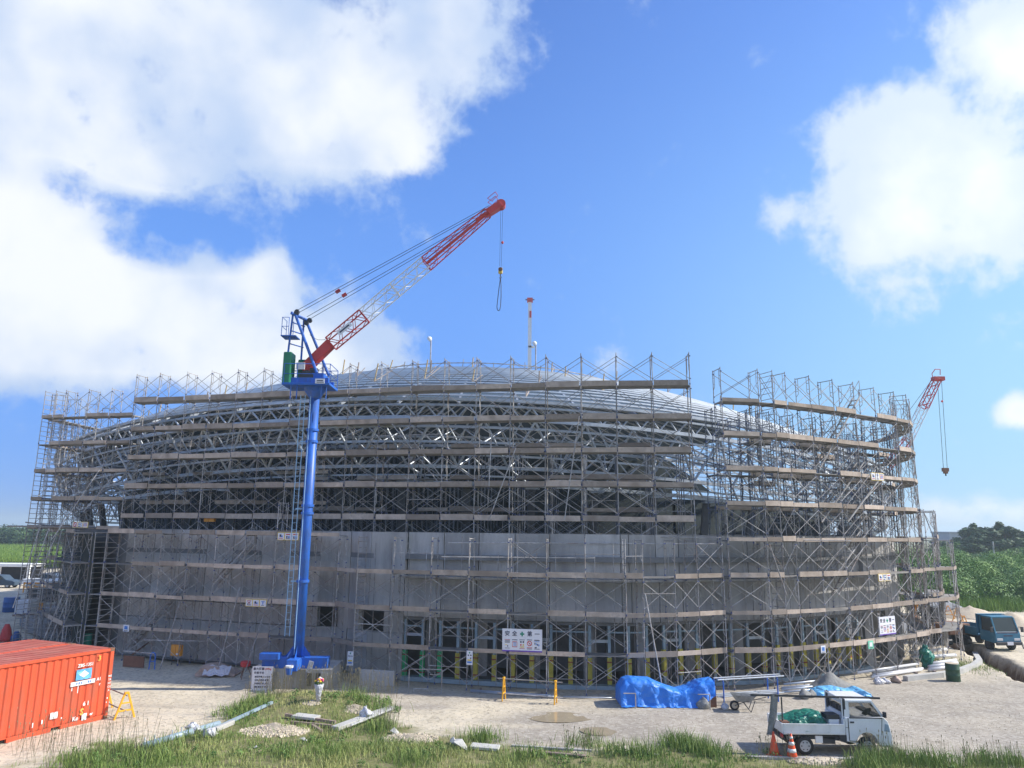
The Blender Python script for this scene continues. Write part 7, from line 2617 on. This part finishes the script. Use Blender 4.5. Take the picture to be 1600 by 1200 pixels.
for x in (-0.75, -3.5):
    for s in (-1, 1):
        wheel(dpx, x, s * (W / 2 - 0.12), 0.36, 0.2, 'dark')

# white van beyond
vp = spot(1512, 964)
van = thing('white_van', 'white van parked by the scrub beyond the right end of the scaffold', 'van', (vp.x - 0.2, vp.y + 0.9, 0), -0.12)
W = 1.66
b = MB().use('white_body')
b.prism([(-4.2, 0.32)] + list(reversed(arch(-3.35, 0.38, 0.32))) + list(reversed(arch(-0.75, 0.38, 0.32))) + [(-0.1, 0.32), (0.0, 0.5), (-0.05, 0.85), (-0.35, 1.0), (-0.9, 1.2), (-4.2, 1.2)], -W / 2, W / 2); b.build('body', van, None, bevel=0.03)
b = MB().use('white_body'); b.prism([(-0.95, 1.19), (-1.55, 1.86), (-1.8, 1.93), (-4.05, 1.93), (-4.2, 1.8), (-4.2, 1.19)], -W / 2 + 0.06, W / 2 - 0.06); b.build('upper_body', van, None, bevel=0.04)
for s in (-1, 1):
    y = s * (W / 2 - 0.055)
    for (x0, x1, x2, x3) in ((-1.12, -1.95, -1.95, -1.62), (-2.05, -2.95, -2.95, -2.05), (-3.05, -4.05, -4.0, -3.05)):
        b = MB().use('glass'); b.add([(x0, y, 1.22), (x1, y, 1.22), (x2, y, 1.76), (x3, y, 1.76)], [(0, 1, 2, 3)]); b.build('side_window', van)
b = MB().use('glass'); b.add([(-0.98, -0.68, 1.24), (-0.98, 0.68, 1.24), (-1.52, 0.66, 1.84), (-1.52, -0.66, 1.84)], [(0, 1, 2, 3)])
for i in range(4):
    b.v[i] = (b.v[i][0] + 0.03, b.v[i][1], b.v[i][2] + 0.01)
b.build('windscreen', van)
for s in (-1, 1):
    b = MB().use('pipe_pale'); b.box((-0.08, s * 0.62, 0.8), (0.1, 0.3, 0.16)); b.build('headlight', van)
    for x in (-0.75, -3.35):
        wheel(van, x, s * (W / 2 - 0.1), 0.32, 0.19)

# excavator half hidden behind the right corner
ep = spot(1500, 1001)
ex = thing('excavator', 'orange and black excavator half hidden behind the right corner scaffold', 'excavator', (X_at(1474, 53, 1000), 53, 0), 1.9)
for s in (-1, 1):
    b = MB().use('dark')
    b.prism([(-1.3, 0.12), (-1.05, 0), (1.05, 0), (1.3, 0.12), (1.35, 0.35), (1.15, 0.6), (-1.15, 0.6), (-1.35, 0.35)], s * 0.85 - 0.22, s * 0.85 + 0.22); b.build('track', ex, None, bevel=0.02)
b = MB().use('rust'); b.box((-0.35, 0, 1.05), (2.1, 1.9, 0.7)); b.build('house', ex, None, bevel=0.06)
b = MB().use('dark'); b.box((0.35, 0.45, 1.75), (1.1, 0.85, 1.3)); b.build('cab', ex, None, bevel=0.05)
b = MB().use('orange'); b.bar((0.6, -0.3, 1.2), (2.0, -0.3, 2.9), 0.26, 0.36); b.bar((2.0, -0.3, 2.9), (2.7, -0.3, 1.6), 0.22, 0.3); b.build('boom', ex, None, bevel=0.02)
b = MB().use('rust'); b.prism([(2.5, 1.6), (2.95, 1.5), (2.9, 0.9), (2.45, 0.75), (2.3, 1.1)], -0.65, 0.05); b.build('bucket', ex)

# ------------------------------------------------------------------ left yard, beyond the passage
def yard(name, label, cat, px, py, rz=0.0, group=None):
    return thing(name, label, cat, gnd(px, py), rz, group)
t = yard('open_shed', 'long white roofed shed at the near edge of the cane field', 'shed', 8, 908, 0.0)
b = MB().use('white'); b.box((-2, 0, 2.1), (12, 3.2, 0.35)); b.build('roof', t)
b = MB().use('white')
for k in range(4):
    b.box((-7.6 + k * 3.8, -1.4, 0.95), (0.35, 0.2, 1.9)); b.build('post', t); b = MB().use('white')
b = MB().use('dark'); b.box((-2, 1.4, 0.95), (11.6, 0.1, 1.9)); b.build('back_wall', t)
t = yard('silver_car', 'silver car parked at the left edge of the yard', 'car', 22, 919, 0.05)
b = MB().use('zinc'); b.prism([(-4.2, 0.3), (0, 0.3), (0.05, 0.7), (-0.3, 0.85), (-1.0, 0.95), (-1.6, 1.45), (-3.3, 1.5), (-4.15, 1.0), (-4.25, 0.6)], -0.1, 1.55); b.build('body', t, None, bevel=0.06)
b = MB().use('glass'); b.prism([(-1.25, 0.97), (-1.72, 1.39), (-3.2, 1.42), (-3.8, 1.0)], -0.115, 1.565); b.build('side_window', t)
for x in (-0.8, -3.4):
    wheel(t, x, 0.02, 0.31, 0.2); wheel(t, x, 1.45, 0.31, 0.2)
t = yard('white_pickup', 'white pickup seen between the left raking tubes', 'truck', 92, 922, 0.0)
b = MB().use('white_body'); b.box((-2.2, 0.8, 0.9), (4.4, 1.6, 0.6)); b.build('body', t, None, bevel=0.06)
b = MB().use('white_body'); b.box((-1.6, 0.8, 1.5), (1.6, 1.5, 0.7), None, 0.85); b.build('cab', t, None, bevel=0.05)
b = MB().use('glass'); b.box((-1.6, 0.8, 1.5), (1.2, 1.53, 0.42), None, 0.9); b.build('side_window', t)
for x in (-0.8, -3.5):
    wheel(t, x, 0.1, 0.34, 0.2); wheel(t, x, 1.5, 0.34, 0.2)
for k, (px, lab) in enumerate(((42, 'leftmost of the orange fence panels in the left yard'), (60, 'second orange fence panel from the left in the left yard'), (74, 'third orange fence panel from the left in the left yard'), (90, 'rightmost of the orange fence panels in the left yard'))):
    t = yard('fence_panel', lab, 'fence', px, 926, 0.1 * k, 'orange fence panels in the left yard')
    b = MB().use('orange')
    b.box((0, 0, 1.0), (1.0, 0.06, 0.16)); b.box((0, 0, 0.6), (1.0, 0.06, 0.16))
    for s in (-1, 1):
        b.box((s * 0.42, 0, 0.55), (0.1, 0.1, 1.1))
    b.build('panel', t)
    b = MB().use('white'); b.box((0, -0.035, 0.8), (0.5, 0.01, 0.2)); b.build('plate', t)
t = yard('generator', 'dark generator standing in the shade of the left passage', 'machine', 66, 940, 0.1)
b = MB().use('dark'); b.box((0, 0, 0.7), (2.4, 1.2, 1.1)); b.build('casing', t, None, bevel=0.05)
b = MB().use('black'); b.box((0, 0, 0.08), (2.6, 1.0, 0.16)); b.build('skid', t)
b = MB().use('rust'); b.tube((0.7, 0, 1.2), (0.7, 0, 1.6), 0.06, 8); b.build('exhaust', t)
t = yard('water_tank', 'white plastic tank on a pallet in the left passage', 'tank', 40, 962, 0.0)
b = MB().use('tarp_white'); b.box((0, 0, 0.72), (1.3, 1.1, 1.1)); b.build('tank', t, None, bevel=0.08)
b = MB().use('timber'); b.box((0, 0, 0.07), (1.4, 1.2, 0.14)); b.build('pallet', t)
t = yard('trestle', 'low grey trestle with a white tub on it in the left passage', 'trestle', 80, 968, 0.0)
b = MB().use('galv')
for x in (-0.7, 0.7):
    b.bar((x, -0.3, 0), (x, 0, 0.8), 0.05, 0.05); b.bar((x, 0.3, 0), (x, 0, 0.8), 0.05, 0.05)
b.bar((-0.8, 0, 0.83), (0.8, 0, 0.83), 0.4, 0.06); b.build('stand', t)
b = MB().use('white'); b.lathe([(0.14, 0.86), (0.18, 1.12)], 12, (0.45, 0, 0)); b.build('tub', t)
t = yard('pallet_stack', 'dark stack of pallets in the left passage', 'pallets', 95, 990, 0.1)
for k in range(5):
    b = MB().use('timber')
    for i in range(6):
        b.box((0, -0.55 + i * 0.22, 0.13 + k * 0.15), (1.6, 0.14, 0.025))
    for x in (-0.7, 0, 0.7):
        b.box((x, 0, 0.06 + k * 0.15), (0.1, 1.2, 0.1))
    b.build('pallet', t)
t = yard('fuel_can', 'small orange fuel can standing among the pallets on the left', 'can', 62, 955, 0.3)
b = MB().use('orange'); b.box((0, 0, 0.35), (0.45, 0.3, 0.7)); b.build('can', t, None, bevel=0.06)
b = MB().use('dark'); b.tube((0, 0, 0.7), (0, 0, 0.8), 0.06, 8); b.build('cap', t)
t = yard('red_bundle', 'red cloth covered bundle beside dark sacks at the left edge', 'bundle', 8, 1002, 0.2)
b = MB().use('ink_red'); b.smooth = True; b.lathe([(0.3, 0), (0.34, 0.2), (0.26, 0.7), (0.12, 1.05)], 10, (0, 0, 0), Matrix.Diagonal((1.1, 0.8, 1))); b.build('cover', t)
b = MB().use('blue_plastic'); b.smooth = True; b.lathe([(0.3, 0), (0.3, 0.3), (0.12, 0.6)], 10, (0.6, 0, 0)); b.build('sack', t)

# ------------------------------------------------------------------ haze added over the site to lift shadows like a lens veil
HAZE = 0.0006
hb_ = MB()
hb_.box((0, 400, 24), (9600, 9600, 52))
hm = bpy.data.materials.new('veil_haze')
hm.use_nodes = True
hm.node_tree.nodes.remove(hm.node_tree.nodes['Principled BSDF'])
pv = hm.node_tree.nodes.new('ShaderNodeVolumePrincipled')
pv.inputs['Color'].default_value = (0.80, 0.95, 1.0, 1)
pv.inputs['Density'].default_value = HAZE
pv.inputs['Anisotropy'].default_value = 0.2
hm.node_tree.links.new(pv.outputs[0], hm.node_tree.nodes['Material Output'].inputs['Volume'])
me_ = bpy.data.meshes.new('haze')
me_.from_pydata(hb_.v, [], hb_.f)
me_.materials.append(hm)
tag(link('haze', me_), 'thin haze added over the whole site for a lens-like veil', kind='stuff')
